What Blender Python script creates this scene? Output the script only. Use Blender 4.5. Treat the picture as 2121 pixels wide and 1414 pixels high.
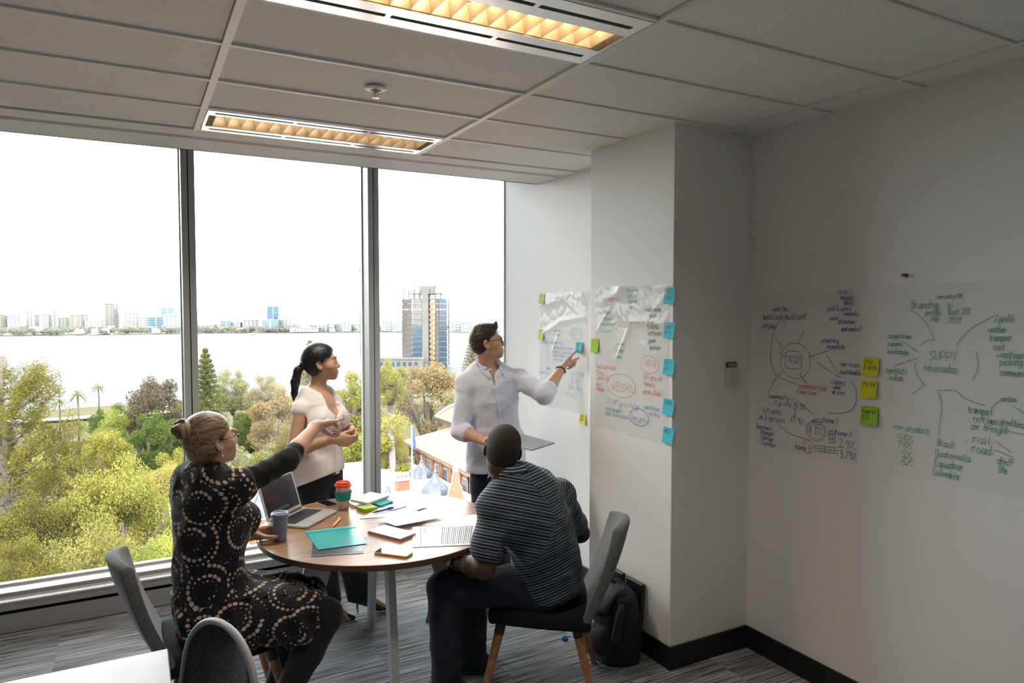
import bpy, bmesh, math, random
import numpy as np
from mathutils import Vector, Matrix
for o in list(bpy.data.objects): bpy.data.objects.remove(o)
S = bpy.context.scene
COL = S.collection
# ---------------------------------------------------------------- camera, sky, sun, exposure
cam = bpy.data.cameras.new('camera'); camo = bpy.data.objects.new('camera', cam); COL.objects.link(camo)
cam.sensor_width = 36.0; cam.sensor_fit = 'HORIZONTAL'; cam.lens = 24.602
cam.clip_start = .05; cam.clip_end = 20000
camo.location = (0, 0, 1.81)
camo.rotation_euler = (math.pi/2 - 0.0446265, 0, -0.4951035)
S.camera = camo
S.view_settings.view_transform = 'Standard'; S.view_settings.look = 'None'
S.view_settings.gamma = 1; S.view_settings.use_curve_mapping = False
S.view_settings.exposure = 0.0
SKY = 10.0
wd = bpy.data.worlds.new('sky'); S.world = wd; wd.use_nodes = True
nt = wd.node_tree; bg = nt.nodes['Background']
bg.inputs[0].default_value = (.94, .975, 1.0, 1); bg.inputs[1].default_value = SKY
sun = bpy.data.lights.new('sun', 'SUN'); sun.energy = 6.0; sun.angle = math.radians(1.5); sun.color = (1, .93, .8)
suno = bpy.data.objects.new('sun', sun); COL.objects.link(suno)
suno.rotation_euler = Vector((.45, .75, -.95)).to_track_quat('-Z', 'Y').to_euler()   # high, from behind the building
por = bpy.data.lights.new('window_portal', 'AREA'); por.shape = 'RECTANGLE'; por.size = 4.4; por.size_y = 2.75
por.cycles.is_portal = True
poro = bpy.data.objects.new('window_portal', por); COL.objects.link(poro)
poro.location = (.42, 5.02, 1.55); poro.rotation_euler = (-math.pi/2, 0, 0)
S.cycles.max_bounces = 9; S.cycles.diffuse_bounces = 5; S.cycles.glossy_bounces = 4; S.cycles.transmission_bounces = 6
S.cycles.transparent_max_bounces = 12; S.cycles.sample_clamp_indirect = 8.0; S.cycles.caustics_reflective = False; S.cycles.caustics_refractive = False
S.cycles.use_denoising = True
# ---------------------------------------------------------------- helpers
rnd = random.Random(7)
MATS = {}
def M(name, col, rough=.6, metal=0., noise=None, bump=None, spec=.5, emit=None, alpha=1., sheen=0., coat=0., stripes=None, trans=0.):
    """Principled material; noise=(scale, amount[, colour2]) varies the colour, bump=(scale, strength) adds fine relief."""
    if name in MATS: return MATS[name]
    m = bpy.data.materials.new(name); m.use_nodes = True
    n = m.node_tree.nodes; l = m.node_tree.links; b = n['Principled BSDF']
    b.inputs['Base Color'].default_value = (*col, 1); b.inputs['Roughness'].default_value = rough
    b.inputs['Metallic'].default_value = metal; b.inputs['Specular IOR Level'].default_value = spec
    b.inputs['Alpha'].default_value = alpha; b.inputs['Sheen Weight'].default_value = sheen; b.inputs['Coat Weight'].default_value = coat
    b.inputs['Transmission Weight'].default_value = trans
    tc = n.new('ShaderNodeTexCoord')
    if emit: b.inputs['Emission Color'].default_value = (*emit[0], 1); b.inputs['Emission Strength'].default_value = emit[1]
    if noise:
        t = n.new('ShaderNodeTexNoise'); t.inputs['Scale'].default_value = noise[0]; t.inputs['Detail'].default_value = 4
        l.new(tc.outputs['Object'], t.inputs['Vector'])
        mx = n.new('ShaderNodeMix'); mx.data_type = 'RGBA'
        c2 = noise[2] if len(noise) > 2 else tuple(c*(1-noise[1]) for c in col)
        mx.inputs[6].default_value = (*([min(1, c*(1+noise[1]*.5)) for c in col] if len(noise) < 3 else col), 1); mx.inputs[7].default_value = (*c2, 1)
        rp = n.new('ShaderNodeMapRange'); rp.inputs[1].default_value = .3; rp.inputs[2].default_value = .7
        l.new(t.outputs['Fac'], rp.inputs[0]); l.new(rp.outputs[0], mx.inputs[0]); l.new(mx.outputs[2], b.inputs['Base Color'])
    if bump:
        t = n.new('ShaderNodeTexNoise'); t.inputs['Scale'].default_value = bump[0]; t.inputs['Detail'].default_value = 3
        l.new(tc.outputs['Object'], t.inputs['Vector'])
        bp = n.new('ShaderNodeBump'); bp.inputs['Strength'].default_value = bump[1]; bp.inputs['Distance'].default_value = .01
        l.new(t.outputs['Fac'], bp.inputs['Height']); l.new(bp.outputs[0], b.inputs['Normal'])
    MATS[name] = m
    return m
def NT(m): return m.node_tree.nodes, m.node_tree.links, m.node_tree.nodes['Principled BSDF']

class MB:
    """collects boxes, tubes, lathes and grids; build() links them as ONE mesh object"""
    def __init__(s): s.v = []; s.f = []; s.mi = []
    def add(s, vs, fs, mi=0):
        k = len(s.v); s.v += [tuple(map(float, p)) for p in vs]; s.f += [tuple(i+k for i in f) for f in fs]; s.mi += [mi]*len(fs); return s
    def box(s, a, b, mi=0):
        (x0,y0,z0),(x1,y1,z1) = a,b
        return s.add([(x0,y0,z0),(x1,y0,z0),(x1,y1,z0),(x0,y1,z0),(x0,y0,z1),(x1,y0,z1),(x1,y1,z1),(x0,y1,z1)],
              [(3,2,1,0),(4,5,6,7),(0,1,5,4),(1,2,6,5),(2,3,7,6),(3,0,4,7)], mi)
    def hexa(s, p, mi=0):      # 8 corners, bottom ring then top ring (ccw)
        return s.add(p, [(3,2,1,0),(4,5,6,7),(0,1,5,4),(1,2,6,5),(2,3,7,6),(3,0,4,7)], mi)
    def prism(s, poly, z0, z1, mi=0):
        n = len(poly); a = [(x,y,z0) for x,y in poly]+[(x,y,z1) for x,y in poly]
        return s.add(a, [tuple(range(n-1,-1,-1)), tuple(range(n,2*n))]+[(i,(i+1)%n,n+(i+1)%n,n+i) for i in range(n)], mi)
    def tube(s, pts, r, n=10, mi=0, cap=True, flat=1.0):
        pts = [Vector(p) for p in pts]; rs = r if isinstance(r,(list,tuple)) else [r]*len(pts); vs = []; fs = []
        up = None
        for i,p in enumerate(pts):
            d = (pts[min(i+1,len(pts)-1)]-pts[max(i-1,0)]).normalized()
            if up is None: up = Vector((0,0,1)) if abs(d.z) < .9 else Vector((1,0,0))
            a = d.cross(up).normalized(); b = a.cross(d).normalized(); up = b
            for k in range(n):
                t = 2*math.pi*k/n; vs.append(p+a*math.cos(t)*rs[i]+b*math.sin(t)*rs[i]*flat)
        for i in range(len(pts)-1):
            for k in range(n): fs.append((i*n+k,i*n+(k+1)%n,(i+1)*n+(k+1)%n,(i+1)*n+k))
        if cap: fs.append(tuple(range(n-1,-1,-1))); fs.append(tuple((len(pts)-1)*n+k for k in range(n)))
        return s.add(vs, fs, mi)
    def lathe(s, prof, n=32, c=(0,0,0), mi=0, mis=None):
        vs = []; fs = []; m = len(prof)
        for r,z in prof:
            for k in range(n): t = 2*math.pi*k/n; vs.append((c[0]+r*math.cos(t), c[1]+r*math.sin(t), c[2]+z))
        k0 = len(s.f)
        for i in range(m-1):
            for k in range(n): fs.append((i*n+k,i*n+(k+1)%n,(i+1)*n+(k+1)%n,(i+1)*n+k))
        fs.append(tuple(range(n-1,-1,-1))); fs.append(tuple((m-1)*n+k for k in range(n)))
        return s.add(vs, fs, mi)
    def grid(s, fn, nu, nv, mi=0):
        vs = [fn(i/nu, j/nv) for j in range(nv+1) for i in range(nu+1)]
        return s.add(vs, [(j*(nu+1)+i,j*(nu+1)+i+1,(j+1)*(nu+1)+i+1,(j+1)*(nu+1)+i) for j in range(nv) for i in range(nu)], mi)
    def shell(s, fn, nu, nv, th, mi=0):   # a grid with thickness: fn gives the front point, th(vec) the offset of the back
        n = (nu+1)*(nv+1); k = len(s.v); s.grid(fn, nu, nv, mi)
        P = s.v[k:k+n]; s.v += [tuple(a+b for a,b in zip(p, th)) for p in P]
        idx = lambda i,j,o=0: k+o*n+j*(nu+1)+i
        for j in range(nv):
            for i in range(nu): s.f.append((idx(i,j,1),idx(i,j+1,1),idx(i+1,j+1,1),idx(i+1,j,1))); s.mi.append(mi)
        for i in range(nu):
            s.f.append((idx(i+1,0),idx(i,0),idx(i,0,1),idx(i+1,0,1))); s.f.append((idx(i,nv),idx(i+1,nv),idx(i+1,nv,1),idx(i,nv,1))); s.mi += [mi]*2
        for j in range(nv):
            s.f.append((idx(0,j),idx(0,j+1),idx(0,j+1,1),idx(0,j,1))); s.f.append((idx(nu,j+1),idx(nu,j),idx(nu,j,1),idx(nu,j+1,1))); s.mi += [mi]*2
        return s
    def xf(s, m, a=0):
        s.v[a:] = [tuple(m @ Vector(p)) for p in s.v[a:]]; return s
    def build(s, name, mat, parent=None, smooth=False, bevel=0, seg=2, world=False, angle=None):
        me = bpy.data.meshes.new(name); vs = s.v
        if parent is not None and world:
            im = Matrix.LocRotScale(parent.location, parent.rotation_euler, None).inverted()
            vs = [tuple(im @ Vector(p)) for p in vs]
        me.from_pydata(vs, [], s.f)
        for m in (mat if isinstance(mat,(list,tuple)) else [mat]): me.materials.append(m)
        me.polygons.foreach_set('material_index', s.mi)
        if bevel:
            bm = bmesh.new(); bm.from_mesh(me)
            bmesh.ops.recalc_face_normals(bm, faces=bm.faces[:])
            es = [e for e in bm.edges if len(e.link_faces)==2 and e.calc_face_angle(0) > .5]
            bmesh.ops.bevel(bm, geom=es, offset=bevel, segments=seg, affect='EDGES', profile=.5, clamp_overlap=True)
            bm.to_mesh(me); bm.free()
        if smooth: me.polygons.foreach_set('use_smooth', [True]*len(me.polygons))
        if smooth and angle: me.set_sharp_from_angle(angle=angle)
        o = bpy.data.objects.new(name, me); COL.objects.link(o)
        if parent is not None: o.parent = parent
        return o
def tag(o, label=None, cat=None, group=None, kind=None):
    if label: o['label'] = label
    if cat: o['category'] = cat
    if group: o['group'] = group
    if kind: o['kind'] = kind
    return o
def thing(name, label, cat, loc=(0,0,0), rz=0, group=None):
    o = bpy.data.objects.new(name, None); COL.objects.link(o); o.location = loc; o.rotation_euler = (0,0,rz); o.empty_display_size = .1
    return tag(o, label, cat, group)
def struct(name, mb, mat, parent=None, **k):
    o = mb.build(name, mat, parent, **k)
    if parent is None: o['kind'] = 'structure'
    return o
def dup(o, parent=None):
    c = o.copy(); COL.objects.link(c)
    if parent is not None: c.parent = parent
    for ch in list(o.children): dup(ch, c)
    return c
def B(a, b): return MB().box(a, b)

# handwriting: single-stroke glyphs, x 0-6, y hex with baseline 3, x-height 8, capitals c
GL = {}
for q in '''a:48 18 06 04 13 33 45|48 43;b:0c 03|05 13 33 45 46 38 18 06;c:47 38 18 06 04 13 33 44;d:4c 43|46 38 18 06 04 13 33 45;e:06 46 47 38 18 06 04 13 33 44;f:4b 3c 2b 23|08 48;g:48 41 30 10 01|46 38 18 06 04 13 33 45;h:0c 03|06 18 38 46 43;i:18 13|1a 1b;j:28 21 10 00|2a 2b;k:0c 03|47 05 43;l:1c 14 23;m:08 03|06 18 28 36 33|36 48 58 66 63;n:08 03|06 18 38 46 43;o:18 06 04 13 33 45 46 38 18;p:08 00|06 18 38 46 45 33 13 04;q:48 40|46 38 18 06 04 13 33 45;r:08 03|06 18 38;s:47 38 18 07 16 35 44 33 13 04;t:1b 14 23 33|08 38;u:08 04 13 33 45|48 43;v:08 23 48;w:08 13 36 53 68;x:08 43|48 03;y:08 24|48 10;z:08 48 03 43;A:03 2c 43|17 37;B:03 0c 3c 4a 38 08|38 46 45 33 03;C:4a 3c 1c 0a 05 13 33 45;D:03 0c 2c 4a 45 23 03;E:4c 0c 03 43|08 38;F:4c 0c 03|08 38;G:4a 3c 1c 0a 05 13 33 45 47 27;H:0c 03|4c 43|08 48;I:1c 13;J:3c 35 23 13 04;K:0c 03|4c 08 43;L:0c 03 43;M:03 0c 27 4c 43;N:03 0c 43 4c;O:1c 0a 05 13 33 45 4a 3c 1c;P:03 0c 3c 4a 48 37 07;R:03 0c 3c 4a 48 37 07|27 43;S:4b 3c 1c 0a 18 37 45 33 13 04;T:0c 4c|2c 23;U:0c 05 13 33 45 4c;V:0c 23 4c;W:0c 13 29 43 5c;Y:0c 27 4c|27 23;0:1c 0a 05 13 33 45 4a 3c 1c;1:0a 1c 13;2:0a 1c 3c 4a 03 43;3:0b 1c 3c 4a 38 18|38 46 44 33 13 04;4:3c 06 46|3c 33;5:4c 0c 08 38 46 44 33 03;6:3c 07 04 13 33 45 47 28 07;7:0c 4c 13;8:18 0a 1c 3c 4a 38 18 06 04 13 33 44 46 38;9:48 18 0a 1c 3c 4a 48 33;%:5c 03|0b 1c 1a 0b|54 65 63 54;.:03 14;/:4c 02;-:08 38;<:49 06 43;&:43 0a 1c 2b 04 13 45'''.split(';'):
    k, g = q[0], q[2:]
    GL[k] = [[(int(c[0]), int(c[1],16)-3) for c in st.split()] for st in g.split('|')]
def crom(p):      # Catmull-Rom through the points
    q = [p[0]]+list(p)+[p[-1]]; o = []
    for i in range(1,len(q)-2):
        for k in range(6):
            t = k/6; o.append(tuple(.5*(2*q[i][a]+(q[i+1][a]-q[i-1][a])*t+(2*q[i-1][a]-5*q[i][a]+4*q[i+1][a]-q[i+2][a])*t*t+(3*q[i][a]-q[i-1][a]-3*q[i+1][a]+q[i+2][a])*t**3) for a in (0,1)))
    return o+[p[-1]]
class Ink:
    """marker strokes on a sheet, in sheet metres (u to the right, v up)"""
    def __init__(s, seed=1): s.st = {}; s.r = random.Random(seed)
    def line(s, col, pts, w=.0021): s.st.setdefault(col, []).append((pts, w))
    def ell(s, col, c, a, b, w=.0019, t0=0, t1=360):
        s.line(col, [(c[0]+a*math.cos(math.radians(t0+(t1-t0)*i/26)), c[1]+b*math.sin(math.radians(t0+(t1-t0)*i/26))) for i in range(27)], w)
    def text(s, col, t, u0, u1, v, h, w=.0023):
        adv = [0]
        for c in t: adv.append(adv[-1]+(3.2 if c in ' ' else 3.4 if c in 'ilj1.' else 7.6 if c in 'mw%W' else 5.6))
        k = (u1-u0)/max(adv[-1]-1, 1); kv = h/9.
        for c, a in zip(t, adv):
            dv = s.r.uniform(-.5,.5)*kv; sl = .12
            for st in GL.get(c, []):
                s.line(col, [(u0+(a+x+sl*y+s.r.uniform(-.2,.2))*k, v+dv+(y+s.r.uniform(-.3,.3))*kv) for x,y in st], w)
    def build(s, fn, parent, mats, world=True, smooth_=True, name='lettering'):
        """fn(u, v) -> (point, right, up); one mesh per ink colour"""
        for col, L in s.st.items():
            mb = MB()
            for pts, w in L:
                if len(pts) > 2 and smooth_ and max(abs(pts[0][0]-pts[-1][0]),abs(pts[0][1]-pts[-1][1])) > .03: pts = crom(pts)
                vs = []; 
                for i,(u,v) in enumerate(pts):
                    a = pts[max(i-1,0)]; b = pts[min(i+1,len(pts)-1)]; d = Vector((b[0]-a[0], b[1]-a[1])); 
                    if d.length < 1e-9: d = Vector((1,0))
                    d.normalize(); n = Vector((-d.y, d.x))*w*.5; e = d*w*.35*(-1 if i==0 else 1 if i==len(pts)-1 else 0)
                    vs += [fn(u+n.x+e.x, v+n.y+e.y), fn(u-n.x+e.x, v-n.y+e.y)]
                mb.add(vs, [(2*i, 2*i+1, 2*i+3, 2*i+2) for i in range(len(pts)-1)])
            tag(mb.build(name, mats[col], parent, world=world), kind='stuff')
# ---------------------------------------------------------------- the room
H = 2.72
m_wall = M('wall_paint', (.87,.855,.83), .55, noise=(.7,.03), bump=(260,.04))
m_ceil = M('plasterboard', (.88,.885,.875), .7, bump=(90,.03))
m_tee = M('tee_white', (.88,.865,.83), .4)
m_black = M('black_vinyl', (.012,.012,.014), .45)
m_alu = M('grey_aluminium', (.46,.47,.465), .45, metal=.1, bump=(300,.03))
m_alu_l = M('pale_aluminium', (.66,.67,.67), .4, metal=.2)
m_dark = M('dark_gap', (.004,.004,.004), .9, spec=.1)
# acoustic ceiling tile: pale grey with dark pinholes
m_tile = M('mineral_fibre', (.70,.695,.68), .9)
n,l,b = NT(m_tile); tc = n.new('ShaderNodeTexCoord')
vo = n.new('ShaderNodeTexVoronoi'); vo.inputs['Scale'].default_value = 130; l.new(tc.outputs['Object'], vo.inputs['Vector'])
no = n.new('ShaderNodeTexNoise'); no.inputs['Scale'].default_value = 70; no.inputs['Detail'].default_value = 3; l.new(tc.outputs['Object'], no.inputs['Vector'])
mr = n.new('ShaderNodeMapRange'); mr.inputs[1].default_value = .16; mr.inputs[2].default_value = .26; l.new(vo.outputs['Distance'], mr.inputs[0])
mr2 = n.new('ShaderNodeMapRange'); mr2.inputs[1].default_value = .5; mr2.inputs[2].default_value = .56; mr2.inputs[3].default_value = 0; l.new(no.outputs['Fac'], mr2.inputs[0])
mxx = n.new('ShaderNodeMath'); mxx.operation = 'MAXIMUM'; l.new(mr.outputs[0], mxx.inputs[0]); l.new(mr2.outputs[0], mxx.inputs[1])
mx = n.new('ShaderNodeMix'); mx.data_type = 'RGBA'; mx.inputs[6].default_value = (.54,.525,.50,1); mx.inputs[7].default_value = (.92,.915,.90,1)
l.new(mxx.outputs[0], mx.inputs[0]); l.new(mx.outputs[2], b.inputs['Base Color'])
bp = n.new('ShaderNodeBump'); bp.inputs['Strength'].default_value = .3; bp.inputs['Distance'].default_value = .004; l.new(mxx.outputs[0], bp.inputs['Height']); l.new(bp.outputs[0], b.inputs['Normal'])
# carpet: ribbed loop pile, streaks along X
m_carpet = M('carpet_loop', (.10,.105,.115), .95, spec=.15, sheen=.2)
n,l,b = NT(m_carpet); tc = n.new('ShaderNodeTexCoord'); oi = n.new('ShaderNodeObjectInfo')
def mapped(scale, rnd_off=True):
    mp = n.new('ShaderNodeMapping'); mp.inputs['Scale'].default_value = scale; l.new(tc.outputs['Object'], mp.inputs['Vector'])
    if rnd_off:
        cb = n.new('ShaderNodeCombineXYZ'); mu = n.new('ShaderNodeMath'); mu.operation = 'MULTIPLY'; mu.inputs[1].default_value = 37
        l.new(oi.outputs['Random'], mu.inputs[0]); l.new(mu.outputs[0], cb.inputs[0]); l.new(mu.outputs[0], cb.inputs[1]); l.new(cb.outputs[0], mp.inputs['Location'])
    t = n.new('ShaderNodeTexNoise'); t.inputs['Scale'].default_value = 1; t.inputs['Detail'].default_value = 2; l.new(mp.outputs[0], t.inputs['Vector']); return t
st1 = mapped((2.4, 120, 1)); st2 = mapped((1.6, 30, 1)); gr = mapped((420,420,420), False)
def rng(s, a, b_, c=0., d=1.):
    q = n.new('ShaderNodeMapRange'); q.inputs[1].default_value = a; q.inputs[2].default_value = b_; q.inputs[3].default_value = c; q.inputs[4].default_value = d; l.new(s, q.inputs[0]); return q.outputs[0]
def mth(op, a, b_):
    q = n.new('ShaderNodeMath'); q.operation = op; l.new(a, q.inputs[0])
    if isinstance(b_, (int,float)): q.inputs[1].default_value = b_
    else: l.new(b_, q.inputs[1])
    return q.outputs[0]
f = mth('MULTIPLY', rng(st1.outputs['Fac'], .40, .56), rng(st2.outputs['Fac'], .33, .55, .55, 1))
f = mth('MULTIPLY', f, rng(gr.outputs['Fac'], .3, .6, .55, 1.1))
mx = n.new('ShaderNodeMix'); mx.data_type = 'RGBA'; mx.inputs[6].default_value = (.09,.094,.102,1); mx.inputs[7].default_value = (.55,.57,.59,1)
l.new(f, mx.inputs[0]); l.new(mx.outputs[2], b.inputs['Base Color'])
bp = n.new('ShaderNodeBump'); bp.inputs['Strength'].default_value = .6; bp.inputs['Distance'].default_value = .004; l.new(f, bp.inputs['Height']); l.new(bp.outputs[0], b.inputs['Normal'])

XL, YB = -1.75, -3.4
floor = struct('floor', B((XL,YB,-.12),(3.1,4.9,-.006)), m_carpet)
tx, ty = .5, .5
meshes = {}
for i in range(9):
    for j in range(7):
        x0 = -1.4+i*tx; y0 = 1.7+j*.43; x1 = min(x0+tx, 2.87)
        y1 = min(y0+.43, 4.73)
        if x0 > 2.8 or y1 <= y0: continue
        key = (round(x1-x0,3), round(y1-y0,3))
        if key in meshes: o = meshes[key].copy(); COL.objects.link(o)
        else:
            o = MB().box((0.0005,0.0005,-.006),(x1-x0-.0005,y1-y0-.0005,0)).build('carpet_tile', m_carpet, floor); meshes[key] = o
        o.location = (x0,y0,0)
# walls (thick boxes)
PX, PY0, PY1, RX, WX = 2.34, 2.66, 3.375, 2.87, 2.592
struct('wall_right', B((RX,YB,0),(RX+.15,PY1,H+.05)), m_wall)
struct('wall_pillar', MB().box((PX,PY0,0),(RX+.1,PY1,H+.02)), m_wall, bevel=.004)
struct('wall_return', MB().box((WX,PY1-.02,0),(WX+.4,5.0,H+.35)), m_wall)
m_back = M('unseen_wall_dark', (.22,.205,.185), .7, noise=(1.2,.05), bump=(200,.04))  # unseen walls, kept dark to cut bounced light
struct('wall_back', B((XL,YB-.15,0),(3.02,YB,H+.05)), m_back)
struct('wall_left_unseen', B((XL-.15,YB-.15,0),(XL,5.0,H+.35)), m_back)  # unseen wall, set close in to cut window light on the right wall
# black skirting
def skirt(name, pts, t=.012, h=.118):
    mb = MB()
    for (a,b) in pts: mb.box((min(a[0],b[0]),min(a[1],b[1]),0),(max(a[0],b[0]),max(a[1],b[1]),h))
    return struct(name, mb, m_black, bevel=.003)
skirt('baseboard_right', [((RX-.012,YB),(RX,PY0-.012))])
skirt('baseboard_pillar', [((PX-.012,PY0-.012),(RX,PY0)), ((PX-.012,PY0),(PX,PY1))])
skirt('baseboard_return', [((PX,PY1),(WX,PY1+.012)), ((WX-.012,PY1+.012),(WX,4.73))])
# ceiling: slab, plasterboard strip along the window with slot diffuser, T-bars and tiles
SX, SY0, SY1 = [XL-.027,-.894,.285,1.47,2.672], 3.905, 4.42
ceil = struct('ceiling', MB().box((XL,YB,H+.06),(3.1,SY1,H+.2)), m_ceil)
strip = MB()
strip.box((XL,SY0+.006,H),(WX,4.055,H+.06)); strip.box((XL,4.12,H),(WX,SY1,H+.06)); strip.box((2.56,4.05,H),(WX,4.125,H+.06))
strip.box((XL,SY1-.02,H),(WX,SY1,H+.2))
strip.build('plasterboard_strip', m_ceil, ceil)
sd = MB().box((XL,4.055,H+.03),(2.56,4.12,H+.06)); sd.build('diffuser_backing', m_dark, ceil)
mbs = MB()
for k in range(4): mbs.box((XL,4.055+k*.0203,H+.002),(2.56,4.0590+k*.0203,H+.03))
mbs.build('slot_diffuser_blades', m_tee, ceil)
tee_mb = MB()
YT = [SY0-.4285*k for k in range(0,18)]
for x in SX: MB().box((x,YB,H-.002),(x+.027,SY0,H+.05)).build('ceiling_tee', m_tee, ceil)
tmesh = {}
for i,x in enumerate(SX):
    xe = SX[i+1] if i+1 < len(SX) else RX+.02
    w = round(xe-x-.027, 3)
    for k in range(1, 17):
        ya, yb = YT[k], YT[k-1]
        key = ('t',w)
        if key not in tmesh:
            tmesh[key] = MB().box((0,0,0),(w,.018,.045)).build('cross_tee', m_tee, ceil); o = tmesh[key]
        else: o = tmesh[key].copy(); COL.objects.link(o)
        o.location = (x+.027, ya-.009, H-.001)
        if i == 2 and k in (1, 5): continue
        key = ('p',w)
        if key not in tmesh:
            tmesh[key] = MB().box((.002,0,0),(w-.002,.4045,.018)).build('ceiling_tile', m_tile, ceil, bevel=.002, seg=1); o = tmesh[key]
        else: o = tmesh[key].copy(); COL.objects.link(o)
        o.location = (x+.027, ya+.012, H+.006 + .0015*((i*7+k*3)%3))
# recess above the blind pocket and window head
struct('trim_1', MB().box((XL,SY1,H+.17),(WX,4.99,H+.25)).box((XL,4.80,2.86),(WX,4.99,H+.2)), m_ceil)
# ---- window wall: kick panel, ledges, frame, glass
kick = MB()
kick.box((XL,4.735,0),(WX,4.95,.105))
kick.box((XL,4.745,.105),(WX,4.95,.127),1)
kick.box((XL,4.73,.127),(WX,4.95,.172))
kick.box((XL,4.725,.172),(WX,4.95,.181),2)
kick.box((XL,4.802,.181),(WX,4.95,.203))
kick.box((XL,4.80,.203),(WX,4.95,.208),2)
m_kick = M('sill_panel', (.34,.345,.345), .5, bump=(250,.02)); m_ledge = M('sill_white', (.8,.8,.79), .35)
struct('trim_2', kick, [m_kick, m_dark, m_ledge])
gl = bpy.data.materials.new('window_glass'); gl.use_nodes = True
n = gl.node_tree.nodes; l = gl.node_tree.links; n.clear()
out = n.new('ShaderNodeOutputMaterial'); tr = n.new('ShaderNodeBsdfTransparent'); gs = n.new('ShaderNodeBsdfGlossy'); ms = n.new('ShaderNodeMixShader'); fr = n.new('ShaderNodeFresnel')
tr.inputs[0].default_value = (.96,.975,.97,1); gs.inputs['Roughness'].default_value = .01; fr.inputs[0].default_value = 1.42
l.new(fr.outputs[0], ms.inputs[0]); l.new(tr.outputs[0], ms.inputs[1]); l.new(gs.outputs[0], ms.inputs[2]); l.new(ms.outputs[0], out.inputs[0])
MX = [XL-.078,-.91,.270,1.446]
for i in range(4):
    xa = MX[i]+.078; xb = MX[i+1] if i < 3 else WX
    w = MB().box((xa-.005,4.932,.2),(xb+.005,4.940,2.9))
    w = struct(f'window_{i+1}', w, gl)
    fr_ = MB().box((xa,4.915,.203),(xb,4.955,.222)).box((xa,4.915,2.86),(xb,4.955,2.9))
    fr_.box((xa-.002,4.92,.222),(xa+.008,4.955,2.86)).box((xb-.008,4.92,.222),(xb+.002,4.955,2.86))
    fr_.build('window_frame', m_alu_l, w)
    if i < 3:
        x = MX[i+1]
        mu_ = MB().box((x,4.785,.205),(x+.036,4.97,2.9)).box((x+.042,4.785,.205),(x+.078,4.97,2.9)).box((x+.034,4.80,.205),(x+.044,4.96,2.9),1)
        mu_.build('mullion', [m_alu, m_dark], w)
# beaded blind chain on the second mullion
ch = thing('blind_chain', 'thin beaded blind chain hanging on the middle window mullion', 'blind chain', (1.505,4.775,1.6))
cb = MB()
for k in range(110):
    z = 1.42+k*.0125
    cb.add([(1.503,4.775,z-.004),(1.507,4.775,z-.004),(1.507,4.779,z-.004),(1.503,4.779,z-.004),(1.505,4.777,z+.005)],[(0,1,4),(1,2,4),(2,3,4),(3,0,4)])
cb.tube([(1.505,4.777,1.42),(1.505,4.777,2.79)],.0009,4); cb.build('bead_string', m_alu_l, ch, world=True)
# ---- ceiling lights
m_sil = M('satin_panel', (.80,.80,.79), .24, metal=.8); m_louv = M('louvre_white', (.92,.82,.66), .3, metal=.25)
m_tube = M('tube_glow', (1,.86,.66), .5, emit=((1,.72,.42), 42.0)); m_tube2 = M('tube_glow_dim', (1,.86,.66), .5, emit=((1,.74,.48), 16.0))
def fixture(x0, x1, y0, y1, ly0, ly1, tube, label, watts):
    t = thing('ceiling_light', label, 'ceiling light', ((x0+x1)/2,(y0+y1)/2,H), 0, 'recessed louvre lights')
    z0 = H-.003; fr_ = MB(); sl = []
    # frame: the rails carry three air slots each
    for (a,b_) in ((y0,ly0),(ly1,y1)):
        c = (a+b_)/2; fr_.box((x0,a,z0),(x1,c-.011,H+.03)); fr_.box((x0,c+.011,z0),(x1,b_,H+.03))
        L = (x1-x0); e = [(.03,.335),(.35,.655),(.67,.97)]
        xs = [x0]+[x0+q*L for s_ in e for q in s_]+[x1]
        for k in range(0,8,2): fr_.box((xs[k],c-.011,z0),(xs[k+1],c+.011,H+.03))
        for s_ in e: MB().box((x0+s_[0]*L,c-.012,H+.026),(x0+s_[1]*L,c+.012,H+.03)).build('air_slot', m_dark, t, world=True)
    fr_.box((x0,ly0,z0),(x0+.012,ly1,H+.03)); fr_.box((x1-.012,ly0,z0),(x1,ly1,H+.03))
    fr_.build('frame', m_sil, t, world=True)
    tr_ = MB().box((x0,ly0-.01,H+.075),(x1,ly1+.01,H+.085)).box((x0,ly0-.006,H+.001),(x1,ly0+.003,H+.08)).box((x0,ly1-.003,H+.001),(x1,ly1+.006,H+.08)).box((x0-.002,ly0,H),(x0+.004,ly1,H+.08)).box((x1-.004,ly0,H),(x1+.002,ly1,H+.08))
    tr_.build('reflector', m_louv, t, world=True)
    yc = (ly0+ly1)/2
    MB().tube([(x0+.04,yc,H+.062),(x1-.04,yc,H+.062)],.008,10).build('lamp_tube', tube, t, world=True, smooth=True)
    la = bpy.data.lights.new('lamp_light','AREA'); la.shape = 'RECTANGLE'; la.size = x1-x0-.06; la.size_y = .12; la.energy = watts; la.color = (1,.88,.74); la.spread = math.radians(125)
    lo_ = bpy.data.objects.new('lamp_light', la); COL.objects.link(lo_); lo_.parent = t; lo_.location = (0, yc-t.location.y, -.006)
    nb = 17; bl = None
    for k in range(nb):
        x = x0+.012+(x1-x0-.024)*(k+.5)/nb
        if bl is None:
            v = MB()
            v.add([(-.001,0,0),(.001,0,0),(.010,0,.05),(-.010,0,.05),(-.001,ly1-ly0,0),(.001,ly1-ly0,0),(.010,ly1-ly0,.05),(-.010,ly1-ly0,.05)],
                  [(0,1,2,3),(7,6,5,4),(0,4,5,1),(1,5,6,2),(2,6,7,3),(3,7,4,0)])
            bl = v.build('louvre_blade', m_louv, t)
            o = bl
        else: o = bl.copy(); COL.objects.link(o)
        o.location = (x-t.location.x, ly0-t.location.y, H+.002-t.location.z)
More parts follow.
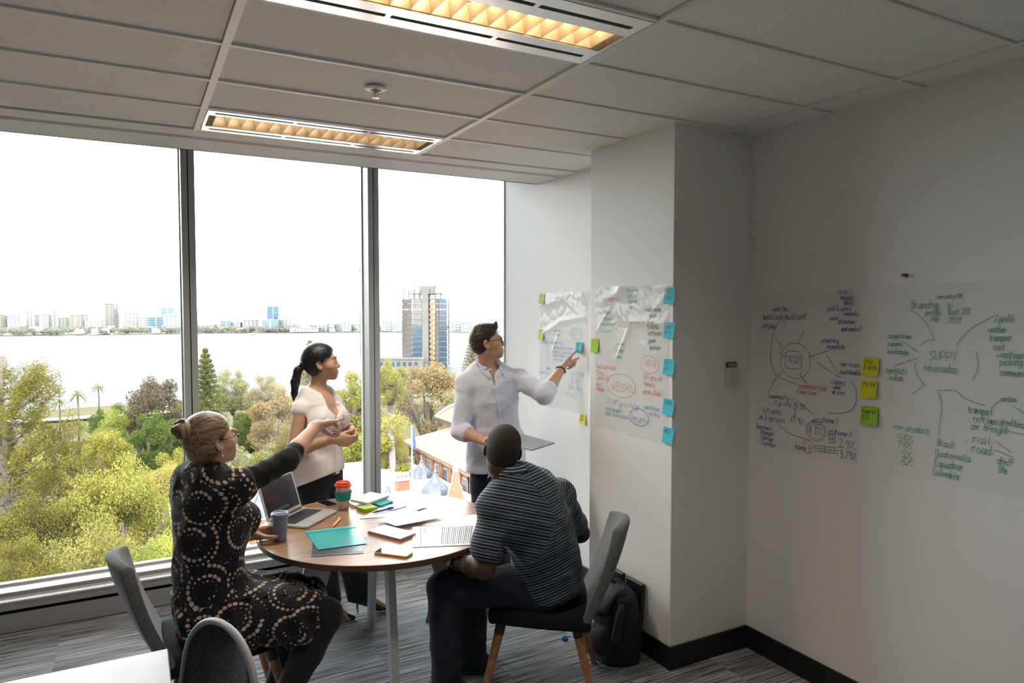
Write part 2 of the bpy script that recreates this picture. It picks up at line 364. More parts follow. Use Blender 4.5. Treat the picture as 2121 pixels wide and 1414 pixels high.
fixture(.316,1.466,1.772,2.186,1.905,2.055,m_tube,'large lit louvre ceiling light above the table, nearest to the camera',9)
fixture(.316,1.466,3.490,3.893,3.575,3.79,m_tube2,'smaller looking louvre ceiling light beside the window slot diffuser',14)
# sprinkler
t = thing('fire_sprinkler', 'small chrome fire sprinkler in a white ceiling rosette', 'sprinkler', (.894,2.834,H))
MB().lathe([(.045,0),(.045,-.004),(.036,-.008),(.022,-.008),(.02,-.002)],28).build('rosette', M('enamel',(.8,.8,.78),.3), t, smooth=True, angle=.6)
mc = M('chrome',(.55,.53,.5),.25,metal=1)
MB().lathe([(.008,0),(.008,-.02),(.005,-.022)],12).tube([(-.009,0,-.018),(-.009,0,-.036)],.0016,6).tube([(.009,0,-.018),(.009,0,-.036)],.0016,6).tube([(0,0,-.02),(0,0,-.04)],.0022,6).lathe([(.014,-.038),(.014,-.04),(.004,-.041)],14).build('sprinkler_head', mc, t, smooth=True, angle=.6)
# wall switch / sensor on the pillar front
t = thing('wall_sensor', 'small white wall sensor box with a dark grille on the pillar', 'wall sensor', (2.731,PY0,1.478))
MB().box((-.036,-.022,-.058),(.036,0,.036)).build('housing', M('ivory_plastic',(.62,.6,.55),.5), t, bevel=.006)
MB().box((-.034,-.0135,.036),(.034,0,.062)).build('grille', M('grille_dark',(.06,.055,.05),.6), t, bevel=.003)
g = MB()
for k in range(5): g.box((-.028+k*.012,-.0145,.04),(-.022+k*.012,-.013,.058))
g.build('grille_bars', M('ivory_plastic',(.62,.6,.55),.5), t)
# ---------------------------------------------------------------- film sheets, handwriting and sticky notes
INK_R1 = [('t','b','cash flow',0.1,0.203,-0.102,0.025),('t','b','build /sell /build self',0.038,0.301,-0.142,0.029),('t','b','off plan',0.034,0.121,-0.189,0.026),('t','b','twin',0.483,0.529,-0.02,0.021),('t','b','bungalow',0.491,0.569,-0.047,0.022),('t','b','family',0.506,0.561,-0.072,0.02),('t','b','plot & users',0.417,0.548,-0.099,0.024),('t','b','community',0.507,0.588,-0.121,0.021),('t','b','units',0.434,0.48,-0.142,0.02),('t','b','attached',0.478,0.563,-0.158,0.022),('t','b','apartments x2',0.495,0.602,-0.191,0.023),('t','b','planning',0.394,0.485,-0.248,0.024),('t','b','essentials',0.421,0.518,-0.275,0.022),('t','b','services',0.495,0.591,-0.354,0.025),('t','b','sustainable',0.496,0.6,-0.389,0.025),('t','b','slopes',0.449,0.521,-0.439,0.023),('t','b','water',0.454,0.503,-0.462,0.019),('t','b','drains',0.454,0.522,-0.486,0.021),('t','o','commercial',0.269,0.426,-0.476,0.026),('t','o','time line',0.256,0.366,-0.505,0.025),('t','b','community <',0.081,0.236,-0.546,0.028),('t','b','% profit 21-3%',0.12,0.308,-0.579,0.027),('t','b','kit units',0.053,0.168,-0.624,0.028),('t','b','in 3 options',0.024,0.188,-0.664,0.029),('t','b','17.9%',0.224,0.301,-0.654,0.029),('t','b','home 1',0.409,0.486,-0.624,0.025),('t','b','4.1%',0.326,0.407,-0.692,0.038),('t','b','home 2',0.476,0.56,-0.674,0.025),('t','b','2.9%',0.496,0.578,-0.729,0.037),('t','b','home 3',0.253,0.341,-0.78,0.03),('t','b','3.79%',0.501,0.586,-0.777,0.036),('t','b','Germany',0.008,0.104,-0.714,0.025),('t','b','/transport',0.032,0.124,-0.741,0.026),('t','b','/storage',0.039,0.115,-0.767,0.024),('t','b','/season',0.039,0.132,-0.795,0.025),('t','b','9.5%',0.204,0.272,-0.359,0.027),('e','b',(0.244,-0.345),0.091,0.088),('l','b',[(0.168,-0.327),(0.202,-0.299),(0.263,-0.299),(0.289,-0.323),(0.168,-0.327)]),('l','b',[(0.189,-0.329),(0.19,-0.382),(0.277,-0.378),(0.276,-0.326)]),('e','b',(0.37,-0.673),0.056,0.049),('e','o',(0.37,-0.673),0.048,0.039),('e','o',(0.329,-0.757),0.029,0.032),('l','o',[(0.153,-0.131),(0.107,-0.215),(0.091,-0.339),(0.14,-0.428),(0.278,-0.464)]),('l','o',[(0.149,-0.165),(0.172,-0.149),(0.18,-0.175)]),('l','b',[(0.255,-0.263),(0.291,-0.195)]),('l','b',[(0.322,-0.324),(0.385,-0.3),(0.449,-0.279)]),('l','b',[(0.165,-0.285),(0.122,-0.241)]),('l','b',[(0.166,-0.403),(0.112,-0.461),(0.078,-0.526)]),('l','b',[(0.269,-0.404),(0.308,-0.449)]),('l','o',[(0.272,-0.406),(0.312,-0.45)]),('l','b',[(0.369,-0.345),(0.492,-0.407)]),('l','b',[(0.422,-0.305),(0.5,-0.412)]),('l','b',[(0.546,-0.411),(0.579,-0.46),(0.572,-0.529),(0.527,-0.565),(0.432,-0.581)]),('l','b',[(0.239,-0.528),(0.367,-0.604)]),('l','b',[(0.131,-0.663),(0.211,-0.708),(0.335,-0.724)]),('l','b',[(0.247,-0.583),(0.248,-0.624)]),('l','b',[(0.239,-0.593),(0.247,-0.581),(0.256,-0.591)]),('l','b',[(0.24,-0.615),(0.248,-0.626),(0.257,-0.613)]),('l','b',[(0.441,-0.662),(0.473,-0.655),(0.477,-0.716),(0.444,-0.719),(0.441,-0.662)]),('l','b',[(0.451,-0.66),(0.455,-0.719)]),('l','b',[(0.462,-0.657),(0.466,-0.718)]),('l','b',[(0.441,-0.68),(0.475,-0.674)]),('l','b',[(0.442,-0.701),(0.476,-0.695)]),('l','b',[(0.368,-0.743),(0.492,-0.735),(0.491,-0.763),(0.369,-0.77),(0.368,-0.743)]),('l','b',[(0.368,-0.757),(0.492,-0.749)]),('l','b',[(0.403,-0.741),(0.404,-0.768)]),('l','b',[(0.424,-0.74),(0.424,-0.767)]),('l','b',[(0.448,-0.738),(0.449,-0.765)]),('l','b',[(0.472,-0.736),(0.473,-0.765)]),('l','b',[(0.346,-0.633),(0.359,-0.618),(0.396,-0.613),(0.409,-0.624),(0.346,-0.633)]),('l','b',[(0.357,-0.631),(0.359,-0.645),(0.395,-0.64),(0.396,-0.626)])]
INK_R2 = [('t','g','curiosity 19%',0.218,0.322,-0.062,0.018),('t','g','Branding',0.116,0.225,-0.1,0.033),('t','g','profile',0.174,0.234,-0.13,0.026),('t','g','last 21%',0.267,0.351,-0.126,0.026),('t','g','PR',0.197,0.225,-0.159,0.026),('t','g','2021',0.264,0.317,-0.16,0.026),('l','g',[(0.269,-0.129),(0.266,-0.08)]),('l','g',[(0.257,-0.095),(0.266,-0.078),(0.277,-0.095)]),('t','g','competition',0.015,0.116,-0.229,0.023),('t','g','patents',0.018,0.08,-0.262,0.022),('t','g','exchange',0.014,0.108,-0.297,0.025),('t','g','contacts',0.009,0.104,-0.379,0.028),('t','g','Julian',0.02,0.088,-0.411,0.029),('t','g','SUPPY',0.193,0.305,-0.311,0.037),('t','g','Advocadas',0.172,0.308,-0.359,0.033),('t','g','% profit',0.438,0.505,-0.154,0.029),('t','g','weather',0.415,0.482,-0.194,0.026),('t','g','transport',0.422,0.497,-0.224,0.026),('t','g','cost',0.438,0.477,-0.259,0.026),('t','g','wastage',0.451,0.542,-0.286,0.028),('t','g','picking &',0.462,0.555,-0.314,0.028),('t','g','community',0.463,0.567,-0.354,0.028),('t','g','carbon',0.47,0.521,-0.451,0.023),('t','g','transport',0.352,0.443,-0.509,0.029),('t','g','refrigerated beans',0.374,0.575,-0.541,0.028),('t','g','. air freight',0.348,0.497,-0.573,0.029),('t','g','. rail',0.348,0.437,-0.623,0.036),('t','g','. road',0.35,0.439,-0.661,0.037),('t','g','raw product',0.05,0.205,-0.618,0.027),('t','g','54%',0.067,0.136,-0.664,0.028),('t','g','19%',0.072,0.13,-0.694,0.026),('t','g','5%',0.089,0.132,-0.734,0.028),('t','g','6%',0.088,0.139,-0.763,0.028),('t','g','Brazil',0.237,0.302,-0.66,0.029),('t','g','Guatemalla',0.231,0.366,-0.703,0.029),('t','g','Equadoor',0.229,0.343,-0.743,0.031),('t','g','Colombia',0.223,0.324,-0.782,0.031),('t','g','shelf',0.462,0.516,-0.69,0.028),('t','g','life',0.468,0.496,-0.723,0.028),('l','g',[(0.156,-0.256),(0.177,-0.237),(0.208,-0.227)]),('l','g',[(0.135,-0.328),(0.145,-0.377),(0.175,-0.416)]),('l','g',[(0.376,-0.266),(0.385,-0.325),(0.368,-0.379)]),('l','g',[(0.101,-0.101),(0.16,-0.142),(0.193,-0.184),(0.215,-0.233)]),('l','g',[(0.301,-0.248),(0.35,-0.184),(0.434,-0.13)]),('l','g',[(0.079,-0.241),(0.146,-0.281)]),('l','g',[(0.047,-0.345),(0.145,-0.309)]),('l','g',[(0.129,-0.459),(0.182,-0.415)]),('l','g',[(0.298,-0.423),(0.345,-0.458),(0.414,-0.475)]),('l','g',[(0.435,-0.482),(0.467,-0.445)]),('l','g',[(0.233,-0.436),(0.25,-0.5),(0.24,-0.62)]),('l','g',[(0.241,-0.433),(0.292,-0.427)]),('l','g',[(0.46,-0.608),(0.508,-0.638)]),('l','g',[(0.455,-0.639),(0.511,-0.654)]),('l','g',[(0.488,-0.561),(0.548,-0.565)]),('l','g',[(0.512,-0.465),(0.549,-0.488)])]
INK_P = [('t','r','Aeroponic',0.067,0.232,-0.077,0.025),('t','g','Create',0.303,0.388,-0.033,0.021),('t','g','salad',0.304,0.381,-0.061,0.021),('t','g','Soybud',0.304,0.378,-0.091,0.021),('t','g','Jan',0.305,0.346,-0.121,0.019),('t','g','algae',0.074,0.16,-0.149,0.021),('t','g','Biogas',0.074,0.166,-0.185,0.02),('t','g','fermented',0.062,0.184,-0.218,0.021),('t','g','feaux',0.062,0.163,-0.255,0.021),('t','g','pods',0.209,0.269,-0.321,0.019),('t','g','kelp',0.198,0.268,-0.357,0.018),('t','g','bars',0.198,0.256,-0.393,0.019),('t','r','new market',0.322,0.462,-0.2,0.018),('t','k','well near',0.451,0.575,-0.137,0.024),('t','k','goal',0.483,0.539,-0.168,0.024),('t','k','has',0.478,0.526,-0.201,0.022),('t','k','frosted',0.471,0.555,-0.225,0.027),('t','k','kettlecorn',0.472,0.581,-0.26,0.027),('t','k','grain',0.479,0.534,-0.296,0.023),('t','k','quinoa',0.487,0.568,-0.33,0.024),('t','r','MEAT',0.451,0.539,-0.421,0.031),('e','r',(0.488,-0.411),0.073,0.047),('t','r','butternuts',0.02,0.199,-0.462,0.03),('t','r','tofu',0.024,0.077,-0.497,0.025),('t','r','lentils',0.021,0.139,-0.527,0.027),('t','r','soy',0.015,0.068,-0.563,0.025),('t','r','tempeh',0.015,0.098,-0.592,0.026),('t','r','VEGAN',0.158,0.366,-0.574,0.043),('e','r',(0.244,-0.543),0.131,0.064),('t','r','3.4% growth',0.435,0.584,-0.488,0.025),('t','r','farmers',0.44,0.526,-0.524,0.024),('t','r','carrots //leeks',0.434,0.581,-0.566,0.029),('t','b','37.19% growth/yr',0.116,0.409,-0.655,0.029),('t','b','sustainable',0.104,0.257,-0.693,0.026),('t','b','plant local protein',0.105,0.319,-0.72,0.027),('t','b','Veg grow',0.337,0.484,-0.717,0.032),('e','b',(0.403,-0.696),0.081,0.046),('e','b',(0.403,-0.696),0.076,0.043),('t','b','capitalise',0.442,0.566,-0.644,0.024),('t','b','on this',0.484,0.573,-0.674,0.023)]
INK_L = [('t','b','MEATS',0.421,0.55,-0.291,0.03),('e','b',(0.484,-0.278),0.079,0.037),('t','b','clean water now',0.037,0.335,-0.359,0.026),('t','b','regional soil test',0.189,0.448,-0.391,0.022),('t','b','clean rivers pay',0.189,0.448,-0.421,0.022),('t','b','alkali farm',0.197,0.349,-0.446,0.022),('t','b','fertiliser by',0.189,0.378,-0.475,0.022),('t','b','wheat',0.092,0.163,-0.545,0.026),('t','b','barley',0.01,0.131,-0.578,0.027),('t','b','32.371%',0.43,0.579,-0.56,0.026),('t','b','87 71',0.415,0.506,-0.611,0.028),('t','b','38.4111',0.383,0.559,-0.658,0.03),('t','b','-7 92.60',0.259,0.488,-0.712,0.031),('l','b',[(0.127,-0.357),(0.119,-0.506)]),('t','g','seeds',0.205,0.285,-0.272,0.02),('t','g','land',0.205,0.278,-0.299,0.02),('t','r','Ideas',0.204,0.346,-0.045,0.022)]
m_film = M('cling_film', (.92,.925,.92), .14, spec=.6)
n,l,b = NT(m_film); out = n['Material Output']; tr = n.new('ShaderNodeBsdfTransparent'); ms = n.new('ShaderNodeMixShader'); ms.inputs[0].default_value = .24
tr.inputs[0].default_value = (.995,.995,.995,1); l.new(tr.outputs[0], ms.inputs[1]); l.new(b.outputs[0], ms.inputs[2]); l.new(ms.outputs[0], out.inputs['Surface'])
tc = n.new('ShaderNodeTexCoord'); t = n.new('ShaderNodeTexNoise'); t.inputs['Scale'].default_value = 22; t.inputs['Detail'].default_value = 3; l.new(tc.outputs['Object'], t.inputs['Vector'])
bp = n.new('ShaderNodeBump'); bp.inputs['Strength'].default_value = .22; bp.inputs['Distance'].default_value = .01; l.new(t.outputs['Fac'], bp.inputs['Height']); l.new(bp.outputs[0], b.inputs['Normal'])
m_film2 = m_film.copy(); m_film2.name = 'clear_film'; [q for q in m_film2.node_tree.nodes if q.type == 'MIX_SHADER'][0].inputs[0].default_value = .07
INKM = {'b': M('ink_blue',(.055,.12,.36),.5), 'o': M('ink_orange',(.55,.16,.06),.5), 'g': M('ink_green',(.05,.36,.23),.5), 'r': M('ink_red',(.80,.20,.18),.5), 'k': M('ink_black',(.03,.03,.03),.5), 'l': M('ink_pale_blue',(.18,.38,.62),.5), 't': M('ink_teal',(.12,.55,.42),.5)}
def film(label, X, y0, z0, w, h, folds, seed, ink, swap={}, curl=(), mat=None):
    """sheet clinging to a wall of normal -X; folds: (u0, v0, u1, v1, height, width)"""
    r = random.Random(seed); ph = [(r.uniform(0,6), r.uniform(9,38), r.uniform(0,6), r.uniform(9,38)) for _ in range(6)]
    t = thing('film_sheet', label, 'wall sheet', (X, y0-w/2, z0-h/2), 0, 'clear film sheets written on in marker')
    def off(u, v):
        d = .0025
        for a0,b0,a1,b1,hh,ww in folds:
            L = (a1-a0)**2+(b1-b0)**2; k = max(0,min(1,((u-a0)*(a1-a0)+(v-b0)*(b1-b0))/L))
            q = ((u-a0-k*(a1-a0))**2+(v-b0-k*(b1-b0))**2)**.5
            d += .62*hh*math.exp(-(q/ww)**2)*(.5+.5*math.sin(k*3.14)**.5 if 0<k<1 else .4)
        for (cu,cv,rad,hh) in curl:
            q = math.hypot(u-cu, v-cv); d += hh*max(0,1-q/rad)**1.5
        top = max(0, 1+v/(.38*h))
        d += top*.0022*(sum(math.sin(a+bx*(u+.13*math.sin(9*v+a))*2.2)*math.sin(c+dy*(v+.1*math.sin(11*u+c))*2.2) for a,bx,c,dy in ph)/2.2)
        return max(d, .0012)
    def fn(i, j):
        u, v = w*i, -h*j; e = .003*math.sin(7*v+seed); return (X-off(u,v), y0-u-e, z0+v+.003*math.sin(6*u+seed))
    MB().shell(fn, 56, 72, (.0006,0,0)).build('film', mat or m_film, t, world=True, smooth=True, angle=1.0)
    ik = Ink(seed)
    for it in ink:
        c = swap.get(it[1], it[1])
        if it[0] == 't': ik.text(c, it[2], it[3], it[4], it[5], it[6])
        elif it[0] == 'l': ik.line(c, it[2])
        else: ik.ell(c, it[2], it[3], it[4])
    ik.build(lambda u,v: (X-off(u,v)-.0012, y0-u, z0+v), t, INKM)
    return t
film('translucent film sheet with a blue house sketch and 9.5%, beside the yellow notes', 2.87, 2.612, 1.906, .597, .80,
     [(.30,-.02,.18,-.26,.006,.008),(.36,-.05,.33,-.5,.0035,.02),(.33,-.5,.42,-.78,.003,.02),(.58,0,.598,-.3,.008,.02)], 3, INK_R1, mat=m_film2, curl=[(.597,0,.16,.02)])
film('large translucent film sheet with green supply notes on the right wall', 2.87, 1.903, 1.919, 1.22, .812, [(.1,-.62,.7,-.60,.003,.012),(.3,-.42,.6,-.40,.003,.012),(.0,-.2,.02,-.8,.004,.02)], 5, INK_R2, mat=m_film2, curl=[(0,0,.1,.03)])
film('crinkled film sheet with red VEGAN circle on the pillar', PX, 3.321, 1.941, .628, .80,
     [(.07,-.09,.28,-.01,.012,.02),(.14,-.12,.02,-.26,.012,.010),(.28,-.19,.62,-.2,.014,.02),(.33,-.2,.2,-.42,.014,.012),(.22,-.14,.3,-.2,.01,.016),(.12,-.2,.09,-.5,.003,.008),(.6,-.05,.5,-.14,.008,.01),(.42,-.3,.6,-.42,.005,.01)], 8, INK_P, swap={'b':'l','g':'t'}, curl=[(.25,0,.1,.022),(.628,0,.08,.012)])
film('crinkled pale film sheet being pointed at, next to the window', WX, 4.38, 1.933, .615, .81,
     [(.02,-.3,.3,-.2,.010,.016),(.28,-.2,.6,-.17,.011,.014),(.3,-.03,.6,-.19,.010,.012),(.26,-.28,.17,-.44,.010,.01),(.05,-.07,.35,-.05,.008,.03)], 11, INK_L, swap={'b':'l','g':'t','r':'l'}, curl=[(.615,0,.1,.05)])
# sticky notes: slightly curled squares with a scribble
NB = M('note_blue',(.06,.56,.68),.8); NY = M('note_yellow',(.78,.74,.02),.8); NG = M('note_green',(.38,.66,.04),.8); NP = M('note_lime',(.62,.72,.16),.8)
def note(X, y, z, m, label, txt=(), s=.074, seed=0, lift=.010, ink='k'):
    t = thing('sticky_note', label, 'sticky note', (X,y,z), 0, 'sticky notes on the walls'); r = random.Random(seed); a = r.uniform(-.05,.05)
    f = lambda u,v: (-(.004+lift*max(0,(-v/s+.5))**2), -(u*math.cos(a)-v*math.sin(a)), u*math.sin(a)+v*math.cos(a))
    MB().shell(lambda i,j: f((i-.5)*s,(.5-j)*s), 5, 8, (.0006,0,0)).build('note_paper', m, t, smooth=True, angle=.6)
    ik = Ink(seed); 
    for k,w in enumerate(txt): ik.text(ink, w, -s*.4, s*(-.4+min(.78,.14*len(w)+.1)), s*(.14-.32*k), s*.22, .002)
    if txt:
        g = lambda u,v: tuple(Vector(f(u,v))+Vector((-.001,0,0))); ik.build(g, t, INKM, world=False)
note(WX, 4.34, 1.893, NP, 'pale lime note at the top corner of the sheet by the window', seed=1, ink='l', txt=('oo',))
note(WX, 4.352, 1.633, NP, 'pale lime note halfway down the edge of the sheet by the window', seed=2)
note(WX-.006, 3.85, 1.563, NB, 'blue note touched by the pointing finger', ('BUD','ok'), seed=3, ink='b')
note(WX, 3.812, 1.093, NY, 'yellow note alone below the sheet by the window', ('THE','100'), s=.07, seed=4)
note(PX, 3.32, 1.608, NG, 'lime green note at the edge of the pillar beside VEGAN sheet', seed=5)
for k,(yy,zz,tx,pl) in enumerate([(2.683,1.881,('O','type'),'first from the top'),(2.683,1.711,('buy','ups'),'second from the top'),(2.683,1.529,('My','gc'),'third from the top'),(2.683,1.329,('NYMS',),'fourth from the top'),(2.683,1.186,('MKS',),'lowest')]):
    note(PX, yy, zz, NB, f'blue note on the pillar corner beside VEGAN sheet, {pl} of five', tx, s=.078, seed=10+k, ink='b')
note(RX-.004, 1.963, 1.561, NY, 'yellow note reading T17 between two film sheets', ('T17','3.1478'), s=.078, seed=21)
note(RX-.004, 1.969, 1.461, NY, 'yellow note reading 79.34 between two film sheets', ('79.34',), s=.078, seed=22)
note(RX-.004, 1.964, 1.343, NG, 'green note below the yellow pair between two film sheets', ('course','15'), s=.082, seed=23)
t = thing('push_pin', 'small brown push pin in the right wall above the green notes', 'push pin', (RX,1.816,1.957))
MB().lathe([(.009,0),(.009,.004),(.005,.006),(.004,.016),(.008,.02),(.008,.022)],14).xf(Matrix.Rotation(-math.pi/2,4,'Y')).build('pin', M('brown_plastic',(.22,.09,.03),.4), t, smooth=True, angle=.5)
# ---------------------------------------------------------------- furniture
m_top = M('walnut_laminate', (.34,.20,.115), .3, spec=.45)
n,l,b = NT(m_top); tc = n.new('ShaderNodeTexCoord'); mp = n.new('ShaderNodeMapping'); mp.inputs['Scale'].default_value = (2.2,30,30); l.new(tc.outputs['Object'], mp.inputs['Vector'])
t = n.new('ShaderNodeTexNoise'); t.inputs['Scale'].default_value = 1.6; t.inputs['Detail'].default_value = 7; t.inputs['Distortion'].default_value = .6; l.new(mp.outputs[0], t.inputs['Vector'])
cr = n.new('ShaderNodeValToRGB'); cr.color_ramp.elements[0].position = .3; cr.color_ramp.elements[0].color = (.235,.135,.078,1); cr.color_ramp.elements[1].position = .7; cr.color_ramp.elements[1].color = (.40,.255,.155,1)
l.new(t.outputs['Fac'], cr.inputs[0]); l.new(cr.outputs[0], b.inputs['Base Color'])
m_edge = M('table_edge', (.10,.048,.028), .35); m_leg = M('silver_leg', (.50,.51,.52), .38, metal=.3)
TC = (1.07,3.371); TR = .587; TZ = .74
tb = thing('round_table', 'round walnut meeting table on four splayed grey legs', 'table', (TC[0],TC[1],0))
MB().lathe([(TR-.004,TZ-.028),(TR,TZ-.024),(TR,TZ-.0015)],128).build('edge_band', m_edge, tb, smooth=True, angle=.5)
MB().lathe([(TR-.02,TZ-.02),(TR-.001,TZ-.0016),(TR-.003,TZ)],128).build('table_top', m_top, tb)
leg0 = None
for k,a in enumerate((80,170,260,350)):
    a = math.radians(a)
    if leg0 is None:
        mb = MB(); t_ = .017
        mb.hexa([(.405,-t_,.012),(.50,-t_,.012),(.50,t_,.012),(.405,t_,.012),(.19,-t_,TZ-.028),(.335,-t_,TZ-.028),(.335,t_,TZ-.028),(.19,t_,TZ-.028)])
        leg0 = mb.build('leg', m_leg, tb, bevel=.004); o = leg0
        fo = MB().lathe([(.014,0),(.016,.004),(.012,.014)],14,(.46,0,0)).build('foot', m_black, leg0)
    else: o = dup(leg0, tb)
    o.rotation_euler = (0,0,a)
m_fab = M('charcoal_wool', (.13,.135,.14), .95, noise=(60,.25), bump=(420,.25), spec=.2, sheen=.3)
m_fab2 = M('black_fabric', (.014,.0145,.016), .95, noise=(60,.2), bump=(420,.2), spec=.2)
m_oak = M('oak_leg', (.42,.20,.075), .45, noise=(24,.35))
def chair(label, loc, rz, group='grey upholstered chairs with wooden legs'):
    c = thing('meeting_chair', label, 'chair', (loc[0],loc[1],0), math.radians(rz), group)
    def bk(i, j):
        u = i*2-1; w = .225*(1-.10*j-.22*max(0,j-.72)**2/.08); x = u*w
        y = -.205-.17*j-.02*math.sin(j*3)+.050*u*u*(.4+.6*j); z = .40+.435*j - .02*u*u*j
        return (x,y,z)
    bm_ = MB().shell(bk, 16, 18, (0,-.048,-.004)); o = bm_.build('backrest', [m_fab], c, smooth=True, bevel=.014, seg=3, angle=1.2)
    def st(i, j):
        u = i*2-1; v = j*2-1; r = (abs(u)**4+abs(v)**4)**.25; k = min(1,1/max(r,1e-6)) if r>1 else 1
        return (u*.235*(1-.06*v*v), v*.235-.005, .452+.012*v-.02*abs(u)**4*0-.012*max(abs(u),abs(v))**6)
    MB().shell(lambda i,j: st(i,1-j), 14, 14, (0,0,-.072)).build('seat', m_fab2, c, smooth=True, bevel=.02, seg=3, angle=1.2)
    for sx in (-1,1):
        for sy in (-1,1):
            a = Vector((sx*.165,sy*.165,.395)); e = Vector((sx*.225,sy*.262,0)); m1 = a.lerp(e,.16)
            lg = MB().tube([m1,e],[.022,.0135],14).build('leg', m_oak, c, smooth=True, angle=.8)
            MB().tube([a+Vector((0,0,.01)),m1,m1.lerp(e,.03)],[.024,.0235,.0225],14).build('leg_socket', m_black, lg, smooth=True, angle=.8)
            MB().tube([e+Vector((0,0,.004)),e],[.0142,.012],12).build('glide', m_black, lg)
    return c
chair('grey upholstered chair under the man in the striped shirt', (1.70,2.856), 56)
chair('grey upholstered chair under the woman in the spotted dress', (.30,3.225), -86)
chair('empty grey chair at the far side of the table by the standing man', (1.79,3.63), 110)
# chair with ribbed mesh back, close to the camera
m_rim = M('grey_rim', (.30,.31,.33), .5); m_rib = M('mesh_rib', (.04,.04,.045), .6)
c = thing('mesh_chair', 'dark chair with a rounded ribbed back, nearest to the camera', 'chair', (-.025,2.175,0), math.radians(110))
def bp_(u, v):    # backrest surface, u across -1..1, v up 0..1 ; local +Y is forward
    w = .225*math.sqrt(max(0,1-max(0,(v-.55)/.47)**2.3)); return Vector((u*w, -.235-.06*v+.03*u*u, .44+.40*v))
vk = [1.0185*(1-(1-k/30)**2.6) for k in range(31)]
loop = [bp_(-1,v) for v in vk]+[bp_(1,v) for v in vk[::-1]]
MB().tube(loop, .011, 10).build('back_rim', m_rim, c, smooth=True)
MB().shell(lambda i,j: tuple(bp_(i*2-1, .01+j*.96)), 14, 24, (0,-.006,0)).build('back_mesh', m_fab2, c, smooth=True)
rb = MB()
for k in range(52):
    v = .02+k*.0182; rb.tube([bp_(u,v)+Vector((0,.004,0)) for u in (-.97,-.6,-.2,.2,.6,.97)], .0028, 5)
tag(rb.build('ribs', m_rib, c, smooth=True), kind='stuff')
MB().box((-.22,-.22,.42),(.22,.22,.475)).build('seat', m_fab2, c, bevel=.02, smooth=True, angle=1)
for sx in (-1,1):
    for sy in (-1,1): MB().tube([(sx*.17,sy*.17,.43),(sx*.22,sy*.23,0)],[.016,.011],10).build('leg', m_black, c, smooth=True, angle=.8)
    MB().tube([(sx*.13,-.2,.43),(sx*.15,-.262,.52)],.01,8).build('back_strut', m_black, c, smooth=True)
# second table, only its corner is in view
m_lam = M('pale_laminate', (.27,.25,.24), .35, noise=(9,.12))
t2 = thing('side_table', 'pale grey rectangular table whose corner shows at the bottom', 'table', (-.55,1.85,0))
MB().box((-.623,-.58,.712),(.623,.58,.74)).build('table_top', m_lam, t2, bevel=.003)
MB().box((-.05,-.05,.02),(.05,.05,.712)).build('column', m_leg, t2, bevel=.006)
MB().box((-.25,-.30,0),(.25,.30,.02)).build('base_plate', m_leg, t2, bevel=.005)
# backpack against the pillar
m_bag = M('black_nylon', (.010,.011,.015), .7, bump=(120,.2)); m_bag2 = M('dark_nylon', (.02,.025,.04), .6, bump=(90,.2))
bg_ = thing('backpack', 'slumped black backpack on the floor against the pillar', 'backpack', (2.185,2.985,0)); bg_.scale = (1,1,.82)
def pack(i, j):
    a = i*2*math.pi; v = j; w = .205*(1-.25*v**3)*(1+.05*math.sin(3*a+4*v)); d = .115*(1-.33*v**2)*(1+.06*math.sin(2*a+7*v))
    k = 1 if v < .9 else max(0,(1-(v-.9)/.1))**.5
    ca, sa = math.cos(a), math.sin(a); p = lambda q: math.copysign(abs(q)**.7, q)
    return (p(sa)*d*k-.02*v+.06*v, p(ca)*w*k, .45*v+.012*math.sin(5*a)*v)
MB().grid(pack, 40, 26).build('pack_body', m_bag, bg_, smooth=True)
MB().shell(lambda i,j: (-.10-.05*math.sin(3.14*i)**.6*math.sin(3.14*min(1,j*1.3))**.5+.03*j, (i-.5)*.25, .03+.24*j), 16, 12, (.05,0,0)).build('front_pocket', m_bag2, bg_, smooth=True)
MB().shell(lambda i,j: (-.115-.03*math.sin(3.14*i)+.14*j, (i-.5)*.27, .40-.10*(1-j)**2+.05*j*(2-j)+.008*math.sin(9*i)), 14, 8, (.012,0,.004)).build('top_flap', m_bag2, bg_, smooth=True)
MB().tube([(.0,-.14,.40),(-.06,-.19,.33),(-.09,-.20,.20),(-.05,-.19,.08)],[.016,.02,.02,.014],8,flat=.4).build('shoulder_strap', m_bag2, bg_, smooth=True)
MB().tube([(.02,-.05,.455),(.0,-.02,.50),(.0,.02,.50),(.02,.05,.455)],.009,8).build('grab_handle', m_bag2, bg_, smooth=True)
MB().tube([(-.155,-.105,.285),(-.16,-.105,.265),(-.158,-.112,.245)],.006,8).tube([(-.157,-.10,.262),(-.160,-.098,.242)],.004,8).build('zip_pull', M('brass',(.6,.42,.18),.35,metal=.8), bg_, smooth=True)
MB().lathe([(.016,0),(.017,.02),(.012,.026)],14).xf(Matrix.Translation((-.14,.20,.0))@Matrix.Rotation(.5,4,'X')).build('blue_cap', M('blue_plastic',(.01,.12,.45),.35), bg_, smooth=True, angle=.6)
# two black slabs poking out of the bag, leaning on the pillar
m_gl = M('gloss_black', (.012,.012,.014), .25)
for k,(y,zt,lab) in enumerate([(3.085,.375,'black hardcover notebook standing in the backpack, the one nearer the window'),(2.915,.372,'black hardcover notebook standing in the backpack, the one nearer the pillar corner')]):
    nb = thing('notebook', lab, 'notebook', (2.302,y,zt-.26), 0, 'black notebooks in the bag')
    nb.rotation_euler = (0, math.radians(5), 0)
    MB().box((-.011,-.068,0),(.011,.068,.26)).build('cover', m_gl, nb, bevel=.004)
    MB().box((-.0085,-.066,.002),(.0085,.066,.262)).build('page_block', M('page_grey',(.10,.10,.11),.7), nb)
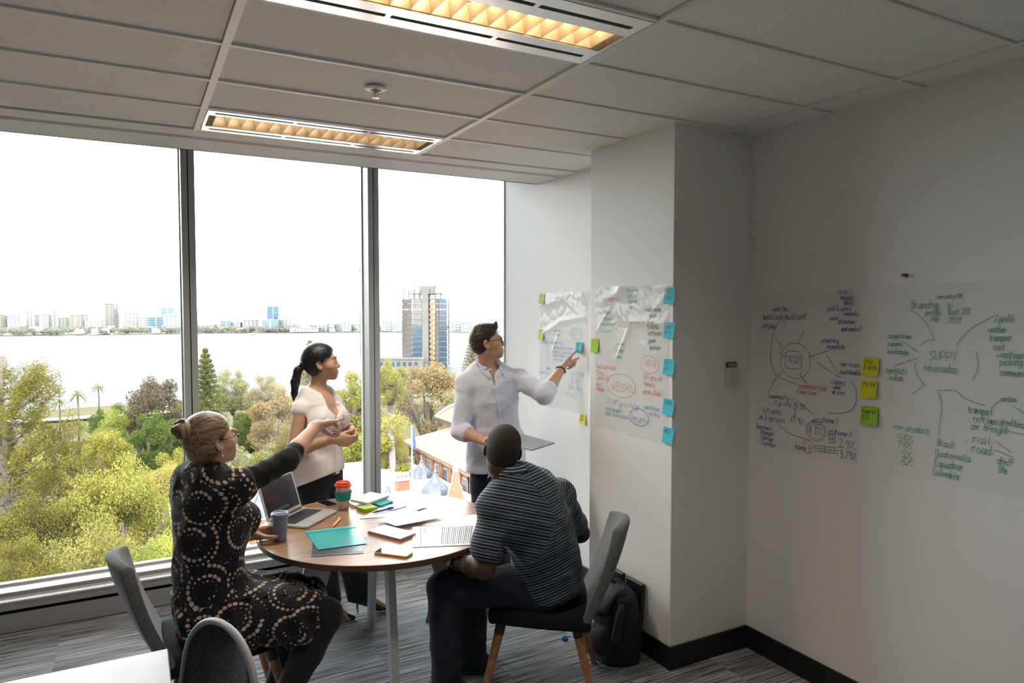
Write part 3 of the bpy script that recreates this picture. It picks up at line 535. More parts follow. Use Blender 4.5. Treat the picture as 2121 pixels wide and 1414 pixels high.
# ---------------------------------------------------------------- things on the round table
m_paper = M('white_paper', (.86,.85,.84), .6, noise=(5,.02)); m_silver = M('laptop_silver', (.60,.60,.60), .32, metal=.55); m_key = M('key_black', (.02,.02,.022), .5)
m_screen = M('dark_screen', (.030,.028,.034), .12, spec=.6)
def uv_quad(q):          # bilinear over four table corners (u along 0-1, v along 0-3)
    P = [Vector((*p,0)) for p in q]
    return lambda u,v: P[0]*(1-u)*(1-v)+P[1]*u*(1-v)+P[2]*u*v+P[3]*(1-u)*v
def slab(mb, q, z0, z1, mi=0):
    a = [(*p,z0) for p in q]+[(*p,z1) for p in q]
    ar = sum(q[i][0]*q[(i+1)%4][1]-q[(i+1)%4][0]*q[i][1] for i in range(4))
    if ar < 0: a = [(*p,z0) for p in q[::-1]]+[(*p,z1) for p in q[::-1]]
    return mb.hexa(a, mi)
def ctr(q): return (sum(p[0] for p in q)/4, sum(p[1] for p in q)/4)
def paper(name, label, cat, q, z, mat, warp=.0, th=.0006, parent=None, group=None, up=(0,0,0,0)):
    c = ctr(q); t = thing(name, label, cat, (*c,z), 0, group) if parent is None else parent
    f = uv_quad(q); 
    def fn(i,j):
        p = f(i,j); zz = z+.0008+warp*(math.sin(5*i+2*j)*.5+.5)*((2*i-1)**2+(2*j-1)**2)/2 + up[0]*(1-i)*(1-j)+up[1]*i*(1-j)+up[2]*i*j+up[3]*(1-i)*j
        return (p.x,p.y,zz)
    s_ = MB().shell(fn, 10, 10, (0,0,-th)).build('sheet', mat, t, world=True, smooth=True, angle=.6)
    return t, fn
# laptop
A = Vector((.574,3.588,0)); Bv = Vector((.775,3.796,0)); e1 = (Bv-A).normalized(); e2 = Vector((e1.y,-e1.x,0)); LW, LD = (Bv-A).length+.012, .205
lp = thing('laptop', 'open silver laptop with a dark screen behind the blue cup', 'laptop', (A.x,A.y,TZ), math.atan2(e1.y,e1.x)); # local x along hinge, -y toward the user
MB().prism([(0,.012),(0,-LD+.014),(.004,-LD+.004),(.014,-LD),(LW-.014,-LD),(LW-.004,-LD+.004),(LW,-LD+.014),(LW,.012)],.002,.013).build('base', m_silver, lp, bevel=.002)
kb = MB(); 
for r_ in range(6):
    n_ = 14 if r_ < 5 else 9; x = .022
    ws = [1]*14 if r_ < 5 else [1,1,1,1.2,5,1.2,1,1,1]
    u_ = (LW-.044)/sum(ws)
    for w_ in ws:
        y1 = -.022-r_*.0172; kb.box((x+.0012,y1-.0150,.012),(x+w_*u_-.0012,y1,.0142)); x += w_*u_
tag(kb.build('keys', m_key, lp), kind='stuff')
MB().box((LW/2-.052,-LD+.012,.0125),(LW/2+.052,-LD+.072,.0134)).build('trackpad', M('trackpad_grey',(.50,.50,.50),.4,metal=.3), lp)
an = math.radians(17); SH = .205
def sc(x,h,d=0): return (x, .012+h*math.sin(an)+d*math.cos(an), .014+h*math.cos(an)-d*math.sin(an))
def scb(x0,x1,h0,h1,d0,d1): return [sc(x0,h0,d0),sc(x1,h0,d0),sc(x1,h0,d1),sc(x0,h0,d1),sc(x0,h1,d0),sc(x1,h1,d0),sc(x1,h1,d1),sc(x0,h1,d1)]
MB().hexa(scb(.0,LW,0,SH,0,.006)).build('lid', m_silver, lp, bevel=.0025)
MB().hexa(scb(.013,LW-.013,.02,SH-.014,-.0006,.0005)).build('screen', m_screen, lp)
MB().hexa(scb(LW/2-.006,LW/2+.006,SH-.010,SH-.004,-.0008,.0005)).build('webcam', m_key, lp)
MB().hexa(scb(.06,.20,.034,.047,-.0009,.0005)).build('dock_bar', M('dock_grey',(.10,.09,.10),.3), lp)
MB().tube([(.02,.008,.013),(LW-.02,.008,.013)],.006,8).build('hinge', m_key, lp)
# cups
def cup(label, loc, h, r0, r1, body, lid, kind):
    c = thing('travel_cup', label, 'cup', (*loc,TZ), 0, None)
    prof = [(r0-.003,0),(r0,.003)]+[(r0+(r1-r0)*k/8, .003+(h-.02)*k/8) for k in range(1,9)]
    o = MB().lathe(prof,40).build('cup_body', body, c, smooth=True, angle=.7)
    MB().lathe([(r1+.001,h-.022),(r1+.004,h-.018),(r1+.004,h-.006),(r1+.001,h-.002),(r1-.004,h),(r1-.008,h-.001),(r1-.010,h-.006),(r1-.022,h-.007)] if kind==0 else [(r1+.001,h-.024),(r1+.005,h-.022),(r1+.005,h-.014),(r1-.002,h-.012),(r1-.004,h-.002),(r1-.007,h),(r1-.011,h-.004),(.003,h-.006)],40).build('cup_lid', lid, c, smooth=True, angle=.5)
    return c
m_cb = M('cup_blue', (.24,.29,.42), .4); m_cbl = M('cup_blue_dark', (.16,.23,.42), .3)
c1 = cup('grey blue lidded cup held by the seated woman', (.578,3.345), .132, .0290, .0370, m_cb, m_cb, 0)
MB().lathe([(.026,.1245),(.026,.1262)],28).build('lid_inset', m_cbl, c1)
MB().box((-.024,-.006,.126),(.024,.006,.1305)).build('lid_bridge', m_cb, c1, bevel=.003)
m_flor = M('cream_bamboo', (.66,.56,.46), .5)
n,l,b = NT(m_flor); tc = n.new('ShaderNodeTexCoord'); vo = n.new('ShaderNodeTexVoronoi'); vo.inputs['Scale'].default_value = 34; l.new(tc.outputs['Object'], vo.inputs['Vector'])
cr = n.new('ShaderNodeValToRGB'); cr.color_ramp.interpolation = 'CONSTANT'; E_ = cr.color_ramp.elements
for p,cc in ((.16,(.66,.56,.46,1)),(.24,(.50,.22,.12,1)),(.28,(.66,.56,.46,1)),(.40,(.36,.36,.38,1)),(.44,(.66,.56,.46,1))): q = E_.new(p); q.color = cc
E_[0].color = (.62,.16,.07,1); E_[-1].color = (.66,.56,.46,1); l.new(vo.outputs['Distance'], cr.inputs[0]); l.new(cr.outputs[0], b.inputs['Base Color'])
c2 = cup('cream patterned bamboo cup with a red lid and teal sleeve', (.971,3.711), .150, .0290, .0405, m_flor, M('lid_red',(.78,.06,.03),.4), 1)
sl = []
for k in range(5): sl.append((.0335+.0012+k*.0022*.92, .052+k*.0118))
mbs_ = MB(); N_ = 72
vs = []; 
for r_,z_ in sl:
    for k in range(N_): rr = r_+.0022+(.0010 if k%2 else 0); vs.append((rr*math.cos(2*math.pi*k/N_), rr*math.sin(2*math.pi*k/N_), z_))
fs = [(i*N_+k,i*N_+(k+1)%N_,(i+1)*N_+(k+1)%N_,(i+1)*N_+k) for i in range(4) for k in range(N_)]
mbs_.add(vs, fs).build('grip_sleeve', M('teal_silicone',(.0,.30,.31),.5), c2)
# phones
def phone(label, q, z, h, body, glass, refl=None):
    c = ctr(q); t = thing('phone', label, 'phone', (*c,TZ)); 
    cen = Vector((*c,0)); L = (Vector((*q[1],0))-Vector((*q[0],0))+Vector((*q[2],0))-Vector((*q[3],0)))/2; ang = math.atan2(L.y,L.x); a = L.length/2; bq = ((Vector((*q[3],0))-Vector((*q[0],0))+Vector((*q[2],0))-Vector((*q[1],0)))/2).length/2
    t.rotation_euler = (0,0,ang)
    def rr(a_,b_,r_): return [(sx*(a_-r_)+r_*math.cos(math.radians(t0+k*15)), sy*(b_-r_)+r_*math.sin(math.radians(t0+k*15))) for sx,sy,t0 in ((1,1,0),(-1,1,90),(-1,-1,180),(1,-1,270)) for k in range(7)]
    MB().prism(rr(a,bq,.011),.0005,h).build('phone_case', body, t, bevel=.0012)
    MB().prism(rr(a-.003,bq-.003,.009),h-.0005,h+.0006).build('phone_glass', glass, t)
    MB().prism([(x+a-.006,y) for x,y in rr(.0015,.006,.0012)],h+.0006,h+.0009).build('earpiece', m_key, t)
    return t
m_pg = M('phone_glass', (.012,.012,.015), .04, spec=.8)
phone('yellow cased phone lying face up at the near table edge', [(.903,2.95),(1.012,2.829),(1.060,2.874),(.950,2.995)], .752, .010, M('case_yellow',(.72,.40,.10),.4), m_pg)
phone('rose framed phone lying dark behind the laptop', [(.866,3.885),(.905,3.765),(.968,3.790),(.929,3.912)], .75, .008, M('rose_metal',(.62,.42,.42),.35,metal=.4), m_pg)
# pads and note blocks
def block(name, label, cat, q, z0, h, mat, cover=None):
    c = ctr(q); t = thing(name, label, cat, (*c,z0)); slab(MB(), q, z0+.0003, z0+h).build('pages', mat, t, world=True, bevel=.001)
    if cover: slab(MB(), q, z0+h+.0001, z0+h+.0016).build('cover', cover, t, world=True)
    return t
block('note_block', 'teal block of sticky notes half under the white notepad', 'note block', [(1.130,3.705),(1.155,3.632),(1.24,3.684),(1.225,3.757)], TZ, .015, M('note_teal_block',(.01,.36,.42),.7))
block('note_block', 'lime green block of sticky notes beside the bamboo cup', 'note block', [(1.028,3.66),(1.052,3.592),(1.128,3.603),(1.112,3.678)], TZ, .018, M('note_lime_block',(.40,.60,.05),.7))
pd = block('notepad', 'thick white notepad resting on the teal note block', 'notepad', [(1.029,3.784),(1.093,3.666),(1.243,3.759),(1.175,3.885)], TZ+.0155, .012, m_paper, M('pad_cover_white',(.84,.83,.80),.4))
slab(MB(), [(1.030,3.782),(1.094,3.667),(1.242,3.758),(1.174,3.884)], TZ+.0152, TZ+.0170).build('back_board', M('board_brown',(.16,.09,.06),.7), pd, world=True)
rg = MB()
for k in range(9):
    p = Vector((1.241,3.765,0)).lerp(Vector((1.180,3.880,0)), (k+.5)/9); rg.tube([(p.x-.004,p.y-.002,TZ+.030),(p.x+.004,p.y+.002,TZ+.026),(p.x+.003,p.y+.001,TZ+.017)],.0011,6)
rg.build('ring_binding', mc, pd, world=True)
m_pink = M('pink_cover', (.62,.24,.22), .5)
pk = thing('notebook', 'pink notebook lying under the loose white papers', 'notebook', (1.06,3.18,TZ))
pq = [(.963,3.244),(1.061,3.052),(1.160,3.105),(1.064,3.298)]
slab(MB(), pq, TZ+.0003, TZ+.0025).build('back_cover', m_pink, pk, world=True)
slab(MB(), [(.966,3.243),(1.062,3.056),(1.157,3.107),(1.062,3.295)], TZ+.0025, TZ+.0125).build('page_block', M('pages_pink',(.60,.40,.37),.7), pk, world=True)
slab(MB(), pq, TZ+.0125, TZ+.0145).build('front_cover', M('pink_cover_top',(.66,.36,.33),.35), pk, world=True)
# folders
def folder(label, q, z, mat, mat2):
    t, fn = paper('document_folder', label, 'folder', q, z, mat, .0, .0012)
    f = uv_quad(q); mb = MB()
    for v0,v1,h in ((.0,.10,.0012),(.11,.125,.0014)):
        a = [f(v0,0),f(v0,1),f(v1,1),f(v1,0)]; slab(mb, [(p.x,p.y) for p in a], z+.001, z+.001+h)
    mb.build('spine_strip', mat2, t, world=True); return t
m_tf = M('teal_plastic', (.02,.42,.43), .22, spec=.5); m_df = M('navy_plastic', (.045,.06,.09), .22, spec=.5)
folder('dark navy plastic folder sticking out under the teal one', [(.655,3.044),(.716,3.29),(.945,3.19),(.868,2.985)], TZ, m_df, M('navy_strip',(.03,.04,.06),.3))
folder('bright teal plastic folder on top of the navy one', [(.706,3.405),(.700,3.117),(.918,3.097),(.941,3.385)][0:1]+[(.700,3.117),(.918,3.097),(.941,3.385)], TZ+.003, m_tf, M('teal_strip',(.03,.50,.50),.3))
# papers
paper('paper_sheet', 'large blank white sheet under the blue pen', 'paper', [(.995,3.494),(1.199,3.432),(1.403,3.535),(1.202,3.685)], TZ, m_paper, .003, group='loose white papers', up=(0,0,.006,0))
pp, fn1 = paper('paper_sheet', 'white sheet with a curled corner resting over the pink notebook', 'paper', [(1.06,3.405),(1.105,3.235),(1.378,3.275),(1.29,3.445)], TZ+.016, M('warm_paper',(.86,.83,.81),.6), .006, group='loose white papers', up=(-.006,.002,-.004,-.008))
paper('paper_sheet', 'thin pale sheet lying beyond the printed table', 'paper', [(1.352,3.328),(1.236,3.236),(1.489,3.115),(1.590,3.272)], TZ, m_paper, .001, group='loose white papers')
paper('paper_sheet', 'small torn slip of paper behind the blue pen', 'paper', [(1.17,3.60),(1.19,3.545),(1.29,3.580),(1.268,3.635)], TZ+.007, M('slip_paper',(.82,.82,.76),.6), .001, group='loose white papers')
pa, fa = paper('document', 'printed sheet with a table of dark rows beside the striped shirt', 'document', [(1.188,3.236),(1.085,2.952),(1.335,2.855),(1.480,3.119)], TZ+.0015, M('grey_paper',(.70,.72,.75),.35), .001)
f = uv_quad([(1.188,3.236),(1.085,2.952),(1.335,2.855),(1.480,3.119)]); mb = MB(); rr_ = random.Random(4)
def bar(u0,u1,v0,v1): a = [f(u0,v0),f(u1,v0),f(u1,v1),f(u0,v1)]; slab(mb, [(p.x,p.y) for p in a], TZ+.0030, TZ+.0036)
bar(.06,.97,.125,.14); bar(.10,.93,.205,.211)
for k in range(14): bar(.12,.12+rr_.uniform(.5,.8),.23+k*.014,.234+k*.014)
for k in range(16):
    v = .47+k*.031; bar(.06,.93,v,v+(.012 if k%3 else .017))
bar(.12,.3,.18,.19)
mb.build('printed_rows', M('print_grey',(.10,.10,.12),.6), pa, world=True)
# pens
def pen(label, a, b, r, mat, tipm, name='pen'):
    A_ = Vector((*a,TZ+r+.001)); B_ = Vector((*b,TZ+r+.001)); t = thing(name, label, name, tuple((A_+B_)/2)); d = (B_-A_)
    MB().tube([A_+d*.12,A_+d*.3,A_+d*.95,B_],[r*.8,r,r,r*.7],12).build('barrel', mat, t, world=True, smooth=True, angle=.6)
    MB().tube([A_,A_+d*.12],[r*.15,r*.8],10).build('tip', tipm, t, world=True, smooth=True)
    MB().tube([A_+d*.72+Vector((0,0,r*1.25)),A_+d*.97+Vector((0,0,r*1.3))],r*.3,6).build('pocket_clip', tipm, t, world=True)
    return t
p_ = pen('blue ballpoint pen lying on the blank white sheet', (1.068,3.531), (1.205,3.572), .0052, M('pen_blue',(.01,.05,.42),.3), mc); p_.location.z += .005
pen('orange marker pen lying between the laptop and teal folder', (.838,3.405), (.905,3.531), .0062, M('pen_orange',(.95,.30,.02),.35), M('orange_cap',(.98,.42,.05),.35))
pen('orange pencil with a sharp dark point behind the bamboo cup', (1.040,3.687), (1.019,3.790), .0045, M('pencil_orange',(.85,.25,.03),.5), M('lead',(.12,.08,.06),.5), 'pencil')
# ---------------------------------------------------------------- bodies: smooth-union distance fields meshed with surface nets
V = lambda *a: np.array(a, float)
def unit(v): v = np.asarray(v, float); return v/np.linalg.norm(v)
class Field:
    def __init__(s, lo, hi, h=.006, fine=(), hf=.003):
        s.ax = []
        for a in range(3):
            iv = sorted((max(lo[a],c[a]-r), min(hi[a],c[a]+r)) for c,r in fine); mg = []
            for q in iv:
                if mg and q[0] <= mg[-1][1]: mg[-1][1] = max(mg[-1][1], q[1])
                else: mg.append(list(q))
            xs = []; p = lo[a]
            for q in mg:
                if q[0] > p: xs += list(np.arange(p, q[0], h)); p = q[0]
                xs += list(np.arange(p, q[1], hf)); p = q[1]
            if p < hi[a]: xs += list(np.arange(p, hi[a]+h, h))
            s.ax.append(np.array(xs, np.float32))
        s.D = np.full([len(x) for x in s.ax], .2, np.float32)
    def blk(s, lo, hi):
        sl = []
        for a in range(3):
            i0 = np.searchsorted(s.ax[a], lo[a]); i1 = np.searchsorted(s.ax[a], hi[a]); sl.append(slice(max(i0-1,0), i1+1))
        return tuple(sl), [s.ax[a][sl[a]].reshape([-1 if q==a else 1 for q in range(3)]) for a in range(3)]
    def comb(s, sl, d, k, mode):
        A = s.D[sl]
        if mode == 'u':
            h = np.clip(k-np.abs(A-d), 0, None)/max(k,1e-6); s.D[sl] = np.minimum(A, d)-h*h*(k*.25)
        elif mode == 's':
            d = -d; h = np.clip(k-np.abs(A-d), 0, None)/max(k,1e-6); s.D[sl] = np.maximum(A, d)+h*h*(k*.25)
        else: s.D[sl] = np.maximum(A, d)
    def ec(s, p0, p1, r0, r1=None, lat=None, k=.02, mode='u', g=0.):
        p0 = np.asarray(p0,float); p1 = np.asarray(p1,float); r1 = r0 if r1 is None else r1
        a0,b0 = (r0 if isinstance(r0,tuple) else (r0,r0)); a1,b1 = (r1 if isinstance(r1,tuple) else (r1,r1)); a0+=g;b0+=g;a1+=g;b1+=g
        m = max(a0,a1,b0,b1)+k+.022; sl, (X,Y,Z) = s.blk(np.minimum(p0,p1)-m, np.maximum(p0,p1)+m)
        if 0 in s.D[sl].shape: return
        d = p1-p0; L = np.linalg.norm(d); d = d/L if L > 1e-6 else V(0,0,1)
        l = unit(lat) if lat is not None else (V(1,0,0) if abs(d[0]) < .8 else V(0,1,0)); l = unit(l-d*np.dot(l,d)); b = np.cross(d,l)
        X = X-p0[0]; Y = Y-p0[1]; Z = Z-p0[2]; f = np.float32
        w = X*f(d[0])+Y*f(d[1])+Z*f(d[2]); t = np.clip(w/f(max(L,1e-6)), 0, 1); x = X*f(l[0])+Y*f(l[1])+Z*f(l[2]); y = X*f(b[0])+Y*f(b[1])+Z*f(b[2]); z = w-t*f(L)
        a = f(a0)+f(a1-a0)*t; bb = f(b0)+f(b1-b0)*t; c = (a+bb)*f(.5); x = x/a; y = y/bb; z = z/c
        k0 = np.sqrt(x*x+y*y+z*z); k1 = np.sqrt((x/a)**2+(y/bb)**2+(z/c)**2)+f(1e-6)
        s.comb(sl, k0*(k0-1)/k1, k, mode)
    def el(s, c, R, r, k=.02, mode='u'):
        c = np.asarray(c,float); m = max(r)+k+.022; sl, (X,Y,Z) = s.blk(c-m, c+m); X = X-c[0]; Y = Y-c[1]; Z = Z-c[2]; f = np.float32
        q = [(X*f(R[0,i])+Y*f(R[1,i])+Z*f(R[2,i]))/f(r[i]) for i in range(3)]
        k0 = np.sqrt(q[0]**2+q[1]**2+q[2]**2); k1 = np.sqrt((q[0]/f(r[0]))**2+(q[1]/f(r[1]))**2+(q[2]/f(r[2]))**2)+f(1e-6)
        s.comb(sl, k0*(k0-1)/k1, k, mode)
    def clip(s, p, n, k=.004):
        n = unit(n); X,Y,Z = [x.reshape([-1 if q==a else 1 for q in range(3)]) for a,x in enumerate(s.ax)]
        s.D = np.maximum(s.D, ((X-p[0])*n[0]+(Y-p[1])*n[1]+(Z-p[2])*n[2]).astype(np.float32))
    def wave(s, lo, hi, fn):
        sl, (X,Y,Z) = s.blk(lo, hi); s.D[sl] += fn(X,Y,Z).astype(np.float32)
    def mesh(s):
        D = s.D; D[0]=D[-1]=.1; D[:,0]=D[:,-1]=.1; D[:,:,0]=D[:,:,-1]=.1
        S_ = D < 0; o = S_[:-1]|S_[1:]; o = o[:,:-1]|o[:,1:]; o = o[:,:,:-1]|o[:,:,1:]; n = S_[:-1]&S_[1:]; n = n[:,:-1]&n[:,1:]; n = n[:,:,:-1]&n[:,:,1:]
        I = np.argwhere(o&~n); ids = np.full(o.shape, -1, np.int32); ids[I[:,0],I[:,1],I[:,2]] = np.arange(len(I))
        C = [(a,b,c) for a in (0,1) for b in (0,1) for c in (0,1)]; val = np.stack([D[I[:,0]+a,I[:,1]+b,I[:,2]+c] for a,b,c in C],1)
        acc = np.zeros((len(I),3)); cnt = np.zeros(len(I))
        for i,p in enumerate(C):
            for j,q in enumerate(C):
                if j <= i or sum(abs(u-v) for u,v in zip(p,q)) != 1: continue
                v0,v1 = val[:,i],val[:,j]; m = (v0<0)!=(v1<0); t = np.where(m, v0/np.where(m,v0-v1,1), 0)
                acc += m[:,None]*(np.array(p)+t[:,None]*(np.array(q)-np.array(p))); cnt += m
        fr = acc/cnt[:,None]; P = np.empty((len(I),3))
        for a in range(3): x = s.ax[a]; P[:,a] = x[I[:,a]]+fr[:,a]*(x[I[:,a]+1]-x[I[:,a]])
        F = []
        for ax in range(3):
            lo = [slice(None)]*3; hi = [slice(None)]*3; lo[ax] = slice(0,-1); hi[ax] = slice(1,None)
            E = np.argwhere(S_[tuple(lo)]!=S_[tuple(hi)]); u,v = (ax+1)%3,(ax+2)%3
            E = E[(E[:,u]>0)&(E[:,v]>0)]
            def g(du,dv): J = E.copy(); J[:,u]+=du; J[:,v]+=dv; return ids[J[:,0],J[:,1],J[:,2]]
            Q = np.stack([g(-1,-1),g(0,-1),g(0,0),g(-1,0)],1); fl = ~S_[E[:,0],E[:,1],E[:,2]]; Q[fl] = Q[fl][:,::-1]; F.append(Q)
        F = np.concatenate(F); return P, F[(F>=0).all(1)]
def np_mesh(name, P, F, mat, parent=None, attrs=None, loc=(0,0,0), relax=1):
    if relax:    # light smoothing evens out the grid stair-steps
        for _ in range(relax):
            acc = np.zeros_like(P); c = np.zeros(len(P))
            for a,b in ((0,1),(1,2),(2,3),(3,0)):
                np.add.at(acc, F[:,a], P[F[:,b]]); np.add.at(c, F[:,a], 1)
            P = P*.5+.5*acc/np.maximum(c,1)[:,None]
    me = bpy.data.meshes.new(name); me.vertices.add(len(P)); me.vertices.foreach_set('co', (P-np.asarray(loc)).astype(np.float32).ravel())
    me.loops.add(F.size); me.loops.foreach_set('vertex_index', F.astype(np.int32).ravel()); me.polygons.add(len(F)); me.polygons.foreach_set('loop_start', np.arange(0,F.size,4,dtype=np.int32))
    me.polygons.foreach_set('use_smooth', np.ones(len(F),bool)); me.update(calc_edges=True)
    for m in (mat if isinstance(mat,(list,tuple)) else [mat]): me.materials.append(m)
    for k,(ty,arr) in (attrs or {}).items():
        a = me.attributes.new(k, ty, 'POINT'); a.data.foreach_set('color' if ty=='FLOAT_COLOR' else 'vector' if ty=='FLOAT_VECTOR' else 'value', arr.astype(np.float32).ravel())
    o = bpy.data.objects.new(name, me); COL.objects.link(o)
    if parent is not None: o.parent = parent
    else: o.location = loc
    return o
def uvw(P, segs):
    """cloth coordinates: around and along the nearest limb or torso segment; segs = (p0, p1, lat, ra, rb, v0)"""
    best = np.full(len(P), 9.); out = np.zeros((len(P),3))
    for i,(p0,p1,lat,ra,rb,v0) in enumerate(segs):
        d = p1-p0; L = np.linalg.norm(d); d = d/L; l = unit(lat-d*np.dot(lat,d)); b = np.cross(d,l); Q = P-p0
        w = Q@d; t = np.clip(w/L,0,1); x = Q@l; y = Q@b; r = np.hypot(x/ra,y/rb); e = (r-1)*min(ra,rb); e = np.maximum(e,0)+np.abs(w-t*L)
        m = e < best; best[m] = e[m]; ang = np.arctan2(x/ra,y/rb); out[m,0] = (ang*(ra+rb)/2)[m]; out[m,1] = (v0+w)[m]; out[m,2] = i
    return out
def frame(f, pitch=0, roll=0):
    f = unit(V(f[0],f[1],0)); p = math.radians(pitch); r = unit(V(f[1],-f[0],0)); y = unit(f*math.cos(p)+V(0,0,math.sin(p))); z = np.cross(r,y)
    a = math.radians(roll); r2 = r*math.cos(a)+z*math.sin(a); z2 = -r*math.sin(a)+z*math.cos(a); return np.stack([r2,y,z2],1)
def hand(W, d, n, left, sc=1., curl=((20,30,20),)*4, thumb=None, tc=(.55,.65,.3), spread=1.):
    """five fingers: returns capsules (p0, p1, r0, r1, lat, k)"""
    d = unit(d); n = unit(n-d*np.dot(n,d)); t = np.cross(n,d) if left else np.cross(d,n); o = []; nails = []
    o.append((W-d*.02*sc, W+d*.045*sc, (.027*sc,.019*sc), (.039*sc,.0165*sc), t, .012)); o.append((W+d*.045*sc, W+d*.082*sc, (.039*sc,.0165*sc), (.038*sc,.0125*sc), t, .012))
    for i,(bd,bt,ln) in enumerate(((.088,.029,(.042,.025,.021)),(.092,.0095,(.046,.029,.021)),(.088,-.0105,(.042,.026,.021)),(.079,-.0295,(.033,.020,.018)))):
        p = W+d*bd*sc+t*bt*sc; a = 0; dd = unit(d+t*bt*spread*2.2); r = (.0092,.0082,.0072,.0060) if i < 3 else (.0080,.0070,.0062,.0054)
        o.append((W+d*.055*sc+t*bt*sc*.9, p, .0105*sc, r[0]*sc*1.1, t, .008))
        for q in range(3):
            a += math.radians(curl[i][q]); v = dd*math.cos(a)+n*math.sin(a); p2 = p+v*ln[q]*sc; o.append((p, p2, r[q]*sc, r[q+1]*sc, t, .0035)); p = p2
        nails.append((p-v*.004*sc-(-dd*math.sin(a)+n*math.cos(a))*.0040*sc, .0090*sc))
    if thumb is None:
        b0 = W+d*.022*sc+t*.022*sc+n*.006*sc; v1 = unit(d*tc[0]+t*tc[1]+n*tc[2]); v2 = unit(v1+d*.35+n*.1); v3 = unit(v2+d*.25)
        thumb = [b0, b0+v1*.045*sc, b0+v1*.045*sc+v2*.034*sc, b0+v1*.045*sc+v2*.034*sc+v3*.024*sc]
    rr = (.0145,.0115,.0102,.0080)
    for q in range(3): o.append((thumb[q], thumb[q+1], rr[q]*sc, rr[q+1]*sc, t, .008 if q == 0 else .004))
    nails.append((thumb[3], .0145*sc)); return o, nails
def head_into(F, c, R, s=1., fem=False, ears=True, neck=None, neckr=.050, mouth=0):
    T = lambda x,y,z: c+R@V(x*s,y*s,z*s)
    E = lambda p,r,k=.02,mode='u': F.el(T(*p), R, [q*s for q in r], k*s, mode)
    L = R[:,0]; C = lambda a,b,r0,r1=None,k=.02,mode='u',lat=L: F.ec(T(*a), T(*b), tuple(q*s for q in r0) if isinstance(r0,tuple) else r0*s, None if r1 is None else tuple(q*s for q in r1) if isinstance(r1,tuple) else r1*s, lat, k*s, mode)
    if neck is not None:
        F.ec(T(0,-.022,-.055), neck, neckr*s, neckr*1.06, L, .02)
    E((0,-.014,.027),(.073,.092,.084),.02); E((0,.030,-.028),(.059,.058,.074),.03)
    jw = .046 if fem else .053
    C((0,.006,-.066),(0,.056,-.092),(jw,.034),(.024,.020),.03); E((0,.072,-.098),(.019,.017,.016),.022)
    C((-.030,.078,.019),(.030,.078,.019),.0125 if not fem else .0105,None,.018)
    for x in (-1,1):
        E((x*.036,.058,-.030),(.027,.028,.026),.025); E((x*.031,.094,.001),(.0175,.018,.0125),.012,'s')
        E((x*.031,.0735,.001),(.0142,.0142,.0135),.006)
    C((0,.082,.010),(0,.1005,-.029),(.0085,.010),(.0105,.011),.014); E((0,.1025,-.034),(.0112,.0110,.0098),.010)
    for x in (-1,1): E((x*.0115,.093,-.037),(.0085,.0095,.0078),.006); E((x*.006,.100,-.0445),(.0035,.005,.0035),.003,'s')
    E((0,.080,-.068),(.030,.014,.022),.018)
    C((-.019,.0845,-.0640),(0,.0915,-.0630),.0046,.0056,.008); C((.019,.0845,-.0640),(0,.0915,-.0630),.0046,.0056,.008)
    C((-.016,.0845,-.0735),(0,.0900,-.0750),.0052,.0064,.008); C((.016,.0845,-.0735),(0,.0900,-.0750),.0052,.0064,.008)
    C((-.020,.0925,-.0688),(.020,.0925,-.0688),.0012+.0018*mouth,None,.003,'s')
    if ears:
        for x in (-1,1):
            Rr = R@np.array(Matrix.Rotation(x*.35,3,'Z')@Matrix.Rotation(.2,3,'X'))
            F.el(T(x*.0755,-.010,-.012), Rr, [.0075*s,.0185*s,.031*s], .006*s); F.el(T(x*.083,-.005,-.009), Rr, [.007*s,.011*s,.020*s], .004*s, 's'); E((x*.0735,.002,-.034),(.006,.008,.009),.006)
    return T
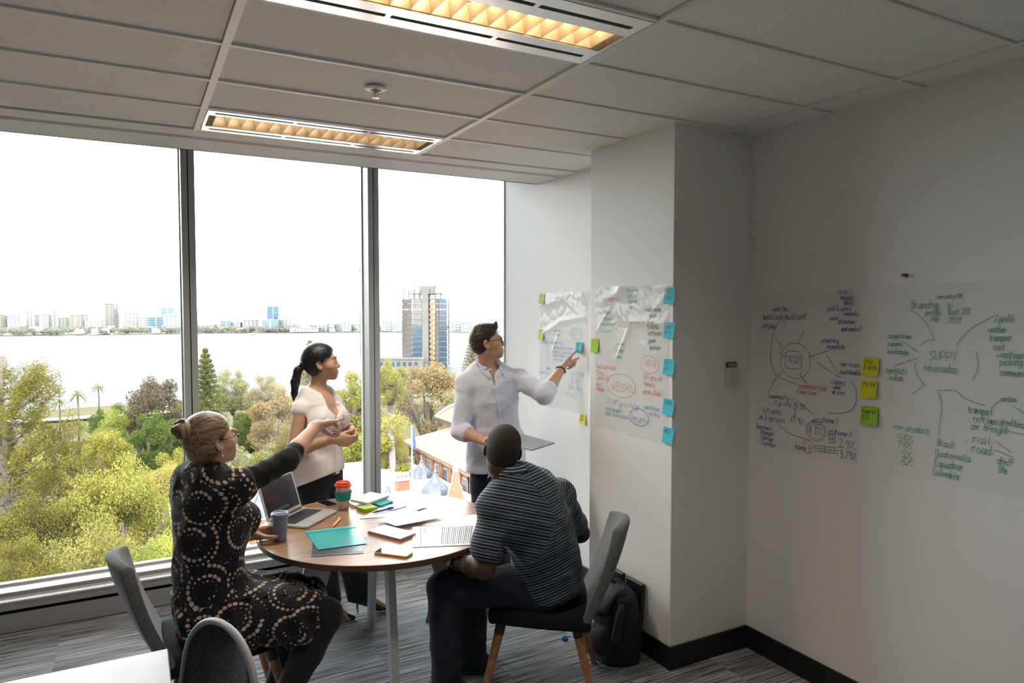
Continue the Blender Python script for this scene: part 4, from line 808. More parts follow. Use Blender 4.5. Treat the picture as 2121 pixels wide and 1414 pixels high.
def eyes_glasses(T, R, s, par, iris, brow, glasses=None, fem=False):
    for x,nm in ((-1,'eye'),(1,'eye')):
        c = T(x*.031,.0738,.001); mb = MB(); r = .0146*s
        mb.lathe([(r*math.sin(a), r*math.cos(a)) for a in [math.pi*q/12 for q in range(1,12)]], 18)
        # iris and pupil caps along local +y
        mb.xf(Matrix.Rotation(-math.pi/2,4,'X')); n0 = len(mb.v)
        mb.v = [tuple(c+R@np.array(p)) for p in mb.v]; mi = []
        for f_ in mb.f:
            q = np.mean([np.array(mb.v[i]) for i in f_],0)-c; cs = float((q/np.linalg.norm(q))@R[:,1]); mi.append(1 if cs > .90 else 0)
        mb.mi = mi; e_ = mb.build(nm, [M('eye_white',(.62,.58,.55),.25), iris], par, world=True, smooth=True)
        # lids: shell over the upper and lower part of the ball
        lid = MB(); rl = .0153*s
        for lo_,hi_ in ((22,100),(-90,-14)):
            lid.grid(lambda i,j: tuple(c+R@(rl*V(math.sin(math.radians(-80+160*i))*math.cos(math.radians(lo_+(hi_-lo_)*j)), math.cos(math.radians(-80+160*i))*math.cos(math.radians(lo_+(hi_-lo_)*j)), math.sin(math.radians(lo_+(hi_-lo_)*j))))), 12, 8)
        lid.build('eyelid', par.data.materials[0] if False else LIDM[0], par, world=True, smooth=True)
        b_ = [T(x*(.012+.036*q), .0925-.022*q*q, (.021 if fem else .0185)+.007*math.sin(q*2.6)) for q in [k/6 for k in range(7)]]
        MB().tube([tuple(p) for p in b_], [.0018*s,.0030*s,.0032*s,.003*s,.0026*s,.002*s,.001*s], 6).build('eyebrow', brow, par, world=True, smooth=True)
    if glasses:
        g = MB()
        for x in (-1,1):
            rim = [tuple(T(x*.033+.0235*math.cos(a), .0985-.004*abs(math.cos(a))*1, -.002+.0195*math.sin(a))) for a in [2*math.pi*q/24 for q in range(25)]]
            g.tube(rim, .0021*s, 6, cap=False); g.tube([tuple(T(x*.056,.0955,.006)),tuple(T(x*.074,.085,.006)),tuple(T(x*.0795,.02,.004)),tuple(T(x*.0805,-.008,.004)),tuple(T(x*.079,-.026,-.012))], .0021*s, 6)
        g.tube([tuple(T(-.010,.099,.003)),tuple(T(0,.102,.006)),tuple(T(.010,.099,.003))], .0014*s, 6)
        go = g.build('spectacles', glasses, par, world=True, smooth=True)
LIDM = [None]
def skin_mat(name, rough=.48):
    m = M(name, (.5,.3,.2), rough, spec=.4, bump=(320,.06)); n,l,b = NT(m); a = n.new('ShaderNodeAttribute'); a.attribute_name = 'tint'; l.new(a.outputs['Color'], b.inputs['Base Color'])
    b.inputs['Subsurface Weight'].default_value = .0; return m
def tints(P, base, spots):
    """skin colour per vertex: (centre, radius, colour, strength) spots such as lips, cheeks and nails"""
    C = np.tile(np.array([*base,1.]), (len(P),1))
    for c,r,col,st in spots:
        q = np.clip(1.4-np.linalg.norm(P-c,axis=1)/r*1.2,0,1)*st; C[:,:3] = C[:,:3]*(1-q[:,None])+np.array(col)*q[:,None]
    return C
def folds(seed, amp, fr=(9,9,9), n=5):
    r = random.Random(seed); W_ = [(r.uniform(-1,1)*fr[0], r.uniform(-1,1)*fr[1], r.uniform(-1,1)*fr[2], r.uniform(0,6)) for _ in range(n)]
    def fn(X,Y,Z):
        q = 0
        for a,b,c,p in W_: q = q+np.sin(6.28*(X*a+Y*b+Z*c)+p+1.2*np.sin(6.28*(Y*a*.5+Z*b*.4)+p))
        q = q/n; return -amp*(1-np.abs(q)*2.2)
    return fn
def cloth_mat(name, col, rough=.85, **k):
    return M(name, col, rough, bump=k.pop('bump',(500,.15)), spec=.25, sheen=.15, **k)
def lerp(a,b,t): return np.asarray(a)*(1-t)+np.asarray(b)*t
def spine(pel, neck, latp, lats, prof, bend=None):
    """elliptic torso segments from (t, half width, half depth, forward shift)"""
    pts = []
    for t,a,b,fw in prof:
        lat = unit(lerp(latp,lats,min(1,max(0,t)))); up = unit(np.asarray(neck)-pel); fwd = np.cross(up,lat)
        c = lerp(pel,neck,t)+fwd*fw+(bend*math.sin(max(0,min(1,t))*math.pi) if bend is not None else 0); pts.append((c,a,b,lat))
    return [(p[0],q[0],(p[1],p[2]),(q[1],q[2]),p[3]*.5+q[3]*.5) for p,q in zip(pts,pts[1:])]
# ---------------------------------------------------------------- the four people
def A3(*a): return {k:np.array(v,float) for k,v in a[0].items()}
def bounds(J, pad=.24):
    P = np.array(list(J.values())); return P.min(0)-pad, P.max(0)+pad
def arm(F, s, e, w, ru=.049, rf=.041, rw=.027, g=0, k=.02, upper=True, fore=True):
    if upper: F.ec(s, e, ru, rf*.98, k=k, g=g)
    if fore:
        d = w-e; F.ec(e, e+d*.35, rf, rf*1.02, k=.015, g=g); F.ec(e+d*.35, w, rf*1.02, rw, k=.015, g=g)
def leg(F, h, k_, a, rt=.085, rk=.058, rc=.056, ra=.037, g=0, k=.03):
    F.ec(h, k_, rt, rk, k=k, g=g); d = a-k_; F.ec(k_, k_+d*.35, rk, rc, k=.02, g=g); F.ec(k_+d*.35, a, rc, ra, k=.02, g=g)
def put(F, prims):
    for p0,p1,r0,r1,lat,k in prims: F.ec(p0,p1,r0,r1,lat,k)
def cut(F, p, d, r=.075, depth=.09):      # hollow, clean end for a sleeve or trouser leg
    d = unit(d); F.ec(p+d*r*.92, p+d*(r*.92+depth), r, r, k=.003, mode='s')
def gclip(P, F, keep):
    m = keep(P); idx = -np.ones(len(P),int); ok = m[F].all(1); F = F[ok]; u = np.unique(F); idx[u] = np.arange(len(u)); return P[u], idx[F]
def hair_cap(F, T, R, s, gr, fem=True, nape=-.085):
    F.el(T(0,-.014,.027), R, [(.073+gr)*s,(.092+gr)*s,(.084+gr)*s], .01)
    F.el(T(0,-.038,-.022), R, [(.062+gr)*s,(.058+gr)*s,(.062+gr)*s], .03*s)
def hair_face(F, T, R, s, fem=True, nape=-.085, ear=True):
    F.el(T(0,.116,-.030), R, [.090*s,.085*s,(.100 if fem else .088)*s], .030*s, 's')
    for x in (-1,1):
        F.el(T(x*.078,.062,-.040), R, [.052*s,.056*s,.078*s], .012*s, 's')
        if ear: F.el(T(x*.084,-.006,-.017), R, [.019*s,.023*s,.033*s], .006*s, 's')
    F.el(T(0,.05,-.13), R, [.11*s,.10*s,.085*s], .01*s, 's')
    F.clip(T(0,0,nape), -R[:,2])
m_ink = M('iris_brown', (.04,.022,.012), .15); m_shoe = M('black_leather', (.012,.012,.013), .3)

# ===== man standing at the sheets, pointing with his left hand
J = A3(dict(head=(1.979,4.006,1.608), neck=(2.003,4.045,1.41), rs=(1.848,4.025,1.352), ls=(2.216,4.010,1.358), re=(1.790,3.995,1.055), rw=(1.860,3.770,1.018), rt=(1.907,3.60,1.03),
  le=(2.255,3.745,1.280), lw=(2.436,3.836,1.430), lt=(2.584,3.893,1.536), pel=(2.055,4.02,.93), rh=(1.965,4.03,.90), lh=(2.145,4.02,.90), rk=(1.955,4.03,.49), lk=(2.15,4.01,.49), ra=(1.95,4.08,.085), la=(2.16,4.06,.085)))
lo, hi = bounds(J, .16); lo[2] = .0
R1 = frame((.93,-.36), 9, 0); s1 = 1.0
hd = unit(J['lt']-J['lw']); hp1, nl1 = hand(J['lw'], hd, V(.15,-.62,-.78), True, 1.0, ((2,4,4),(72,88,50),(78,88,50),(82,86,50)), tc=(.80,.42,.42))
hp2, nl2 = hand(J['rw'], V(.35,-.93,.02), V(0,0,1), False, 1.0, ((5,8,8),)*4, tc=(.6,.7,.35))
F = Field(lo, hi, .0065, [(J['head'],.135),(J['lt']*.4+J['lw']*.6,.12),(J['rt'],.10)], .0032)
prof = [(-.10,.150,.112,0),(.05,.160,.115,0),(.32,.142,.102,.004),(.62,.160,.112,.006),(.84,.168,.102,0),(.95,.12,.075,-.008),(1.02,.065,.058,-.008)]
lat = J['rs']-J['ls']; SP1 = spine(J['pel'], J['neck'], V(-1,0,0), lat, prof)
for p in SP1: F.ec(*p, k=.03)
for a,b in (('rs','re'),('ls','le')): F.ec(lerp(J['neck'],J[a],.35)-V(0,0,.02), J[a], .055, .060, k=.03)
arm(F, J['rs'], J['re'], J['rw']); arm(F, J['ls'], J['le'], J['lw'])
leg(F, J['rh'], J['rk'], J['ra']); leg(F, J['lh'], J['lk'], J['la'])
for a in ('ra','la'): F.ec(J[a]-V(0,-.02,.045), J[a]+V(.02,-.14,-.055), (.036,.028), (.035,.022), V(1,0,0), .02)
T1 = head_into(F, J['head'], R1, s1, False, neck=J['neck']-V(0,0,.03), mouth=1)
put(F, hp1); put(F, hp2)
P, Q = F.mesh()
LIDM[0] = M('lid_tan', (.40,.22,.14), .5)
body = np_mesh('person', P, Q, skin_mat('skin'), attrs={'tint':('FLOAT_COLOR', tints(P,(.56,.325,.215),[(T1(0,.095,-.069),.020,(.42,.15,.12),.8),(T1(.012,.09,-.069),.014,(.42,.15,.12),.6),(T1(-.012,.09,-.069),.014,(.42,.15,.12),.6),(T1(0,.06,-.09),.05,(.34,.19,.13),.35)]+[(c,r,(.62,.42,.36),.5) for c,r in nl1]))})
tag(body, 'man standing in a pale blue checked shirt and glasses, pointing at a blue note', 'person')
# shirt: loose torso, sleeves rolled at the elbow, tails out
F = Field(lo, hi, .0044)
hem = [(J['pel']-V(0,0,.17), J['pel'], (.192,.142), (.180,.134), V(-1,0,0))]
for p in hem+SP1[1:-1]: F.ec(*p, k=.04, g=.016)
for a in ('rs','ls'): F.ec(lerp(J['neck'],J[a],.30)-V(0,0,.026), J[a], .050, .060, k=.03, g=.006)
sl = {}
for s_,e_,w_ in (('rs','re','rw'),('ls','le','lw')):
    d = J[w_]-J[e_]; end = J[e_]+unit(d)*.045; sl[e_] = end
    F.ec(J[s_], J[e_], .058, .052, k=.03, g=.004); F.ec(J[e_], end, .052, .051, k=.02, g=.003)
fo = folds(3, .0055, (6,6,6), 5); F.wave(lo+.02, hi-.02, fo)
for s_,e_,w_ in (('rs','re','rw'),('ls','le','lw')): d = unit(J[w_]-J[e_]); F.ec(sl[e_]-d*.03, sl[e_]+d*.008, .0575, .0575, k=.008); cut(F, sl[e_]+d*.028, d, .062)
F.clip(J['pel']-V(0,0,.135), V(.10,.0,-1)); F.ec(J['neck']+V(-.01,-.035,.02), J['neck']+V(-.02,-.06,.10), .062, .09, k=.006, mode='s')
F.ec(J['neck']+V(-.010,-.11,-.055), J['neck']+V(-.015,-.10,.06), (.006,.05), (.034,.05), V(1,0,0), .008, 's')
P, Q = F.mesh(); rt_ = V(-1,0,0)
segs = [(J['pel']-V(0,0,.2), J['neck'], rt_, .18, .13, 0), (J['rs'],J['re'],V(0,1,0),.062,.062,0), (J['ls'],J['le'],V(0,0,1),.062,.062,0), (J['re'],sl['re'],V(0,1,0),.062,.062,.3), (J['le'],sl['le'],V(0,0,1),.062,.062,.3)]
m_chk = cloth_mat('check_cotton', (.62,.67,.80), .85)
n,l,b = NT(m_chk); at = n.new('ShaderNodeAttribute'); at.attribute_name = 'cloth'; sp_ = n.new('ShaderNodeSeparateXYZ'); l.new(at.outputs['Vector'], sp_.inputs[0])
def nmath(n, l, op, a, b_=None, c_=None):
    q = n.new('ShaderNodeMath'); q.operation = op
    for i,v in enumerate((a,b_,c_)):
        if v is None: continue
        if isinstance(v,(int,float)): q.inputs[i].default_value = v
        else: l.new(v, q.inputs[i])
    return q.outputs[0]
def band(n, l, s, per, wd, sm=.1):
    f = nmath(n,l,'FRACT',nmath(n,l,'MULTIPLY',s,1/per)); f = nmath(n,l,'ABSOLUTE',nmath(n,l,'SUBTRACT',f,.5))
    q = n.new('ShaderNodeMapRange'); q.inputs[1].default_value = wd/2-sm/2; q.inputs[2].default_value = wd/2+sm/2; q.inputs[3].default_value = 1; q.inputs[4].default_value = 0; l.new(f,q.inputs[0]); return q.outputs[0]
ck = nmath(n,l,'ADD',band(n,l,sp_.outputs[0],.0110,.42,.12),band(n,l,sp_.outputs[1],.0110,.42,.12)); ck = nmath(n,l,'MULTIPLY',ck,.5)
mx = n.new('ShaderNodeMix'); mx.data_type = 'RGBA'; mx.inputs[6].default_value = (.83,.84,.90,1); mx.inputs[7].default_value = (.53,.58,.78,1); l.new(ck,mx.inputs[0]); l.new(mx.outputs[2],b.inputs['Base Color'])
sh1 = np_mesh('shirt', P, Q, m_chk, body, {'cloth':('FLOAT_VECTOR',uvw(P,segs))})
# placket, buttons, collar
def drape(mb, pts, w, th, nrm):   # a strip following points, offset along nrm
    pts = [V(*p) for p in pts]; vs = []
    for i,p in enumerate(pts):
        d = unit(pts[min(i+1,len(pts)-1)]-pts[max(i-1,0)]); x = unit(np.cross(nrm,d))*w/2; vs += [p-x-nrm*th, p+x-nrm*th, p+x+nrm*th, p-x+nrm*th]
    fs = [(4*i+a,4*i+(a+1)%4,4*i+4+(a+1)%4,4*i+4+a) for i in range(len(pts)-1) for a in range(4)]+[(3,2,1,0),(4*len(pts)-4,4*len(pts)-3,4*len(pts)-2,4*len(pts)-1)]
    return mb.add(vs, fs)
def snap(P, line, nrm, off=.003):   # move line points onto the cloth surface along nrm
    out = []
    for p in line:
        p = V(*p); d = P-p; al = d@nrm; ra = np.linalg.norm(d-al[:,None]*nrm,axis=1); m = ra < .013
        out.append(p+nrm*(al[m].max()+off) if m.any() else p)
    return out
fw = V(.02,-1,0); ln = [J['neck']+V(-.012,0,-.085)+(J['pel']+V(.012,0,-.11)-J['neck']-V(-.012,0,-.085))*q for q in np.linspace(0,1,22)]
sp = snap(P, ln, fw, .001); pk_ = drape(MB(), sp, .034, .0022, fw); pk_ = pk_.build('placket', M('check_plain',(.66,.70,.82),.85), body, world=True)
bt = MB()
for q in (2,6,10,14,18): bt.lathe([(.0055,0),(.0055,.002),(.003,.0025)],10).xf(Matrix.Translation(tuple(sp[q]+fw*.002))@Matrix.Rotation(math.pi/2,4,'X'), len(bt.v)-30)
bt.build('button', M('shell_button',(.8,.8,.8),.3), pk_, world=True)
def nearest(o):
    n_ = len(o.data.vertices); co = np.empty(n_*3,np.float32); no = np.empty(n_*3,np.float32); o.data.vertices.foreach_get('co',co); o.data.vertices.foreach_get('normal',no); co = co.reshape(-1,3); no = no.reshape(-1,3)
    def push(p, d, both=False):
        q = p
        for _ in range(3):
            i = np.argmin(((co-q)**2).sum(1)); e = float((q-co[i])@no[i])
            if e < d or both: q = q+no[i]*(d-e)
        return q
    return push
def collar(neck, R, col, mat, par, r0=.066, back=.045, front=.012, drop=.055, open_=.5, cloth=None, exact=True):
    mb = MB(); push = nearest(cloth)
    def fn(i,j):
        a = math.pi*(-1+open_*.12)+ (2*math.pi-open_*.24*math.pi)*i - math.pi/2 + math.pi   # from front left round the back to front right
        a = math.radians(90+22*open_)+math.radians(360-44*open_)*i
        x,y = math.cos(a), math.sin(a); fr = (y+1)/2; top = back*(1-fr)+front*fr
        if j < .4: q = j/.4; rr = r0+.004*q; z = -.02+(top+.02)*q
        else: q = (j-.4)/.6; rr = r0+.004+ (.014+.022*fr**3)*q; z = top-(drop*(.55+.75*fr**4))*q+.006*math.sin(3.14*q)
        p = neck+R@V(x*rr, y*rr*.98+.004, z)
        return tuple(push(p+V(0,0,.022 if j >= .4 and exact else 0), .0045+.006*(1-j) if j >= .4 else .002, exact and j >= .4))
    mb.shell(fn, 44, 14, (0,0,-.0018)); return mb.build('collar', mat, par, world=True, smooth=True)
collar(J['neck']+V(-.006,-.030,.044), frame((.25,-1),0,0)@np.array(Matrix.Rotation(-.22,3,'X')), None, M('check_plain',(.72,.76,.86),.85), body, r0=.064, back=.034, front=.004, drop=.085, open_=1.1, cloth=sh1)
F = Field(V(1.72,3.82,.0), V(2.40,4.24,1.0), .0065)
F.ec(J['pel']-V(0,0,.02), J['pel']+V(0,0,.03), (.165,.118), (.16,.115), V(1,0,0), .02); leg(F, J['rh'], J['rk'], J['ra']-V(0,0,.03), .092, .066, .064, .055, k=.04); leg(F, J['lh'], J['lk'], J['la']-V(0,0,.03), .092, .066, .064, .055, k=.04)
F.wave(V(1.72,3.82,.05), V(2.4,4.24,.9), folds(5,.006,(4,4,8))); P, Q = F.mesh(); m_navy = cloth_mat('navy_twill', (.018,.024,.040), .85)
np_mesh('trousers', P, Q, m_navy, body)
for a in ('ra','la'):
    F = Field(J[a]-V(.12,.26,.1), J[a]+V(.12,.14,.08), .006); q = J[a]*V(1,1,0)
    F.ec(q+V(0,.035,.04), q+V(.02,-.15,.03), (.042,.04), (.044,.028), V(1,0,0), .01); F.ec(q+V(0,.02,.06), q+V(0,0,.10), .043, .042, k=.02); F.clip(q+V(0,0,.001), V(0,0,-1)); P, Q = F.mesh(); np_mesh('shoe', P, Q, m_shoe, body)
# hair, eyes, glasses, bracelet
hl, hh = J['head']-.17, J['head']+.17
F = Field(hl, hh, .0036); F.el(T1(0,-.014,.028), R1, [.0765,.096,.0885], .01); F.el(T1(0,-.040,-.02), R1, [.063,.060,.060], .03)
F.ec(T1(-.02,.052,.092), T1(-.01,-.03,.098), (.046,.020), (.058,.022), R1[:,0], .03); F.ec(T1(.0,.066,.088), T1(-.02,.070,.098), (.040,.014), (.03,.012), R1[:,0], .02)
hair_face(F, T1, R1, 1., False, -.070); F.wave(hl+.01, hh-.01, lambda X,Y,Z: .0010*np.sin(X*310+Y*140)*np.sin(Z*120+Y*260)); P, Q = F.mesh()
def hair_mat(name, c1, c2, sc=(95,10,95), rough=.42):
    m = M(name, c1, rough, spec=.4); n,l,b = NT(m); tc = n.new('ShaderNodeTexCoord'); mp = n.new('ShaderNodeMapping'); mp.inputs['Scale'].default_value = sc; at_ = n.new('ShaderNodeAttribute'); at_.attribute_name = 'strand'; l.new(at_.outputs['Vector'],mp.inputs['Vector'])
    t = n.new('ShaderNodeTexNoise'); t.inputs['Scale'].default_value = 1; t.inputs['Detail'].default_value = 4; t.inputs['Distortion'].default_value = .8; l.new(mp.outputs[0],t.inputs['Vector'])
    mx = n.new('ShaderNodeMix'); mx.data_type = 'RGBA'; mx.inputs[6].default_value = (*c1,1); mx.inputs[7].default_value = (*c2,1); r_ = n.new('ShaderNodeMapRange'); r_.inputs[1].default_value = .35; r_.inputs[2].default_value = .65; l.new(t.outputs['Fac'],r_.inputs[0]); l.new(r_.outputs[0],mx.inputs[0]); l.new(mx.outputs[2],b.inputs['Base Color'])
    bp = n.new('ShaderNodeBump'); bp.inputs['Strength'].default_value = .7; bp.inputs['Distance'].default_value = .004; l.new(t.outputs['Fac'],bp.inputs['Height']); l.new(bp.outputs[0],b.inputs['Normal']); return m
np_mesh('hair', P, Q, hair_mat('hair_dark_brown',(.016,.010,.007),(.055,.034,.022)), body, {'strand':('FLOAT_VECTOR',(P-J['head'])@R1)})
eyes_glasses(T1, R1, 1., body, m_ink, M('brow_dark',(.015,.01,.008),.6), M('glasses_black',(.015,.014,.014),.3))
d = unit(J['lw']-J['le']); c = J['lw']-d*.012; x = unit(np.cross(d,V(0,0,1))); y = np.cross(d,x)
MB().tube([tuple(c+x*.0325*math.cos(a)+y*.0325*math.sin(a)+d*.006*math.sin(a)) for a in [2*math.pi*q/24 for q in range(25)]], .0042, 8, cap=False).tube([tuple(c+x*.033*math.cos(a)+y*.033*math.sin(a)+d*.012) for a in (2.2,2.35,2.5)], .004, 6).build('bracelet', M('black_cord',(.008,.008,.01),.6), body, world=True, smooth=True)
# grey tablet he carries
tb_ = thing('tablet', 'thin grey tablet held flat by the standing man', 'tablet', (1.965,3.50,1.050)); tb_.rotation_euler = (math.radians(5),math.radians(-3),math.radians(20))
MB().box((-.105,-.15,0),(.105,.15,.008)).build('tablet_body', M('slate_metal',(.33,.37,.39),.4,metal=.3), tb_, bevel=.003)
MB().box((-.098,-.143,-.001),(.098,.143,.0005)).build('tablet_glass', m_pg, tb_)

# ===== woman standing behind the table, hands together
J = A3(dict(head=(.973,4.180,1.502), neck=(.955,4.205,1.318), rs=(.842,4.128,1.243), ls=(1.070,4.284,1.243), re=(.778,4.07,1.010), rw=(.985,3.930,1.085), rt=(1.088,3.90,1.056), le=(1.135,4.26,1.03), lw=(1.118,4.065,1.112), lt=(1.115,3.92,1.03),
  pel=(.945,4.185,.86), rh=(.885,4.14,.84), lh=(1.005,4.23,.84), rk=(.94,4.11,.47), lk=(1.09,4.14,.47), ra=(.962,4.09,.135), la=(1.165,4.045,.145)))
lo, hi = bounds(J, .15); lo[2] = 0; sW = .93
R2 = frame((.955,-.30), 4, 0)
hp1, nl1 = hand(J['rw'], V(.93,-.12,-.24), V(.12,.97,.1), False, .9, ((38,50,30),(42,55,30),(46,58,30),(50,60,30)), tc=(.75,.5,.3))
hp2, nl2 = hand(J['lw'], V(.10,-.83,-.52), V(-.95,-.05,-.15), True, .9, ((42,55,35),(48,60,35),(54,62,35),(58,62,35)), tc=(.75,.45,.35))
F = Field(lo, hi, .0062, [(J['head'],.13),(V(1.06,3.95,1.07),.13)], .0032)
latp = J['rs']-J['ls']
prof = [(-.12,.155,.110,-.005),(.05,.150,.108,-.005),(.38,.112,.085,.0),(.62,.125,.098,.006),(.84,.140,.088,.002),(.95,.095,.062,-.008),(1.02,.052,.048,-.008)]
SP2 = spine(J['pel'], J['neck'], latp, latp, prof)
for p in SP2: F.ec(*p, k=.03)
fw2 = unit(V(.62,-.78,0)); lt2 = unit(latp)
for x in (-1,1): c = lerp(J['pel'],J['neck'],.68)+fw2*.075+lt2*x*.062; F.ec(c, c+fw2*.012, .052, k=.03)
for a in ('rs','ls'): F.ec(lerp(J['neck'],J[a],.35)-V(0,0,.018), J[a], .042, .046, k=.03)
arm(F, J['rs'], J['re'], J['rw'], .043, .036, .0235); arm(F, J['ls'], J['le'], J['lw'], .043, .036, .0235)
leg(F, J['rh'], J['rk'], J['ra'], .08,.052,.05,.032); leg(F, J['lh'], J['lk'], J['la'], .08,.052,.05,.032)
FT = {'ra':unit(V(.75,-.66,0)), 'la':unit(V(.97,-.25,0))}
for a in ('ra','la'): F.ec(J[a]-V(0,0,.035), J[a]+FT[a]*.15+V(0,0,-.12), (.028,.030), (.026,.012), np.cross(FT[a],V(0,0,1)), .02)
T2 = head_into(F, J['head'], R2, sW, True, neck=J['neck']-V(0,0,.03), neckr=.047)
put(F, hp1); put(F, hp2); P, Q = F.mesh(); LIDM[0] = M('lid_warm', (.44,.26,.18), .5)
body = np_mesh('person', P, Q, skin_mat('skin'), attrs={'tint':('FLOAT_COLOR', tints(P,(.56,.34,.225),[(T2(0,.094,-.069),.018,(.42,.11,.10),.9),(T2(.011,.089,-.069),.013,(.42,.11,.10),.8),(T2(-.011,.089,-.069),.013,(.42,.11,.10),.8)]+[(c,r*.9,(.16,.02,.03),1.) for c,r in nl1+nl2]))})
tag(body, 'woman standing in a white sleeveless blouse with black ponytail and joined hands', 'person')
F = Field(lo, hi, .0040)
for p in [(J['pel']-V(0,0,.10), J['pel'], (.182,.136), (.170,.124), latp)]+SP2[1:-1]: F.ec(*p, k=.035, g=.009)
c = lerp(J['pel'],J['neck'],.38); F.ec(c-V(0,0,.08), c+V(0,0,.08), (.138,.105), (.140,.108), latp, .06)
for x in (-1,1): c = lerp(J['pel'],J['neck'],.68)+fw2*.075+lt2*x*.062; F.ec(c, c+fw2*.012, .056, k=.04, g=.01)
for a,e in (('rs','re'),('ls','le')): F.ec(lerp(J['neck'],J[a],.40)-V(0,0,.022), J[a], .038, .044, k=.025, g=.002); d = J[e]-J[a]; F.ec(J[a], J[a]+d*.05, .046, .049, k=.02); cut(F, J[a]+d*.13, d, .060)
F.wave(lo+.02, hi-.02, folds(9,.0055,(5,5,5),5))
nb_ = J['neck']+fw2*.02; F.ec(nb_-V(0,0,.01), nb_+V(0,0,.1), .062, .11, k=.006, mode='s')
for q in range(5): c = nb_+fw2*(.060+.012*q)-V(0,0,.02+.030*q); F.ec(c, c+V(0,0,.06), max(.006,.050-.0105*q), .055, k=.006, mode='s')
F.clip(J['pel']-V(0,0,.055), V(.28,-.30,-1)); P, Q = F.mesh(); m_blouse = cloth_mat('ivory_crepe', (.88,.85,.835), .75)
np_mesh('blouse', P, Q, m_blouse, body)
base_ = nb_+fw2*.10-V(0,0,.17); ln = [base_+(J['pel']+fw2*.14-V(0,0,.10)-base_)*q for q in np.linspace(0,1,18)]
sp = snap(P, ln, fw2, .001); drape(MB(), sp, .030, .002, fw2).build('placket', m_blouse, body, world=True)
gold = M('gold_snap', (.55,.38,.12), .3, metal=.9)
for x in (1,-1):
    c0 = lerp(J['pel'],J['neck'],.715)+fw2*.16+lt2*x*.076; fl = MB(); rows = []
    for q in range(6): rows.append(snap(P, [c0+lt2*.045*(1-2*w/7)-V(0,0,.05*q/5) for w in range(8)], fw2, .004))
    vs = [tuple(p) for r_ in rows for p in r_]; n0 = len(vs); vs += [tuple(np.array(p)-fw2*.004) for p in vs]
    fs = [(r_*8+w,r_*8+w+1,(r_+1)*8+w+1,(r_+1)*8+w) for r_ in range(5) for w in range(7)]; fs += [tuple(n0+i for i in f_[::-1]) for f_ in fs]
    edge = [w for w in range(8)]+[r_*8+7 for r_ in range(1,6)]+[40+w for w in range(6,-1,-1)]+[r_*8 for r_ in range(4,0,-1)]
    fs += [(edge[i],n0+edge[i],n0+edge[(i+1)%len(edge)],edge[(i+1)%len(edge)]) for i in range(len(edge))]
    fo_ = fl.add(vs, fs).build('pocket_flap', m_blouse, body, world=True, smooth=True, angle=.8)
    sn = MB()
    for w in (0,7):
        p = np.array(rows[0][w])+fw2*.003; k0 = len(sn.v); sn.lathe([(.0045,-.002),(.0045,.002),(.002,.003)],10); sn.xf(Matrix.Translation(tuple(p))@V3rot(fw2) if False else Matrix.Translation(tuple(p))@Vector(tuple(fw2)).to_track_quat('Z','Y').to_matrix().to_4x4(), k0)
    tag(sn.build('snap_button', gold, fo_, world=True), kind='stuff')
p = lerp(J['neck'],J['rs'],.62)+V(0,0,.052); MB().lathe([(.0045,0),(.0045,.003),(.002,.004)],10,tuple(p)).build('shoulder_snap', gold, body, world=True)
F = Field(V(.66,3.90,.05), V(1.32,4.40,.98), .006)
F.ec(J['pel']-V(0,0,.03), J['pel']+V(0,0,.07), (.158,.112), (.140,.100), latp, .02)
for h,k_,a,d in (('rh','rk','ra',V(.02,-.01,0)),('lh','lk','la',V(-.02,.0,0))): F.ec(J[h],J[k_],.088,.068,k=.04); F.ec(J[k_],J[a]+V(0,0,-.045)+d*.3,(.066,.066),(.082,.070),V(1,0,0),.03)
F.wave(V(.66,3.9,.1), V(1.32,4.4,.9), folds(12,.006,(5,5,3))); F.clip(V(0,0,.088), V(0,0,-1)); P, Q = F.mesh()
np_mesh('trousers', P, Q, cloth_mat('black_suiting', (.014,.016,.020), .8), body)
for a in ('ra','la'):
    f_ = FT[a]; lt_ = np.cross(f_,V(0,0,1)); g = J[a]*V(1,1,0); F = Field(g-V(.2,.2,.01), g+V(.26,.2,.17), .0042)
    F.ec(g-f_*.015+V(0,0,.085), g+f_*.09+V(0,0,.035), (.029,.030), (.033,.020), lt_, .01); F.ec(g+f_*.09+V(0,0,.030), g+f_*.175+V(0,0,.014), (.034,.020), (.015,.012), lt_, .02)
    F.ec(g+V(0,0,.125), g+f_*.055+V(0,0,.095), (.022,.024), (.020,.022), lt_, .006, 's'); F.ec(g-f_*.03+V(0,0,.085), g-f_*.026+V(0,0,.004), .0085, .0042, k=.006); F.clip(V(0,0,.001), V(0,0,-1)); P, Q = F.mesh(); np_mesh('stiletto_shoe', P, Q, m_shoe, body)
hl, hh = J['head']-V(.26,.17,.26), J['head']+.16
F = Field(hl, hh, .0036); hair_cap(F, T2, R2, sW, .0095); F.el(T2(0,-.02,.035), R2, [.080,.098,.088], .02); hair_face(F, T2, R2, sW, True, -.088)
kn = T2(0,-.112,-.005); pt = [kn, kn+V(-.030,.010,-.035), kn+V(-.045,.012,-.10), kn+V(-.052,.010,-.17), kn+V(-.058,.008,-.215)]; rr = [.014,.025,.027,.019,.004]
F.ec(T2(0,-.088,.0), kn, .034, .016, k=.02)
for q in range(4): F.ec(pt[q], pt[q+1], rr[q], rr[q+1], k=.012)
F.wave(hl+.01, hh-.01, lambda X,Y,Z: .0004*np.sin(X*420+Y*300+2*np.sin(Z*40))); P, Q = F.mesh()
hw = np_mesh('hair', P, Q, hair_mat('hair_black',(.006,.006,.007),(.022,.022,.026),rough=.34), body, {'strand':('FLOAT_VECTOR',(P-J['head'])@R2)})
d = unit(pt[1]-pt[0]); x = unit(np.cross(d,V(0,0,1))); y = np.cross(d,x)
